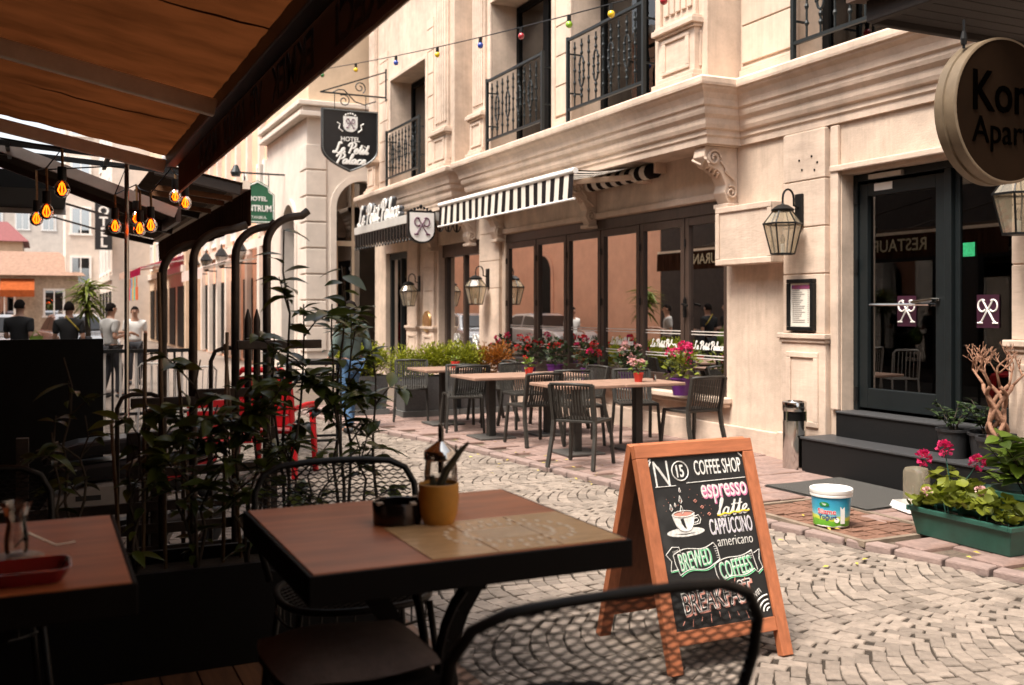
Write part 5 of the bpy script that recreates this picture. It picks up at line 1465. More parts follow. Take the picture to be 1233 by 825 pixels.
STEMM = M('woody_stem', (.035,.024,.014), .8, var=.3, scale=30)
MAGENTA = LEAFM('magenta_petal', (.55,.02,.14), .7, .3, .3)
REDF = LEAFM('red_petal', (.50,.02,.025), .7, .3, .3)
PALEF = LEAFM('pale_petal', (.62,.38,.40), .7, .25, .3)
def leaf_mesh(name, mat, L, W, droop=.18, fold=.22, n=5):
    mb = MB(); vs = []
    for i in range(n+1):
        t = i/n; wd = W*math.sin(PI*t**.85)*.5 if 0 < i < n else .0004
        z = -droop*L*t*t
        vs += [(-wd, L*t, z+fold*wd), (0, L*t, z), (wd, L*t, z+fold*wd)]
    fs = []
    for i in range(n):
        a = i*3; fs += [(a,a+1,a+4,a+3),(a+1,a+2,a+5,a+4)]
    mb.add(vs, fs)
    return mb.mesh(name, mat, 'all')
def orient(p, d, roll=0, s=1.0):
    d = Vector(d).normalized(); up = Vector((0,0,1))
    x = d.cross(up)
    if x.length < .05: x = Vector((1,0,0))
    x.normalize(); z = x.cross(d)
    m = Matrix(((x.x,d.x,z.x,p[0]),(x.y,d.y,z.y,p[1]),(x.z,d.z,z.z,p[2]),(0,0,0,1)))
    return m @ Matrix.Rotation(roll, 4, 'Y') @ Matrix.Scale(s, 4)
def leaf_cloud(mb, c, rad, n, L, W, rg, up=.4, sq=(1,1,1), shell=.5):
    for k in range(n):
        v = Vector((rg.gauss(0,1), rg.gauss(0,1), rg.gauss(0,1))).normalized()
        q = rg.uniform(shell, 1)
        p = Vector((c[0]+v.x*rad*q*sq[0], c[1]+v.y*rad*q*sq[1], c[2]+v.z*rad*q*sq[2]))
        d = v + Vector((rg.uniform(-.6,.6), rg.uniform(-.6,.6), rg.uniform(-.4,.5)+up))
        m = orient(p, d, rg.uniform(-.7,.7), rg.uniform(.7,1.2))
        w2 = W/2
        mb.add([m @ Vector(x) for x in ((0,0,0),(w2,L*.45,.1*L),(0,L,-.05*L),(-w2,L*.45,.1*L))], [(0,1,2),(0,2,3)])
def blossom(mb, p, r, rg, n=34):
    for k in range(n):
        v = Vector((rg.gauss(0,1), rg.gauss(0,1), rg.gauss(.5,1))).normalized()
        m = orient(Vector(p)+v*r*.55, v+Vector((rg.uniform(-.7,.7),rg.uniform(-.7,.7),rg.uniform(-.2,.5))), rg.uniform(-1,1), rg.uniform(.7,1.2))
        s = r*.62
        mb.add([m @ Vector(x) for x in ((0,0,0),(s*.5,s*.6,.1*s),(0,s,0),(-s*.5,s*.6,.1*s))], [(0,1,2),(0,2,3)])
rg = random.Random(11)
POTRED = M('red_pot', (.55,.035,.02), .5); POTPUR = M('purple_pot', (.09,.015,.13), .5); SOIL = M('potting_soil', (.03,.02,.012), .95, bump=.5)
GREENP = M('green_plastic', (.018,.075,.055), .45, var=.15, scale=15); BLACKPOT = M('black_pot', (.022,.022,.024), .5, var=.2)
def potted(label, p, pr, ph, potm, leafm, lc, flowers=None, n=90, L=.05, W=.035, sq=(1,1,.8), name='potted_plant', fr=.03, stem=True):
    t = thing(name, label, 'plant', p)
    x, y, z = p
    c = MB(); c.lathe([(pr*.72,0),(pr,ph*.93),(pr*1.06,ph*.94),(pr*1.06,ph),(pr*.93,ph),(pr*.9,ph*.86),(.001,ph*.86)], 20, p, cap=False); c.lathe([(.001,0),(pr*.72,0)], 20, p, cap=False)
    c.build('pot', potm, t, smooth=True)
    c = MB()
    for k in range(6):
        a = rg.uniform(0,6.28); c.tube([(x,y,z+ph*.85),(x+lc*.4*math.cos(a),y+lc*.4*math.sin(a),z+ph+lc*.7)], .004, 5)
    c.build('stem', STEMM, t)
    c = MB(); leaf_cloud(c, (x,y,z+ph+lc*sq[2]*.75), lc, n, L, W, rg, sq=sq, shell=.15); tag(c.build('foliage', leafm, t), kind='stuff')
    if flowers:
        for (fm, k) in flowers:
            for q in range(k):
                a = rg.uniform(0, 6.28); rr_ = rg.uniform(.25,1.0)*lc
                fp = (x+rr_*math.cos(a)*sq[0], y+rr_*math.sin(a)*sq[1], z+ph+lc*sq[2]*rg.uniform(.9,1.85))
                c = MB(); blossom(c, fp, fr, rg); c.build('flower_head', fm, t)
    return t
zt = SWZ+.008+.75
potted('small red pot of pale pink flowers on the nearest pavement table', (5.92,9.30,zt), .055, .10, POTRED, BRIGHT, .10, [(PALEF,5)], 50, .05, .03, fr=.042)
potted('small red pot with a green plant on the middle pavement table', (5.35,10.86,zt), .055, .09, POTRED, BRIGHT, .08, [(REDF,1)], 50, .05, .03)
potted('small red pot on the farthest pavement table', (5.05,12.5,zt), .06, .09, POTRED, BRIGHT, .06, None, 30, .04, .025)
c = MB(); c.lathe([(.017,0),(.02,.05),(.016,.06),(.014,.075),(.001,.08)], 12, (6.08,9.22,zt)); tag(c.build('salt_shaker', CHROME, smooth=True), 'small steel salt shaker beside the pot of pale flowers', 'salt shaker')
# geraniums on the window sill
for (y, lab, fl, lc) in ((9.62,'magenta geranium in a purple pot at the near end of the window sill',[(MAGENTA,7)],.26),(10.75,'pale pink flowering pot on the sill behind the nearest table',[(PALEF,5)],.24),
                         (11.75,'pink and red geranium on the sill, third from the near end',[(MAGENTA,4),(REDF,4)],.27),(12.75,'dense dark green bush on the sill between geraniums',[(REDF,2)],.27),(13.6,'red geranium on the sill, second from the far end',[(REDF,7),(PALEF,1)],.26),(14.55,'magenta geranium at the far end of the window sill',[(MAGENTA,3),(REDF,4)],.26)):
    potted(lab, (6.70,y,.60), .12, .20, POTPUR, GERAN if y < 10 else DARKLEAF, lc, fl, 150, .075, .065, sq=(.75,1.15,.8), fr=.055, name='sill_geranium')
# stone-grey planters with clipped golden shrubs
PLG = M('grey_planter', (.075,.072,.070), .8, var=.3, scale=60, bump=.15)
for (x0, x1, y0, lab, ms) in ((3.98,4.62,14.05,'grey planter with golden shrub standing nearest the roadway',[THUJA]),(4.68,5.52,13.55,'long grey planter with a clipped golden shrub behind the far table',[THUJA]),(5.58,6.42,13.62,'grey planter with golden and orange autumn shrub by the hotel pillar',[THUJA,THUJA_O])):
    t = thing('shrub_planter', lab, 'planter', ((x0+x1)/2, y0+.22, SWZ), 0, 'grey planters with golden shrubs')
    c = MB(); c.add([(x0+.03,y0+.03,.13),(x1-.03,y0+.03,.13),(x1-.03,y0+.42,.13),(x0+.03,y0+.42,.13),(x0,y0,.62),(x1,y0,.62),(x1,y0+.45,.62),(x0,y0+.45,.62)], [(3,2,1,0),(0,1,5,4),(1,2,6,5),(2,3,7,6),(3,0,4,7)]); c.box(x0+.02,x1-.02,y0+.02,y0+.43,.56,.585)
    c.build('trough', PLG, t)
    c = MB(); c.box(x0-.01,x1+.01,y0-.01,y0+.46,SWZ,.128); c.build('stand', M('stand_grey', (.10,.10,.095), .6), t)
    c = MB(); c.tube([((x0+x1)/2,y0+.22,.55),((x0+x1)/2,y0+.22,.9)], .02, 6); c.build('stem', STEMM, t)
    for i, m_ in enumerate(ms):
        c = MB(); 
        w_ = (x1-x0)/len(ms)
        for k in range(int(9/len(ms))):
            leaf_cloud(c, (x0+w_*i+w_*(k+.5)/int(9/len(ms)), y0+.22+rg.uniform(-.08,.08), .80+rg.uniform(-.06,.1)), .24, 520, .055, .024, rg, up=.6, sq=(.9,1,1), shell=.1)
        tag(c.build('foliage', m_, t), kind='stuff')

# ------------------------------------------------------------------ chalkboard
AF_WOOD = M('board_wood', (.40,.130,.055), .5, var=.25, scale=5, stretch=(1,9,9), bump=.08)
AF_WOODV = M('board_wood_v', (.40,.130,.055), .5, var=.25, scale=5, stretch=(9,9,1), bump=.08)
AF_SHADED = M('board_wood_shaded', (.17,.058,.026), .6, var=.2, scale=6, stretch=(9,9,1))  # board wood darkened in colour for the shade inside the A-frame
CHALKB = M('chalkboard_black', (.017,.017,.017), .6, var=.3, scale=4, spec=.3, patch=((.035,.035,.034), 6, .56))
af = thing('chalkboard_sign', 'wooden A-frame chalkboard with coloured coffee shop lettering standing on the cobbles', 'chalkboard', (2.8, 3.9, 0))
bx0, bx1 = 2.465, 3.135
foot, apex = Vector((0,3.62,.002)), Vector((0,3.93,.965))
e2 = (apex-foot).normalized(); nrm = Vector((1,0,0)).cross(e2)
Lb = (apex-foot).length
MBm = Matrix(((1,0,nrm.x,bx0),(0,e2.y,nrm.y,foot.y),(0,e2.z,nrm.z,foot.z),(0,0,0,1)))   # board space: x across, y up the slope, z out
W_ = bx1-bx0
def bbox(a, b, c_, d, z0, z1): return MB().box(a, b, c_, d, z0, z1)
fw = .062
bbox(0, fw, 0, Lb-fw-.001, -.02, .02).build('stile', AF_WOODV, af, xf=MBm, bevel=.003)
bbox(W_-fw, W_, 0, Lb-fw-.001, -.02, .02).build('stile', AF_WOODV, af, xf=MBm, bevel=.003)
bbox(0, W_, Lb-fw, Lb, -.02, .02).build('rail', AF_WOOD, af, xf=MBm, bevel=.003)
bbox(fw+.001, W_-fw-.001, .115, .115+fw, -.018, .018).build('rail', AF_WOOD, af, xf=MBm, bevel=.003)
bx_, by0, by1 = fw+.001, .115+fw+.001, Lb-fw-.001
brd = bbox(bx_, W_-bx_, by0, by1, -.006, .006).build('black_panel', CHALKB, af, xf=MBm)
# rear leaf
footb = Vector((0,4.24,.002)); e2b = (Vector((0,3.955,.965))-footb).normalized(); nb = Vector((1,0,0)).cross(e2b)
MBb = Matrix(((1,0,nb.x,bx0),(0,e2b.y,nb.y,footb.y),(0,e2b.z,nb.z,footb.z),(0,0,0,1)))
Lr = (Vector((0,3.955,.965))-footb).length
rl = bbox(0, fw, 0, Lr, -.02, .02).build('rear_stile', AF_WOODV, af, xf=MBb, bevel=.003)
bbox(W_-fw, W_, 0, Lr, -.02, .02).build('rear_stile', AF_WOODV, af, xf=MBb, bevel=.003)
bbox(fw+.001, W_-fw-.001, Lr-fw, Lr, -.018, .018).build('rear_rail', AF_WOOD, af, xf=MBb)
bbox(fw+.001, W_-fw-.001, .115, .115+fw, -.018, .018).build('rear_rail', AF_WOOD, af, xf=MBb)
bbox(fw-.004, W_-fw+.004, .115+fw, Lr-fw, -.004, .004).build('rear_panel', AF_SHADED, af, xf=MBb)
# chalk work in board coordinates u 0..1 (left to right), v 0..1 (top to bottom)
CK = M('chalk_white', (.70,.68,.64), .9, var=.28, scale=70); CKG = M('chalk_green', (.16,.50,.26), .9, var=.12, scale=90); CKP = M('chalk_pink', (.62,.20,.34), .9); CKY = M('chalk_yellow', (.75,.55,.03), .9)
CKS = M('chalk_salmon', (.60,.26,.20), .9); CKL = M('chalk_lilac', (.50,.45,.58), .9)
bw, bh = W_-2*bx_, by1-by0
def bp(u, v, z=.0085): return MBm @ Vector((bx_+u*bw, by1-v*bh, z))
def btext(s, u, v, size, mat, **k):
    if 'w' in k: k['w'] *= bw
    m = Matrix.Translation(bp(u, v, .0075)) @ MBm.to_3x3().to_4x4() @ Matrix.Rotation(k.pop('rot', 0), 4, 'Z')
    k.setdefault('ext', .0007)
    return text('chalk_lettering', s, size, m, mat, brd, **k)
def strokes(L_, mat, r=.0024, name='chalk_drawing'):
    c = MB()
    for P in L_: c.tube([bp(*p) for p in P], r, 4)
    return c.build(name, mat, brd)
btext('N', .125, .098, .145, CK, bold=-.002, w=.145, h=.118)
strokes([[(.085,.055),(.165,.15)],[(.10,.055),(.18,.15)]], CK, .0016)
strokes([[(.315+.083*math.cos(a), .09+.058*math.sin(a)) for a in [2*PI*i/28 for i in range(29)]]], CK, .003)
btext('15', .315, .09, .066, CK, bold=.0012, w=.075, h=.058)
btext('COFFEE SHOP', .715, .078, .078, CK, bold=.0006, w=.50, h=.070)
strokes([[(.04,.175),(.25,.175)],[(.36,.165),(.985,.160)]], CK, .0017)
btext('espresso', .742, .246, .085, CKP, bold=.0035, w=.49, h=.092, ext=.0004); btext('espresso', .735, .242, .085, CK, bold=0, w=.48, h=.088)
script('chalk_lettering', 'latte', .34*bw, .085, .0042, Matrix.Translation(bp(.79, .325, .0078)) @ MBm.to_3x3().to_4x4() @ Matrix.Rotation(R(3), 4, 'Z'), CK, brd, thick=.15)
strokes([[(.62+.34*t, .373-.012*t+.004*math.sin(t*22)) for t in [i/24 for i in range(25)]]], CKY, .0042)
btext('CAPPUCCINO', .74, .440, .098, CK, bold=.001, w=.45, h=.074); btext('CAPPUCCINO', .742, .441, .098, CKL, bold=-.002, w=.44, h=.069, ext=.001)
btext('americano', .755, .530, .066, CK, bold=-.0008, w=.37, h=.042)
# cup, saucer, splash
c = MB()
cup = [(.16,.345),(.165,.37),(.185,.41),(.215,.437),(.25,.446),(.29,.446),(.325,.437),(.355,.41),(.375,.37),(.38,.345)]
c.v += [tuple(bp(u, v, .0072)) for (u, v) in cup] ; c.f.append(tuple(range(len(cup))))
b_ = len(c.v); sa = [(.27+.19*math.cos(a), .452+.026*math.sin(a)) for a in [2*PI*i/24 for i in range(24)]]
c.v += [tuple(bp(u, v, .0070)) for (u, v) in sa]; c.f.append(tuple(range(b_, b_+24)))
for f_i in range(len(c.f)): c.f[f_i] = c.f[f_i][::-1]
c.build('chalk_drawing', CK, brd)
c = MB(); q = [(.27+.095*math.cos(a), .346+.014*math.sin(a)) for a in [2*PI*i/20 for i in range(20)]]; c.v += [tuple(bp(u, v, .0078)) for (u, v) in q]; c.f.append(tuple(range(20))[::-1])
d_ = [(.235,.375),(.265,.37),(.275,.40),(.285,.435),(.262,.425),(.24,.40)]; 
c.build('chalk_drawing', CKS, brd)
c = MB(); c.v += [tuple(bp(u, v, .0079)) for (u, v) in d_]; c.f.append(tuple(range(6))[::-1]); c.v += [tuple(bp(u, v, .0079)) for (u, v) in ((.13,.452),(.20,.462),(.27,.466),(.34,.462),(.41,.452),(.36,.458),(.27,.461),(.18,.458))]; c.f.append(tuple(range(6,14))[::-1]); c.build('chalk_drawing', CHALKB, brd)
strokes([[(.155,.345)]+cup+[(.385,.345)], [(.27+.105*math.cos(a), .345+.018*math.sin(a)) for a in [2*PI*i/20 for i in range(21)]], [(.38,.365),(.42,.36),(.44,.385),(.42,.41),(.36,.415)], [(.375,.378),(.405,.375),(.418,.388),(.40,.40),(.37,.402)]], CK, .0022)
drops = [(.275,.205,.012),(.265,.262,.02),(.262,.322,.022),(.16,.305,.018),(.205,.29,.011)]
strokes([[(u,v-r_*1.3),(u+r_*.8,v+r_*.4),(u,v+r_),(u-r_*.8,v+r_*.4),(u,v-r_*1.3)] for (u,v,r_) in drops] , CK, .0017)
strokes([[(u-.2*r_,v+r_*.3),(u+.2*r_,v+r_*.3)] for (u,v,r_) in drops] + [[(u,v),(u+.016,v-.008),(u+.03,v),(u+.014,v+.01),(u,v)] for (u,v) in ((.40,.275),(.46,.315),(.52,.36))], CKS, .0024)
strokes([[(u,v),(u+.004,v)] for (u,v) in [(rg.uniform(.08,.62), rg.uniform(.2,.37)) for k in range(22)]], CKS, .0013)['kind'] = 'stuff'
# ribbons
def rib(f, n=16): return [f(i/n) for i in range(n+1)]
top1 = rib(lambda t: (.10+.42*t, .575-.045*t-.014*math.sin(2*PI*t)))
bot1 = rib(lambda t: (.14+.36*t, .685-.045*t-.014*math.sin(2*PI*t)+.01))
top2 = rib(lambda t: (.50+.40*t, .655-.055*t-.010*math.sin(2*PI*t)))
bot2 = rib(lambda t: (.53+.37*t, .765-.055*t-.012*math.sin(2*PI*t)))
strokes([top1, bot1, [(.10,.575),(.11,.63),(.14,.695)], [(.52,.53),(.55,.56),(.56,.63),(.49,.655)], [(.52,.53),(.50,.535)], [(.56,.63),(.50,.655)], [(.49,.65),(.50,.72),(.53,.765)], top2, bot2, [(.90,.60),(.91,.65),(.93,.72)],
         [(.03,.57),(.10,.53),(.17,.535),(.175,.565)], [(.03,.57),(.075,.61),(.055,.665),(.13,.66)], [(.92,.62),(.985,.60),(.965,.66),(1.0-.012,.71),(.93,.735),(.89,.71)]], CK, .0020)
strokes([[(a+.01, b+.008) for (a,b) in bot1], [(a+.012, b+.008) for (a,b) in bot2], [(.935,.745),(.985,.722)], [(.055,.672),(.13,.668)]], CKG, .0022)
strokes([[(.515+.004*k,.555+.013*k),(.55,.552+.014*k)] for k in range(6)] + [[(.86+.006*k,.612+.01*k),(.895,.612+.012*k)] for k in range(4)] + [[(.10+.012*k,.555-.002*k),(.115+.012*k,.572-.004*k)] for k in range(5)], CK, .0010)
btext('BREWED', .318, .614, .092, CKG, bold=.0015, w=.33, h=.080, rot=R(6)); btext('BREWED', .310, .610, .092, CK, bold=-.0016, w=.32, h=.076, rot=R(6), ext=.001)
btext('COFFEES', .712, .690, .092, CKG, bold=.0015, w=.345, h=.080, rot=R(6)); btext('COFFEES', .704, .686, .092, CK, bold=-.0016, w=.335, h=.076, rot=R(6), ext=.001)
btext('BREAKFAST', .488, .848, .125, CKS, bold=.004, w=.73, h=.102, rot=R(4), ext=.0004); btext('BREAKFAST', .475, .840, .125, CK, bold=.003, w=.72, h=.100, rot=R(4), ext=.0006); btext('BREAKFAST', .475, .840, .125, CHALKB, bold=-.001, w=.705, h=.090, rot=R(4), ext=.001)
strokes([[(.12+.085*k+.03*(k-4)/8, .925+.006*abs(k-4)), (.10+.09*k+.04*(k-4)/8, .955+.02*(k % 2)+.004*abs(k-4))] for k in range(9)] + [[(.18+.1*k, .752-.01*(k % 2)), (.19+.095*k, .775)] for k in range(7)], CKS, .0016)['kind'] = 'stuff'
strokes([[(.975-r_*math.cos(a), .965-r_*.62*math.sin(a)) for a in [PI/2*i/10 for i in range(11)]] for r_ in (.15,.105,.065,.03)], CK, .0040)
btext('FREE', .80, .925, .034, CK, rot=R(66), sx=.8); btext('WIFI', .875, .858, .034, CK, rot=R(30), sx=.8)
strokes([[(.01,.02),(.035,.005)],[(.005,.05),(.03,.02)],[(.955,.005),(.99,.03)]], CK, .004)

# ------------------------------------------------------------------ things by the steps
bn = thing('ash_bin', 'polished steel cylindrical ash bin against the hotel wall by the steps', 'bin', (6.64, 7.62, SWZ))
c = MB(); c.lathe([(.11,0),(.112,.01),(.112,.47)], 32, (6.64,7.62,SWZ+.004)); c.build('body', CHROME, bn, smooth=True)
c = MB(); c.lathe([(.105,.47),(.105,.56)], 32, (6.64,7.62,SWZ+.004)); c.build('slot_band', BLACKP, bn, smooth=True)
c = MB()
for k in range(3): a = 1.2+k*2.1; c.tube([(6.64+.108*math.cos(a),7.62+.108*math.sin(a),SWZ+.46),(6.64+.108*math.cos(a),7.62+.108*math.sin(a),SWZ+.58)], .012, 6)
c.lathe([(.114,.56),(.116,.565),(.116,.645),(.11,.655),(.095,.655),(.09,.635),(.001,.63)], 32, (6.64,7.62,SWZ+.004)); c.build('lid', CHROME, bn, smooth=True)
mat_ = MB()
vs, fs = grid(30, 30, lambda u, v: (5.72+.86*u, 5.75+1.2*v, SWZ+.020+.004*math.sin(u*5+v*3)))
mat_.add(vs, fs); mat_.box(5.72,6.58,5.75,6.95,SWZ+.009,SWZ+.014)
tag(mat_.build('door_mat', M('mat_grey', (.070,.066,.060), .95, var=.45, scale=120, bump=.8, bscale=200)), 'dark grey coarse door mat on the pavement before the granite steps', 'mat')
# yogurt tub
tb = thing('yogurt_tub', 'white lidless plastic yogurt tub with a blue and green label on the utility cover', 'tub', (5.13, 5.50, SWZ))
m_, nt, out = mk('tub_label'); N = nt.nodes.new; Lk = nt.links.new
tcn = N('ShaderNodeTexCoord'); sx_ = N('ShaderNodeSeparateXYZ'); Lk(tcn.outputs['Object'], sx_.inputs[0])
nz = N('ShaderNodeTexNoise'); nz.inputs['Scale'].default_value = 9; Lk(tcn.outputs['Object'], nz.inputs['Vector'])
ma = N('ShaderNodeMath'); ma.operation = 'MULTIPLY_ADD'; ma.inputs[1].default_value = .05; Lk(nz.outputs['Fac'], ma.inputs[0]); Lk(sx_.outputs['Z'], ma.inputs[2])
rp = N('ShaderNodeValToRGB'); mr = N('ShaderNodeMapRange'); mr.inputs['From Min'].default_value = .025; mr.inputs['From Max'].default_value = .245; Lk(ma.outputs[0], mr.inputs[0]); Lk(mr.outputs[0], rp.inputs[0])
els = rp.color_ramp.elements; els[0].position = 0; els[0].color = (.75,.72,.68,1); els[1].position = 1; els[1].color = (.015,.22,.38,1)
for (p_, c_) in ((.08,(.75,.72,.68)),(.09,(.10,.32,.02)),(.26,(.14,.38,.03)),(.30,(.55,.60,.05)),(.38,(.50,.60,.12)),(.42,(.22,.50,.55)),(.62,(.04,.34,.48)),):
    e = els.new(p_); e.color = (*c_, 1)
b_s = N('ShaderNodeBsdfPrincipled'); b_s.inputs['Roughness'].default_value = .3; Lk(rp.outputs[0], b_s.inputs['Base Color']); Lk(b_s.outputs[0], out.inputs[0])
TC = (5.13, 5.50, SWZ+.010)
c = MB(); c.lathe([(.0001,0),(.118,0),(.124,.006),(.1385,.215)], 40, TC, cap=False); c.build('body', m_, tb, smooth=True)
WPL = M('white_plastic', (.80,.78,.75), .35, var=.02)
c = MB(); c.lathe([(.139,.213),(.146,.213),(.148,.225),(.1455,.228),(.150,.236),(.151,.262),(.147,.266),(.138,.262),(.129,.15),(.112,.03),(.0001,.025)], 40, TC, cap=False); c.build('rim', WPL, tb, smooth=True)
def on_tub(th, z, h=0):
    r_ = .124+.0145*(z-.006)/.209 + .0012 + h
    return Matrix.Translation((TC[0]+r_*math.cos(th), TC[1]+r_*math.sin(th), TC[2]+z)) @ Matrix.Rotation(th+PI/2, 4, 'Z') @ Matrix.Rotation(R(90), 4, 'X')
th0 = math.atan2(-TC[1], -TC[0])
def curved_text(s, th_c, z, size, mat, **k):
    me = text_mesh(s, size, mat, **k)
    for v in me.vertices:
        r_ = .124+.0145*(z+v.co.y-.006)/.209 + .0014 + v.co.z
        th = th_c + v.co.x/.132
        v.co = Vector((TC[0]+r_*math.cos(th), TC[1]+r_*math.sin(th), TC[2]+z+v.co.y))
    iv = wm_of(tb).inverted()
    for v in me.vertices: v.co = iv @ v.co
    return mesh_obj('label_lettering', me, tb)
TRED = M('label_red', (.60,.03,.06), .5); TBLUE = M('label_blue', (.02,.05,.22), .5); TGREEN = M('label_green', (.01,.16,.03), .5)
curved_text('Süzme', th0-.25, .112, .050, LETTER, bold=.003, ext=.0003); curved_text('Süzme', th0-.25, .112, .050, TRED, bold=.001, ext=.0008)
curved_text('Yoğurt', th0-.2, .074, .044, TBLUE, bold=.001, ext=.0008)
c = MB(); P_ = [(.036*math.cos(a), .016*math.sin(a)) for a in [2*PI*i/20 for i in range(20)]]
mm = on_tub(th0-.35, .165, .0006); c.v += [tuple(mm @ Vector((a, b, .0))) for (a, b) in P_]; c.f.append(tuple(range(20))); c.build('label_badge', TGREEN, tb)
curved_text('Pınar', th0-.35, .165, .026, LETTER, ext=.001, bold=.0006)
c = MB(); mm = on_tub(th0+.62, .10, .001)
for (a,b,c_,d,z_) in ((-.018,.018,-.07,.05,0),): c.v += [tuple(mm @ Vector(q)) for q in ((a,c_,0),(b,c_,0),(b,d,0),(a,d,0))]; c.f.append((0,1,2,3))
mm = on_tub(th0+.3, .055, .001); b_ = len(c.v); c.v += [tuple(mm @ Vector((.018*math.cos(a), .018*math.sin(a), 0))) for a in [2*PI*i/16 for i in range(16)]]; c.f.append(tuple(range(b_, b_+16))); c.build('label_picture', LETTER, tb)
# cat feeder
fd = thing('pet_feeder', 'clear plastic pet feeder with a white tray by the steps', 'feeder', (6.13, 5.65, SWZ))
c = MB(); c.add([(5.78,5.62,SWZ+.01),(6.02,5.55,SWZ+.01),(6.1,5.83,SWZ+.01),(5.86,5.9,SWZ+.01),(5.80,5.64,SWZ+.07),(6.0,5.58,SWZ+.07),(6.07,5.82,SWZ+.07),(5.88,5.88,SWZ+.07)], [(0,1,5,4),(1,2,6,5),(2,3,7,6),(3,0,4,7),(3,2,1,0)]); c.box(5.84,6.05,5.66,5.82,SWZ+.012,SWZ+.03); c.build('tray', WPL, fd, bevel=.008, xf=Matrix.Translation((.13,-.10,0)))
c = MB(); c.lathe([(.10,.0),(.10,.24),(.085,.27),(.04,.28),(.001,.28)], 20, (6.25,5.76,SWZ+.03), cap=False)
c.build('hopper', LAMP_GLASS, fd, smooth=True)
# planting by the steps
pb_ = thing('planter_box', 'long green plastic window box full of yellow-green geranium leaves on the kerb', 'planter', (5.5, 4.68, SWZ))
x0, x1, y0, y1 = 5.42, 5.66, 4.26, 5.06
c = MB()
def frus(c, a, z0, z1, i0, i1):
    c.add([(x0+i0,y0+i0,z0),(x1-i0,y0+i0,z0),(x1-i0,y1-i0,z0),(x0+i0,y1-i0,z0),(x0+i1,y0+i1,z1),(x1-i1,y0+i1,z1),(x1-i1,y1-i1,z1),(x0+i1,y1-i1,z1)], [(3,2,1,0),(0,1,5,4),(1,2,6,5),(2,3,7,6),(3,0,4,7)])
frus(c, 0, SWZ+.008, SWZ+.19, .035, .0)
for (a,b,c_,d) in ((x0-.015,x1+.015,y0-.015,y0+.012),(x0-.015,x1+.015,y1-.012,y1+.015),(x0-.015,x0+.012,y0+.0125,y1-.0125),(x1-.012,x1+.015,y0+.0125,y1-.0125)): c.box(a,b,c_,d,SWZ+.17,SWZ+.205)
c.build('trough', GREENP, pb_, bevel=.006)
MB().box(x0+.012,x1-.012,y0+.012,y1-.012,SWZ+.14,SWZ+.165).build('soil', SOIL, pb_)
gl = []
for k in range(4):
    mb = MB(); n_ = 9; s_ = .036
    vs = [(0,0,0)] + [(s_*(1+.12*(i % 2))*math.cos(2*PI*i/n_)*1.0, s_+s_*math.sin(2*PI*i/n_), .008+.006*((i+k) % 2)) for i in range(n_)] + [(0,s_,-.004)]
    mb.add(vs, [(10, 1+i, 1+(i+1) % n_) for i in range(n_)]); gl.append(mb.mesh('leaf', GERAN, 'all'))
for k in range(230):
    yy = rg.uniform(y0+.02, y1-.02); xx = rg.uniform(x0-.03, x1+.02); zz = SWZ+.19+abs(rg.gauss(0,.055))+.05*math.sin((yy-y0)*4)
    dv = Vector((rg.uniform(-1,.6), rg.uniform(-1,.7), rg.uniform(.1,1.0)))
    mesh_obj('leaf', gl[k % 4], pb_, world=orient((xx,yy,zz), dv, rg.uniform(-.5,.5), rg.uniform(.6,1.25)))
c = MB()
for k in range(30): xx, yy = rg.uniform(x0+.03,x1-.03), rg.uniform(y0+.03,y1-.03); c.tube([(xx,yy,SWZ+.15),(xx+rg.uniform(-.03,.03),yy+rg.uniform(-.03,.03),SWZ+.27)], .003, 4)
c.build('stem', GREENP, pb_)
for p in ((5.5,4.55,.42),(5.42,4.9,.36)):
    c = MB(); blossom(c, p, .035, rg); c.build('flower_head', PALEF, pb_)
def big_potted(label, p, pr, ph, potm, leaves, leafmesh, hgt, spread, name='potted_plant', flowers=(), nst=7, droop=.3):
    t = thing(name, label, 'plant', p); x, y, z = p
    c = MB(); c.lathe([(pr*.75,0),(pr*.97,ph*.9),(pr*1.07,ph*.91),(pr*1.08,ph),(pr*.95,ph),(pr*.9,ph*.86),(.001,ph*.86)], 24, p, cap=False); c.build('pot', potm, t, smooth=True)
    tips = []
    for s in range(nst):
        a = 2*PI*s/nst+rg.uniform(-.3,.3); rr_ = spread*rg.uniform(.4,1); h_ = hgt*rg.uniform(.6,1)
        P = [Vector((x+.02*math.cos(a), y+.02*math.sin(a), z+ph*.8))]
        for k in range(1, 7):
            f = k/6; P.append(Vector((x+rr_*math.cos(a)*f**1.2+rg.uniform(-.012,.012), y+rr_*math.sin(a)*f**1.2+rg.uniform(-.012,.012), z+ph*.8+h_*(f-.12*f*f))))
        c = MB(); c.tube(P, [.006-.0006*k for k in range(7)], 5); c.build('stem', STEMM, t, smooth='all')
        tips.append(P)
    for k in range(leaves):
        P = tips[k % nst]; f = rg.uniform(.2, 1)**.7*5.99; i = int(f); q = P[i].lerp(P[i+1], f-i)
        a = rg.uniform(0, 6.28)
        mesh_obj('leaf', leafmesh, t, world=orient(q, (math.cos(a), math.sin(a), rg.uniform(-.3,.6)), rg.uniform(-.5,.5), rg.uniform(.65,1.2)))
    for (dx, dy, dz, fm) in flowers:
        c = MB(); c.tube([(x,y,z+ph*.8),(x+dx*.7,y+dy*.7,z+dz*.8),(x+dx,y+dy,z+dz)], .004, 5); so_ = c.build('flower_stalk', GREENP, t)
        c = MB(); blossom(c, (x+dx,y+dy,z+dz), .062, rg, 60); c.build('flower_head', fm, t)
    return t
lf_g = leaf_mesh('leaf', GERAN, .085, .085, .15, .3); lf_b = leaf_mesh('leaf', BRIGHT, .12, .055, .2, .3); lf_d = leaf_mesh('leaf', DARKLEAF, .07, .035, .2, .3); lf_big = leaf_mesh('leaf', BRIGHT, .17, .10, .2, .25)
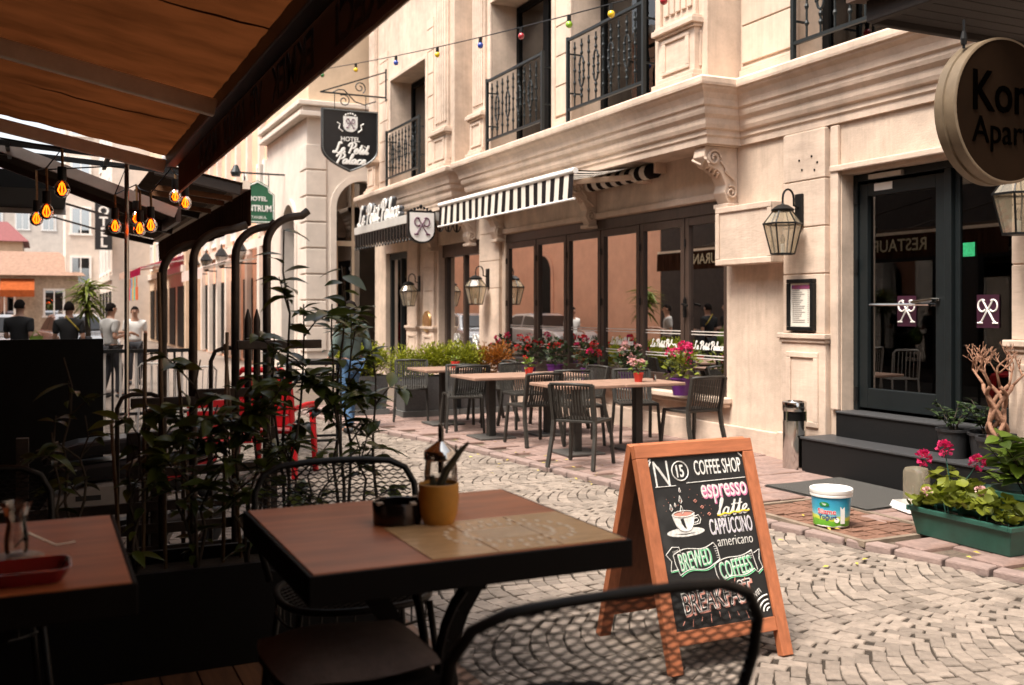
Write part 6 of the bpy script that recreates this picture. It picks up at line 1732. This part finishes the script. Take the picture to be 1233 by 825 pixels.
big_potted('green pot of geraniums with bright magenta flower heads beside the pet feeder', (6.02,5.22,SWZ), .17, .24, GREENP, 90, lf_g, .20, .20, flowers=((-.15,.12,.46,MAGENTA),(.04,.10,.52,MAGENTA),(.12,-.12,.44,MAGENTA)))
big_potted('green pot with a fine-leaved light green plant behind the geraniums', (6.32,4.98,SWZ), .18, .26, GREENP, 90, leaf_mesh('leaf', BRIGHT, .08, .025, .2, .2), .26, .30)
big_potted('large green pot with a tall broad-leaved plant at the right edge', (5.92,4.52,SWZ), .24, .36, GREENP, 130, lf_big, .62, .34, nst=9)
big_potted('black pot with a small-leaved dark plant on the granite step, left one', (6.80,5.88,.375), .13, .24, BLACKPOT, 100, lf_d, .30, .22)
big_potted('black pot with a small-leaved dark plant on the granite step beside the braided trunk', (6.86,5.62,.375), .13, .23, BLACKPOT, 110, lf_d, .42, .22)
big_potted('low green pot of leafy growth at the foot of the broad-leaved plant', (5.80,4.92,SWZ), .13, .16, GREENP, 70, lf_g, .14, .16)
# braided bare tree
bt_ = thing('braided_tree', 'bare braided-trunk potted tree with pruned twigs beside the glass door', 'tree', (6.72, 5.40, .375))
BARK = M('pale_bark', (.30,.155,.095), .8, var=.25, scale=25, bump=.3)
bxx, byy, bz = 6.72, 5.40, .375
c = MB(); c.lathe([(.12,0),(.15,.20),(.16,.20),(.16,.23),(.14,.23),(.14,.2),(.001,.2)], 24, (bxx,byy,bz), cap=False); c.build('pot', BLACKPOT, bt_, smooth=True)
tr_ = []
for s in range(6):
    P = []
    for k in range(15):
        f = k/14; a = 2*PI*s/6 + f*4.4*(1 if s % 2 else -1); r_ = .060+.012*math.sin(f*9)+.04*max(0,f-.8)*5
        P.append((bxx+r_*math.cos(a), byy+r_*math.sin(a), bz+.19+.44*f))
    c = MB(); c.tube(P, [.019-.004*k/14 for k in range(15)], 7); c.build('trunk_strand', BARK, bt_, smooth='all'); tr_.append(Vector(P[-1]))
def twig(mb, p, d, L, r_, lev):
    q = p
    P = [p]
    for k in range(3):
        d = (d + Vector((rg.uniform(-.3,.3), rg.uniform(-.3,.3), rg.uniform(-.12,.3)))).normalized(); q = q + d*L/3; P.append(q)
    mb.tube(P, [r_, r_*.85, r_*.75, r_*.6], 6)
    if lev:
        for k in range(3):
            a = rg.uniform(0,6.28); twig(mb, P[rg.choice((2,3,3))], (d+Vector((math.cos(a)*.9, math.sin(a)*.9, rg.uniform(0,.5)))).normalized(), L*.66, r_*.62, lev-1)
for p in tr_:
    c = MB(); o_ = (p-Vector((bxx,byy,p.z)))*5; twig(c, p, Vector((o_.x, o_.y, .9)).normalized(), .16, .012, 3); c.build('branch', BARK, bt_, smooth='all')

# ------------------------------------------------------------------ trough, fence and climbing plants at the terrace end
tr2 = thing('planter_trough', 'long black planter trough closing the end of the terrace', 'planter', (0, 4.05, TZ))
c = MB(); c.box(-2.9,1.28,3.86,3.885,TZ,.63); c.box(-2.9,1.28,4.215,4.24,TZ,.63); c.box(1.255,1.28,3.886,4.214,TZ,.63); c.box(-2.9,-2.875,3.886,4.214,TZ,.63); c.build('trough', BLACKP, tr2)
MB().box(-2.87,1.25,3.888,4.212,TZ+.01,.58).build('soil', SOIL, tr2)
PIPE = M('old_pipe', (.05,.034,.024), .5, metal=.3, var=.5, scale=14, bump=.1)
pr_ = thing('pipe_rack', 'rack of four bent dark pipes rising out of the greenery', 'rack', (.7, 4.55, 0))
for (x, y, h, tx_) in ((.48,4.62,1.90,.18),(.60,4.55,1.96,.23),(.80,4.66,1.99,.18),(.93,4.60,2.04,.19)):
    r_ = .15
    P = [(x,y,.02),(x,y,.8),(x,y,h-r_)] + [(x+r_-r_*math.cos(a), y, h-r_+r_*math.sin(a)*.93) for a in [PI/2*i/9 for i in range(1,9)]] + [(x+r_+.01,y,h-.008),(x+tx_,y,h+.016)]
    c = MB(); c.tube(P, .0185, 10); c.build('bent_pipe', PIPE, pr_, smooth='all')
for (x0_, x1_, zz) in ((.70,.98,1.42),(.42,.58,1.10),(.30,.50,1.22)):
    c = MB(); c.tube([(x0_,4.72,.3),(x0_,4.72,zz-.06),(x0_+.02,4.72,zz-.015),(x0_+.06,4.72,zz),(x1_-.06,4.72,zz),(x1_-.02,4.72,zz-.015),(x1_,4.72,zz-.06),(x1_,4.72,.3)], .010, 8); c.build('hoop', PIPE, pr_, smooth='all')
for x in (.845,.885): 
    c = MB(); c.tube([(x,4.60,1.0),(x,4.60,1.55),(x,4.60,1.60)], [.016,.016,.003], 8); c.build('stake', PIPE, pr_, smooth='all')
for (z, xa, xb) in ((1.44,.78,1.16),(1.23,.60,1.02),(1.20,.34,.66),(.9,.40,1.0)):
    MB().box(xa,xb,4.50,4.53,z-.02,z+.02).build('cross_bar', PIPE, pr_, bevel=.004)
fn_ = thing('slat_fence', 'low fence of dark timber slats beyond the planter trough', 'fence', (0, 4.5, 0))
SLAT = M('fence_slat', (.028,.018,.012), .7, var=.4, stretch=(1,8,8))
for z in (.40,.50,.60,.70): MB().box(-2.6,.98,4.68,4.70,z,z+.045).build('slat', SLAT, fn_, bevel=.003)
for x in (-2.5,-1.7,-.9,-.1,.34,.44,.95): MB().box(x,x+.05,4.70,4.75,0,1.05).build('post', SLAT, fn_, bevel=.003)
stk_ = [(.28,4.34,1.15),(.36,4.36,1.5),(.44,4.32,1.75),(.55,4.36,1.35),(.66,4.33,1.5),(.74,4.37,1.45)]
cn = thing('cane_stakes', 'bamboo canes propping the climbing plants', 'canes', (.5, 4.3, .5))
for (x, y, h) in stk_:
    c = MB(); c.tube([(x,y-.2,.56),(x+rg.uniform(-.05,.05),y,h)], .008, 6); c.build('cane', M('cane', (.14,.085,.04), .7, var=.3, scale=20), cn, smooth='all')
lf1 = leaf_mesh('leaf', LAUREL, .125, .052, .25, .25, 6); lf2 = leaf_mesh('leaf', LAUREL, .09, .040, .35, .3, 6); lf3 = leaf_mesh('leaf', LAUREL, .10, .042, .5, .45, 7)
def climber(label, base, tops, nl, spread=.16, low=.2, name='laurel_plant', meshes=(lf1, lf2, lf3), lsc=(.5,1.2)):
    t = thing(name, label, 'plant', base, 0, 'leafy plants in the terrace trough')
    br = []
    for (x, y, z) in tops:
        b = Vector(base); e = Vector((x, y, z)); P = []
        for k in range(9):
            f = k/8; p = b.lerp(e, f); p += Vector((rg.uniform(-.02,.02), rg.uniform(-.02,.02), 0))*(1 if 0 < k else 0); P.append(p)
        c = MB(); c.tube(P, [.0085-.0007*k for k in range(9)], 6); c.build('stem', STEMM, t, smooth='all'); br.append(P)
        for s in range(3):
            f = rg.uniform(.45,.95)*7.99; i = int(f); q = P[i]; a = rg.uniform(0,6.28); L_ = spread*rg.uniform(.7,1.4)
            Q = [q, q+Vector((math.cos(a)*L_*.5, math.sin(a)*L_*.5, .07)), q+Vector((math.cos(a)*L_, math.sin(a)*L_, .10+rg.uniform(-.05,.06)))]
            c = MB(); c.tube(Q, [.004,.003,.002], 5); c.build('twig', STEMM, t); br.append([Q[0].lerp(Q[1], .5), Q[1], Q[1].lerp(Q[2], .5), Q[2]])
    for k in range(nl):
        P = br[k % len(br)]; n_ = len(P)-1; f = (low+(1-low)*rg.random()) if n_ > 4 else rg.uniform(.2,1); f = min(f, .999)*n_; i = int(f)
        q = P[i].lerp(P[i+1], f-i); a = rg.uniform(0, 6.28)
        mesh_obj('leaf', meshes[k % len(meshes)], t, world=orient(q, (math.cos(a), math.sin(a), rg.uniform(-.3,.8)), rg.uniform(-.6,.6), rg.uniform(*lsc)))
    return t
climber('tall leafy laurel standing just left of the person in jeans', (1.14,4.08,.56), [(1.14,4.08,1.78),(1.08,4.04,1.62),(1.20,4.12,1.52)], 210, .15, .36)
climber('laurel reaching highest beside the bent pipes', (.90,4.06,.56), [(.90,4.06,1.92),(.97,4.02,1.62),(.84,4.1,1.50)], 150, .16, .38)
climber('slim single-stemmed laurel nearest the street', (1.24,4.0,.56), [(1.26,4.0,1.42),(1.20,4.04,1.08)], 55, .10, .30)
climber('bushy dark laurel in front of the red chair', (.74,4.04,.56), [(.78,4.0,1.36),(.70,4.06,1.30),(.84,4.04,1.22),(.64,4.0,1.18)], 180, .16, .10)
climber('bushy dark laurel at the foot of the bent pipes', (.55,4.08,.56), [(.56,4.06,1.40),(.48,4.0,1.30),(.62,4.08,1.22),(.42,4.06,1.1)], 175, .16, .10)
climber('sparse young plant in front of the parked scooter', (.10,4.06,.56), [(.08,4.06,1.42),(.02,4.0,1.15),(.16,4.05,1.2)], 34, .14, .35)
climber('low dark laurel beside the brown table chair', (.95,3.96,.56), [(.98,3.94,.98),(.88,3.98,1.05),(1.06,3.98,.95)], 80, .13, .1)
climber('thin plant among the fence stakes', (.32,4.06,.56), [(.30,4.06,1.12),(.36,4.02,1.3)], 70, .13, .15)
# black partition beyond the fence
pt = thing('black_partition', 'tall black board partition behind the scooter', 'partition', (-1.5, 8.3, 0))
c = MB(); c.box(-3.0,.42,8.28,8.33,.02,1.37); c.build('board', BLACKP, pt)
for x in (-2.4,-.9,.38): MB().box(x,x+.05,8.331,8.38,0,1.37).build('post', BLACKP, pt)
# ------------------------------------------------------------------ scooter
sco = thing('parked_scooter', 'parked scooter with grey side panels and a red stripe in the shade of the awning', 'scooter', (.35, 6.6, 0))
PANEL = M('scooter_grey', (.20,.185,.17), .45, var=.12); RUB = M('rubber', (.010,.010,.010), .8); SRED = M('scooter_red', (.35,.012,.015), .35); SBLK = M('scooter_black', (.010,.010,.011), .3)
sy = 6.6
def sprism(poly, y0, y1, nm, mt, bev=.01):
    return MB().prism(poly, lambda p, q, c: (p, c, q), y0, y1).build(nm, mt, sco, bevel=bev)
sprism([(-.05,.30),(.02,.20),(.30,.22),(.34,.34),(.62,.46),(.60,.56),(.30,.55),(.05,.48)], sy-.14, sy+.14, 'side_panel', PANEL, .02)
sprism([(-.65,.25),(-.25,.22),(-.10,.30),(-.25,.45),(-.50,.60),(-.62,.78),(-.72,.75)], sy-.12, sy+.12, 'leg_shield', PANEL, .03)
sprism([(.30,.56),(.62,.58),(.98,.66),(1.02,.74),(.60,.70),(.10,.66),(.02,.58)], sy-.13, sy+.13, 'tail', SBLK, .03)
sprism([(.0,.67),(.30,.72),(.62,.73),(.92,.82),(.92,.87),(.55,.82),(.2,.80),(.0,.75)], sy-.14, sy+.14, 'seat', SBLK, .03)
sprism([(.60,.50),(.99,.64),(1.0,.67),(.58,.54)], sy-.145, sy+.145, 'red_stripe', SRED, .005)
sprism([(.56,.56),(.98,.68),(.98,.695),(.55,.585)], sy-.142, sy+.142, 'chrome_stripe', CHROME, .004)
for wx, nm in ((.78,'wheel'),(-.72,'wheel')):
    c = MB(); c.tube([(wx+.235*math.cos(a), sy, .27+.235*math.sin(a)) for a in [2*PI*i/32 for i in range(32)]], .05, 10, closed=True); wo_ = c.build(nm, RUB, sco, smooth='all')
    c = MB(); c.tube([(wx+.185*math.cos(a), sy, .27+.185*math.sin(a)) for a in [2*PI*i/28 for i in range(28)]], .022, 8, closed=True)
    for k in range(6): a = k*PI/3; c.beam((wx,sy,.27),(wx+.18*math.cos(a),sy,.27+.18*math.sin(a)),.03,.025)
    c.build('rim', STEEL, wo_, smooth=True)
c = MB(); c.tube([(.40,sy-.17,.26),(.70,sy-.19,.30),(1.02,sy-.19,.36)], [.025,.05,.05], 10); c.build('exhaust', M('exhaust', (.10,.09,.085), .35, metal=.8), sco, smooth=True)
c = MB(); c.tube([(-.60,sy,.75),(-.52,sy,1.02)], .03, 8); c.tube([(-.46,sy-.34,1.04),(-.52,sy-.12,1.03),(-.52,sy+.12,1.03),(-.46,sy+.34,1.04)], .013, 8); c.ball((-.60,sy,.98), .12, 12, 8, (.9,1.1,1)); c.build('handlebar', SBLK, sco, smooth=True)
c = MB()
for s in (-1,1): c.tube([(-.52,sy+s*.2,1.05),(-.50,sy+s*.26,1.2)], .006, 6); c.ball((-.5,sy+s*.27,1.24), .06, 10, 8, (.25,1,.7))
c.build('mirror', SBLK, sco, smooth=True)
c = MB(); c.beam((-.72,sy-.06,.27),(-.60,sy-.06,.75),.03,.03); c.beam((-.72,sy+.06,.27),(-.60,sy+.06,.75),.03,.03); c.beam((.20,sy,.24),(.78,sy,.27),.10,.10); c.tube([(.1,sy-.12,.22),(.05,sy-.28,.01)], .012, 6); c.build('fork_and_stand', BLACK_METAL, sco)
c = MB(); c.box(.18,.32,sy-.1435,sy-.1405,.455,.485); c.build('vent', RUB, sco)

# ------------------------------------------------------------------ red chair, black frame, white chairs
RP = M('red_plastic', (.46,.008,.012), .4, var=.1)
rc = thing('red_chair', 'bright red plastic armchair half hidden by the laurels', 'chair', (2.05, 9.7, 0), R(-35))
def rcb(nm, f, bev=.012, smooth=False):
    c = MB(); f(c); c.build(nm, RP, rc, local=True, bevel=bev, smooth=smooth)
rcb('seat', lambda c: c.box(-.27,.27,-.24,.26,.42,.455))
rcb('back_frame', lambda c: c.tube([(-.27,-.25,.44),(-.275,-.29,.75),(-.26,-.32,.97),(-.19,-.335,1.03),(.19,-.335,1.03),(.26,-.32,.97),(.275,-.29,.75),(.27,-.25,.44)], .028, 8), 0, True)
for k in range(4): rcb('back_slat', lambda c: c.box(-.26,.26,-.30-.012*k,-.275-.012*k,.49+k*.12,.605+k*.12))
for s in (-1,1):
    rcb('armrest', lambda c: c.tube([(s*.29,-.28,.66),(s*.31,0,.68),(s*.31,.22,.67),(s*.30,.26,.60)], .026, 8), 0, True)
    for sy_ in (-1,1): rcb('leg', lambda c: c.beam((s*.28,sy_*.22,.66 if sy_ > 0 else .44),(s*.30,sy_*.27,0),.055,.05))
rd = thing('red_bench', 'low red slatted bench beside the red armchair', 'bench', (1.55, 9.3, 0), R(-8))
for k in range(4): MB().box(-.38,.38,-.22+k*.12,-.12+k*.12,.40,.43).build('slat', RP, rd, local=True, bevel=.006)
for k in range(3): MB().box(-.38,.38,.26,.285,.48+k*.10,.55+k*.10).build('back_slat', RP, rd, local=True, bevel=.006)
for s in (-1,1): MB().box(s*.34-.03,s*.34+.03,-.2,.27,0,.399).build('end_frame', BLACK_METAL, rd, local=True)
bf_ = thing('black_stand', 'thin black metal stand beside the red armchair', 'stand', (2.55, 10.2, 0), R(-10))
c = MB()
for (x, y) in ((-.25,-.2),(.25,-.2),(.25,.2),(-.25,.2)): c.box(x-.012,x+.012,y-.012,y+.012,0,1.05)
for z in (.25,.9,1.03):
    c.box(-.24,.24,-.212,-.188,z,z+.024); c.box(-.24,.24,.188,.212,z,z+.024); c.box(-.262,-.238,-.19,.19,z,z+.024); c.box(.238,.262,-.19,.19,z,z+.024)
c.build('frame', BLACK_METAL, bf_, local=True)
MB().box(-.26,.26,-.22,.22,1.055,1.075).build('top', BLACK_METAL, bf_, local=True)
WM_ = M('white_metal', (.62,.58,.54), .5)
for k, (x, y, a, lab) in enumerate(((1.55,12.2,20,'white wire chair beyond the red bench, nearer one'),(1.35,13.2,-15,'white wire chair beyond the red bench, farther one'))):
    t = thing('white_chair', lab, 'chair', (x,y,0), R(a), 'white metal chairs')
    c = MB()
    for i in range(7): c.tube([(-.2+i*.066,-.24,.9),(-.2+i*.066,-.2,.45),(-.2+i*.066,.2,.45)], .006, 5)
    c.build('wires', WM_, t, local=True)
    c = MB(); c.tube([(-.23,-.2,.45),(-.23,-.25,.88),(-.18,-.26,.93),(.18,-.26,.93),(.23,-.25,.88),(.23,-.2,.45)], .012, 6); c.tube([(-.23,-.2,.45),(.23,-.2,.45),(.23,.22,.45),(-.23,.22,.45)], .011, 6, closed=True); c.build('frame', WM_, t, local=True)
    for (sx, sy_) in ((-1,-1),(1,-1),(1,1),(-1,1)): MB().beam((sx*.22,sy_*.2,.45),(sx*.24,sy_*.24,0),.022,.022).build('leg', WM_, t, local=True)
gt = thing('market_rack', 'dark slatted barrier with white rails across the street beyond the pipes', 'barrier', (1.3, 14.5, 0))
for k in range(12): MB().box(.75+k*.1,.78+k*.1,14.5,14.53,.05,1.0).build('upright', BLACK_METAL if k % 2 else WM_, gt)
MB().box(.72,1.95,14.48,14.55,1.0,1.05).build('top_rail', BLACK_METAL, gt); MB().box(.72,1.95,14.48,14.55,.15,.19).build('bottom_rail', BLACK_METAL, gt)

# ------------------------------------------------------------------ people
def skin(verts, edges, radii, mat, lev=2):
    me = bpy.data.meshes.new('s'); me.from_pydata(verts, edges, []); me.update()
    o = bpy.data.objects.new('s', me)
    sm = o.modifiers.new('skin', 'SKIN'); sm.use_smooth_shade = True
    for i, r in enumerate(radii):
        me.skin_vertices[0].data[i].radius = r if hasattr(r, '__len__') else (r, r)
    me.skin_vertices[0].data[0].use_root = True
    ss = o.modifiers.new('sub', 'SUBSURF'); ss.levels = lev; ss.render_levels = lev
    m = eval_mesh(o)
    m.materials.clear(); m.materials.append(mat)
    m.polygons.foreach_set('use_smooth', [True]*len(m.polygons))
    return m
SKIN = M('skin_tone', (.40,.22,.15), .55, var=.06); HAIR = M('dark_hair', (.010,.007,.006), .9, var=.3, scale=60, spec=.08); SHOE = M('shoe', (.03,.03,.032), .6)
def person(label, loc, rz, shirt, trousers, stride=.12, armbend=.25, h=1.0, sleeve='short', jacket=None, turn=0):
    t = thing('person', label, 'person', loc, rz)
    s = stride
    J = {'pel': (0,0,.95), 'wst': (0,-.01,1.06), 'cst': (0,-.02,1.25), 'shc': (0,-.03,1.42), 'nck': (0,-.01,1.50), 'hd0': (0,.01,1.575), 'hd1': (0,.015,1.65), 'hd2': (0,.005,1.725)}
    for m, n in ((-1,'l'),(1,'r')):
        f = s*m
        J['hip'+n] = (m*.095, 0, .90); J['kne'+n] = (m*.10, f*.55+.05, .50); J['ank'+n] = (m*.10, f-.02, .09); J['toe'+n] = (m*.115, f+.14, .035)
        J['sho'+n] = (m*.185, -.03, 1.39); J['elb'+n] = (m*.235, -.05-f*.4, 1.11); J['wri'+n] = (m*.225, -.02-f*.4+armbend*.5, .92+armbend*.45); J['han'+n] = (m*.215, .05-f*.4+armbend*.55, .85+armbend*.5)
    E_ = [('pel','wst'),('wst','cst'),('cst','shc'),('shc','nck'),('nck','hd0'),('hd0','hd1'),('hd1','hd2')]
    for n in 'lr': E_ += [('pel','hip'+n),('hip'+n,'kne'+n),('kne'+n,'ank'+n),('ank'+n,'toe'+n),('shc','sho'+n),('sho'+n,'elb'+n),('elb'+n,'wri'+n),('wri'+n,'han'+n)]
    Rr = {'pel': (.145,.105),'wst': (.135,.095),'cst': (.155,.105),'shc': (.12,.08),'nck': .055,'hd0': (.068,.078),'hd1': (.078,.098),'hd2': (.066,.082)}
    for n in 'lr': Rr.update({'hip'+n: .085,'kne'+n: .056,'ank'+n: .038,'toe'+n: .036,'sho'+n: .058,'elb'+n: .040,'wri'+n: .028,'han'+n: (.036,.022)})
    def sub(names, grow=0.0, over={}):
        K = [k for k in J if k in names]; ix = {k: i for i, k in enumerate(K)}
        ee = [(ix[a], ix[b]) for (a, b) in E_ if a in ix and b in ix]
        rr_ = []
        for k in K:
            r = over.get(k, Rr[k]); rr_.append((r[0]+grow, r[1]+grow) if hasattr(r, '__len__') else r+grow)
        return [J[k] for k in K], ee, rr_
    mesh_obj('body', skin(*sub(list(J), 0, {'shc': (.09,.06), 'shol': .046, 'shor': .046, 'cst': (.14,.09), 'wst': (.12,.085), 'pel': (.13,.095)}), SKIN), t)
    top = ['wst','pel','cst','shc','shol','shor','elbl','elbr'] + (['wril','wrir'] if sleeve == 'long' else [])
    if sleeve == 'short':
        JJ = dict(J)
        for n in 'lr': J['elb'+n] = tuple(Vector(J['sho'+n]).lerp(Vector(J['elb'+n]), .72))
    JN = J['nck']; J['nck'] = (0,-.02,1.475); top = top + ['nck']
    mesh_obj('shirt', skin(*sub(top, .018, {'pel': (.145,.11), 'shc': (.14,.09), 'nck': (.075,.070), 'shol': .066, 'shor': .066}), shirt), t)
    J['nck'] = JN
    if sleeve == 'short':
        for n in 'lr': J['elb'+n] = JJ['elb'+n]
    mesh_obj('trousers', skin(*sub(['pel','hipl','hipr','knel','kner','ankl','ankr'], .018, {'pel': (.13,.095)}), trousers), t)
    for n in 'lr':
        a = Vector(J['ank'+n]); c = MB(); c.ball((a.x, a.y+.07, .05), .13, 10, 6, (.38,1.0,.38)); c.build('shoe', SHOE, t, local=True, smooth='all')
    # hair cap, ears, nose
    c = MB(); vs = []
    for i in range(11):
        for k in range(16):
            th = PI*.60*i/10; ph = 2*PI*k/16
            low = 1.0 if math.sin(ph) < .25 else .62
            th *= low
            vs.append((.088*math.sin(th)*math.cos(ph), -.004+.108*math.sin(th)*math.sin(ph), 1.645+.122*math.cos(th)))
    fs = [(i*16+k, i*16+(k+1) % 16, (i+1)*16+(k+1) % 16, (i+1)*16+k) for i in range(10) for k in range(16)]
    c.add(vs, fs); c.build('hair', HAIR, t, local=True, smooth='all')
    c = MB(); c.ball((.082,.0,1.635), .028, 8, 6, (.45,.8,1.2)); c.ball((-.082,.0,1.635), .028, 8, 6, (.45,.8,1.2)); c.ball((0,.105,1.635), .020, 8, 6, (.7,1,1.2)); c.build('face_features', SKIN, t, local=True, smooth='all')
    c = MB()
    for m in (-1,1): c.ball((m*.032,.094,1.662), .011, 8, 6, (1.2,.6,.7))
    c.box(-.022,.022,.092,.104,1.596,1.603); c.build('eyes_and_mouth', HAIR, t, local=True)
    c = MB()
    for n, m in (('l',-1),('r',1)):
        hnd, wr = Vector(J['han'+n]), Vector(J['wri'+n]); d = (hnd-wr).normalized()
        for k in range(4):
            o = Vector((0,(k-1.5)*.017,0)); b = hnd+d*.02+o; L_ = (.06,.07,.068,.05)[k]
            c.tube([b, b+d*L_*.55+Vector((-m*.006,0,-.004)), b+d*L_+Vector((-m*.02,0,-.02))], [.0085,.008,.006], 6)
        b = hnd+Vector((0,.03,0)); c.tube([wr.lerp(hnd,.5)+Vector((0,.02,0)), b+d*.01+Vector((-m*.012,.012,0)), b+d*.04+Vector((-m*.018,.012,0))], [.010,.009,.007], 6)
    c.build('fingers', SKIN, t, local=True, smooth='all')
    if h != 1.0: t.scale = (h, h, h)
    return t
JEANS = M('jeans', (.065,.14,.26), .85, var=.3, scale=12, bump=.1); BLKT = M('black_tee', (.010,.010,.011), .85); WHT = M('white_tee', (.62,.60,.57), .85); GREYT = M('grey_tee', (.42,.41,.40), .85); TEAL = M('teal_jacket', (.10,.14,.13), .85, var=.3); DKT = M('dark_trousers', (.02,.02,.025), .85)
person('person in blue jeans and a grey-green jacket walking on the cobbles', (3.62,12.62,.0), R(20), TEAL, JEANS, .14, .2, .97, 'long')
person('person in a black T-shirt carrying a green bag, at the far left', (-.34,18.9,0), R(-25), BLKT, DKT, .10, .55, 1.0)
person('person in a black T-shirt with short hair, second from the left', (.42,18.6,0), R(-8), BLKT, DKT, .08, .5, .98)
person('person in a grey T-shirt reaching forward beside the palm', (1.12,19.2,0), R(-60), GREYT, DKT, .10, .65, .97)
person('person in a white shirt with a shoulder strap facing the camera', (1.78,22.5,0), R(175), WHT, DKT, .06, .4, .94)
bagc = thing('green_bag', 'crumpled green bag carried by the person in black', 'bag', (-.1, 18.7, .6))
c = MB(); rgb = random.Random(5)
vs = []
for i in range(9):
    for k in range(14):
        a = 2*PI*k/14; r_ = (.10+.12*math.sin(PI*min(1,i/8+.12)))*(1+rgb.uniform(-.12,.12)); vs.append((-.08+r_*math.cos(a), 18.66+.6*r_*math.sin(a), .70+.055*i))
c.add(vs, [(i*14+k, i*14+(k+1) % 14, (i+1)*14+(k+1) % 14, (i+1)*14+k) for i in range(8) for k in range(14)] + [tuple(range(14))[::-1]]); c.build('sack', M('green_cloth', (.16,.24,.03), .8, var=.3), bagc, smooth='all')
c = MB(); c.tube([(-.16,18.66,1.13),(-.10,18.66,1.24),(-.02,18.66,1.13)], .01, 6); c.build('handle', M('green_cloth2', (.14,.21,.03), .8), bagc)
for (nm, lab, x, y, z) in (('shoulder_bag','dark shoulder bag at the hip of the second person in black',.66,18.55,1.0),):
    t = thing(nm, lab, 'bag', (x,y,z)); c = MB(); c.box(x-.09,x+.12,y-.07,y+.07,z-.16,z+.13); c.build('pouch', M('bag_dark', (.02,.02,.025), .7), t, bevel=.03)
    c = MB(); c.tube([(x,y,z+.12),(x-.14,y-.1,z+.3),(x-.3,y-.05,z+.48)], .012, 6); c.build('strap', M('strap_yellow', (.4,.3,.04), .7), t)
# ------------------------------------------------------------------ potted palm and far cars
pal = thing('potted_palm', 'bright green potted palm with arching leaves behind the people', 'plant', (.78, 20.6, 0))
c = MB(); c.lathe([(.25,0),(.33,.5),(.35,.52),(.3,.52),(.28,.46),(.001,.45)], 20, (.78,20.6,0), cap=False); c.build('pot', BLACKPOT, pal, smooth=True)
c = MB(); c.tube([(.78,20.6,.4),(.80,20.6,1.0),(.77,20.6,1.85)], [.06,.05,.05], 8); c.build('trunk', STEMM, pal, smooth='all')
pl_ = leaf_mesh('leaf', PALML, .62, .085, .75, .3, 8)
for k in range(150):
    a = rg.uniform(0, 6.28); zz = rg.uniform(1.5, 2.1)
    mesh_obj('leaf', pl_, pal, world=orient((.78,20.6,zz), (math.cos(a), math.sin(a), rg.uniform(-.5,1.6)), rg.uniform(-.5,.5), rg.uniform(.4,.75)))
def car(label, x, y, rz, paint):
    t = thing('parked_car', label, 'car', (x,y,0), rz, 'cars parked at the street end')
    sec = [(-2.05,.55,.80,.0),(-1.9,.40,.92,.0),(-1.2,.32,.98,1.0),(-.55,.32,1.0,1.0),(.7,.32,1.0,1.0),(1.55,.34,.98,.6),(1.95,.40,.95,.0),(2.05,.5,.85,.0)]
    c = MB(); B = [(-2.05,.35),(-1.98,.28),(1.98,.28),(2.05,.4),(2.04,.78),(1.85,.92),(1.3,.96),(-.8,.95),(-1.7,.86),(-2.02,.70)]
    c.prism(B, lambda p, q, k: (k, p, q), -.82, .82); c.build('body', paint, t, local=True, bevel=.08)
    C_ = [(-.85,.94),(-.25,1.38),(.1,1.45),(1.0,1.43),(1.5,1.25),(1.75,.94)]
    c = MB(); n_ = len(C_)
    vs = [(-.74,p,q) if q < 1 else (-.60,p,q) for (p,q) in C_] + [(.74,p,q) if q < 1 else (.60,p,q) for (p,q) in C_]
    c.add(vs, [tuple(range(n_)), tuple(range(n_,2*n_))[::-1]] + [((i+1) % n_, i, n_+i, n_+(i+1) % n_) for i in range(n_)]); c.build('cabin', paint, t, local=True, bevel=.05)
    gm = SBLK
    for s in (-1,1):
        X = lambda q: s*(.745-.14*(q-.94)/.45+.004)
        W = [(-.55,1.0),(-.18,1.33),(.35,1.37),(.35,1.0)]; W2 = [(.43,1.0),(.43,1.37),(.98,1.35),(1.35,1.2),(1.5,1.0)]
        for P in (W, W2): MB().add([(X(q),p,q) for (p,q) in P], [tuple(range(len(P)))]).build('side_window', gm, t, local=True)
    MB().add([(-.62,-.80,1.0),(.62,-.80,1.0),(.52,-.28,1.36),(-.52,-.28,1.36)], [(0,1,2,3)]).build('windscreen', gm, t, local=True, xf=Matrix.Translation((0,-.03,.02)))
    MB().add([(-.62,1.72,1.0),(.62,1.72,1.0),(.54,1.5,1.26),(-.54,1.5,1.26)], [(3,2,1,0)]).build('rear_window', gm, t, local=True, xf=Matrix.Translation((0,.03,.02)))
    for (sx, wy) in ((-1,-1.3),(1,-1.3),(1,1.28),(-1,1.28)):
        c = MB(); c.tube([(sx*.76, wy+.24*math.cos(a), .31+.24*math.sin(a)) for a in [2*PI*i/20 for i in range(20)]], .07, 8, closed=True); w_ = c.build('wheel', RUB, t, local=True, smooth='all')
        c = MB(); c.prism([(.18*math.cos(2*PI*i/14), .18*math.sin(2*PI*i/14)) for i in range(14)], lambda p, q, k: (k, wy+p, .31+q), sx*.78, sx*.81); c.build('rim', ALU, w_, local=True)
    for sx in (-1,1):
        MB().box(sx*.62-.13,sx*.62+.13,-2.06,-1.98,.62,.76).build('headlight', CLEAR, t, local=True); MB().box(sx*.66-.1,sx*.66+.1,2.0,2.06,.68,.84).build('tail_light', SRED, t, local=True)
    return t
car('white parked car behind the person with the green bag', -1.3, 30.0, R(-6), M('car_white', (.70,.69,.67), .25, var=.02, coat=.8))
car('silver parked car between the two people in black', .9, 31.5, R(8), M('car_silver', (.45,.46,.47), .25, metal=.4, var=.02, coat=.8))
car('dark red parked car farther down the street', -2.2, 44.0, R(0), M('car_maroon', (.14,.015,.02), .25, var=.02, coat=.8))
bpy.data.scenes.remove(tmp_scene)
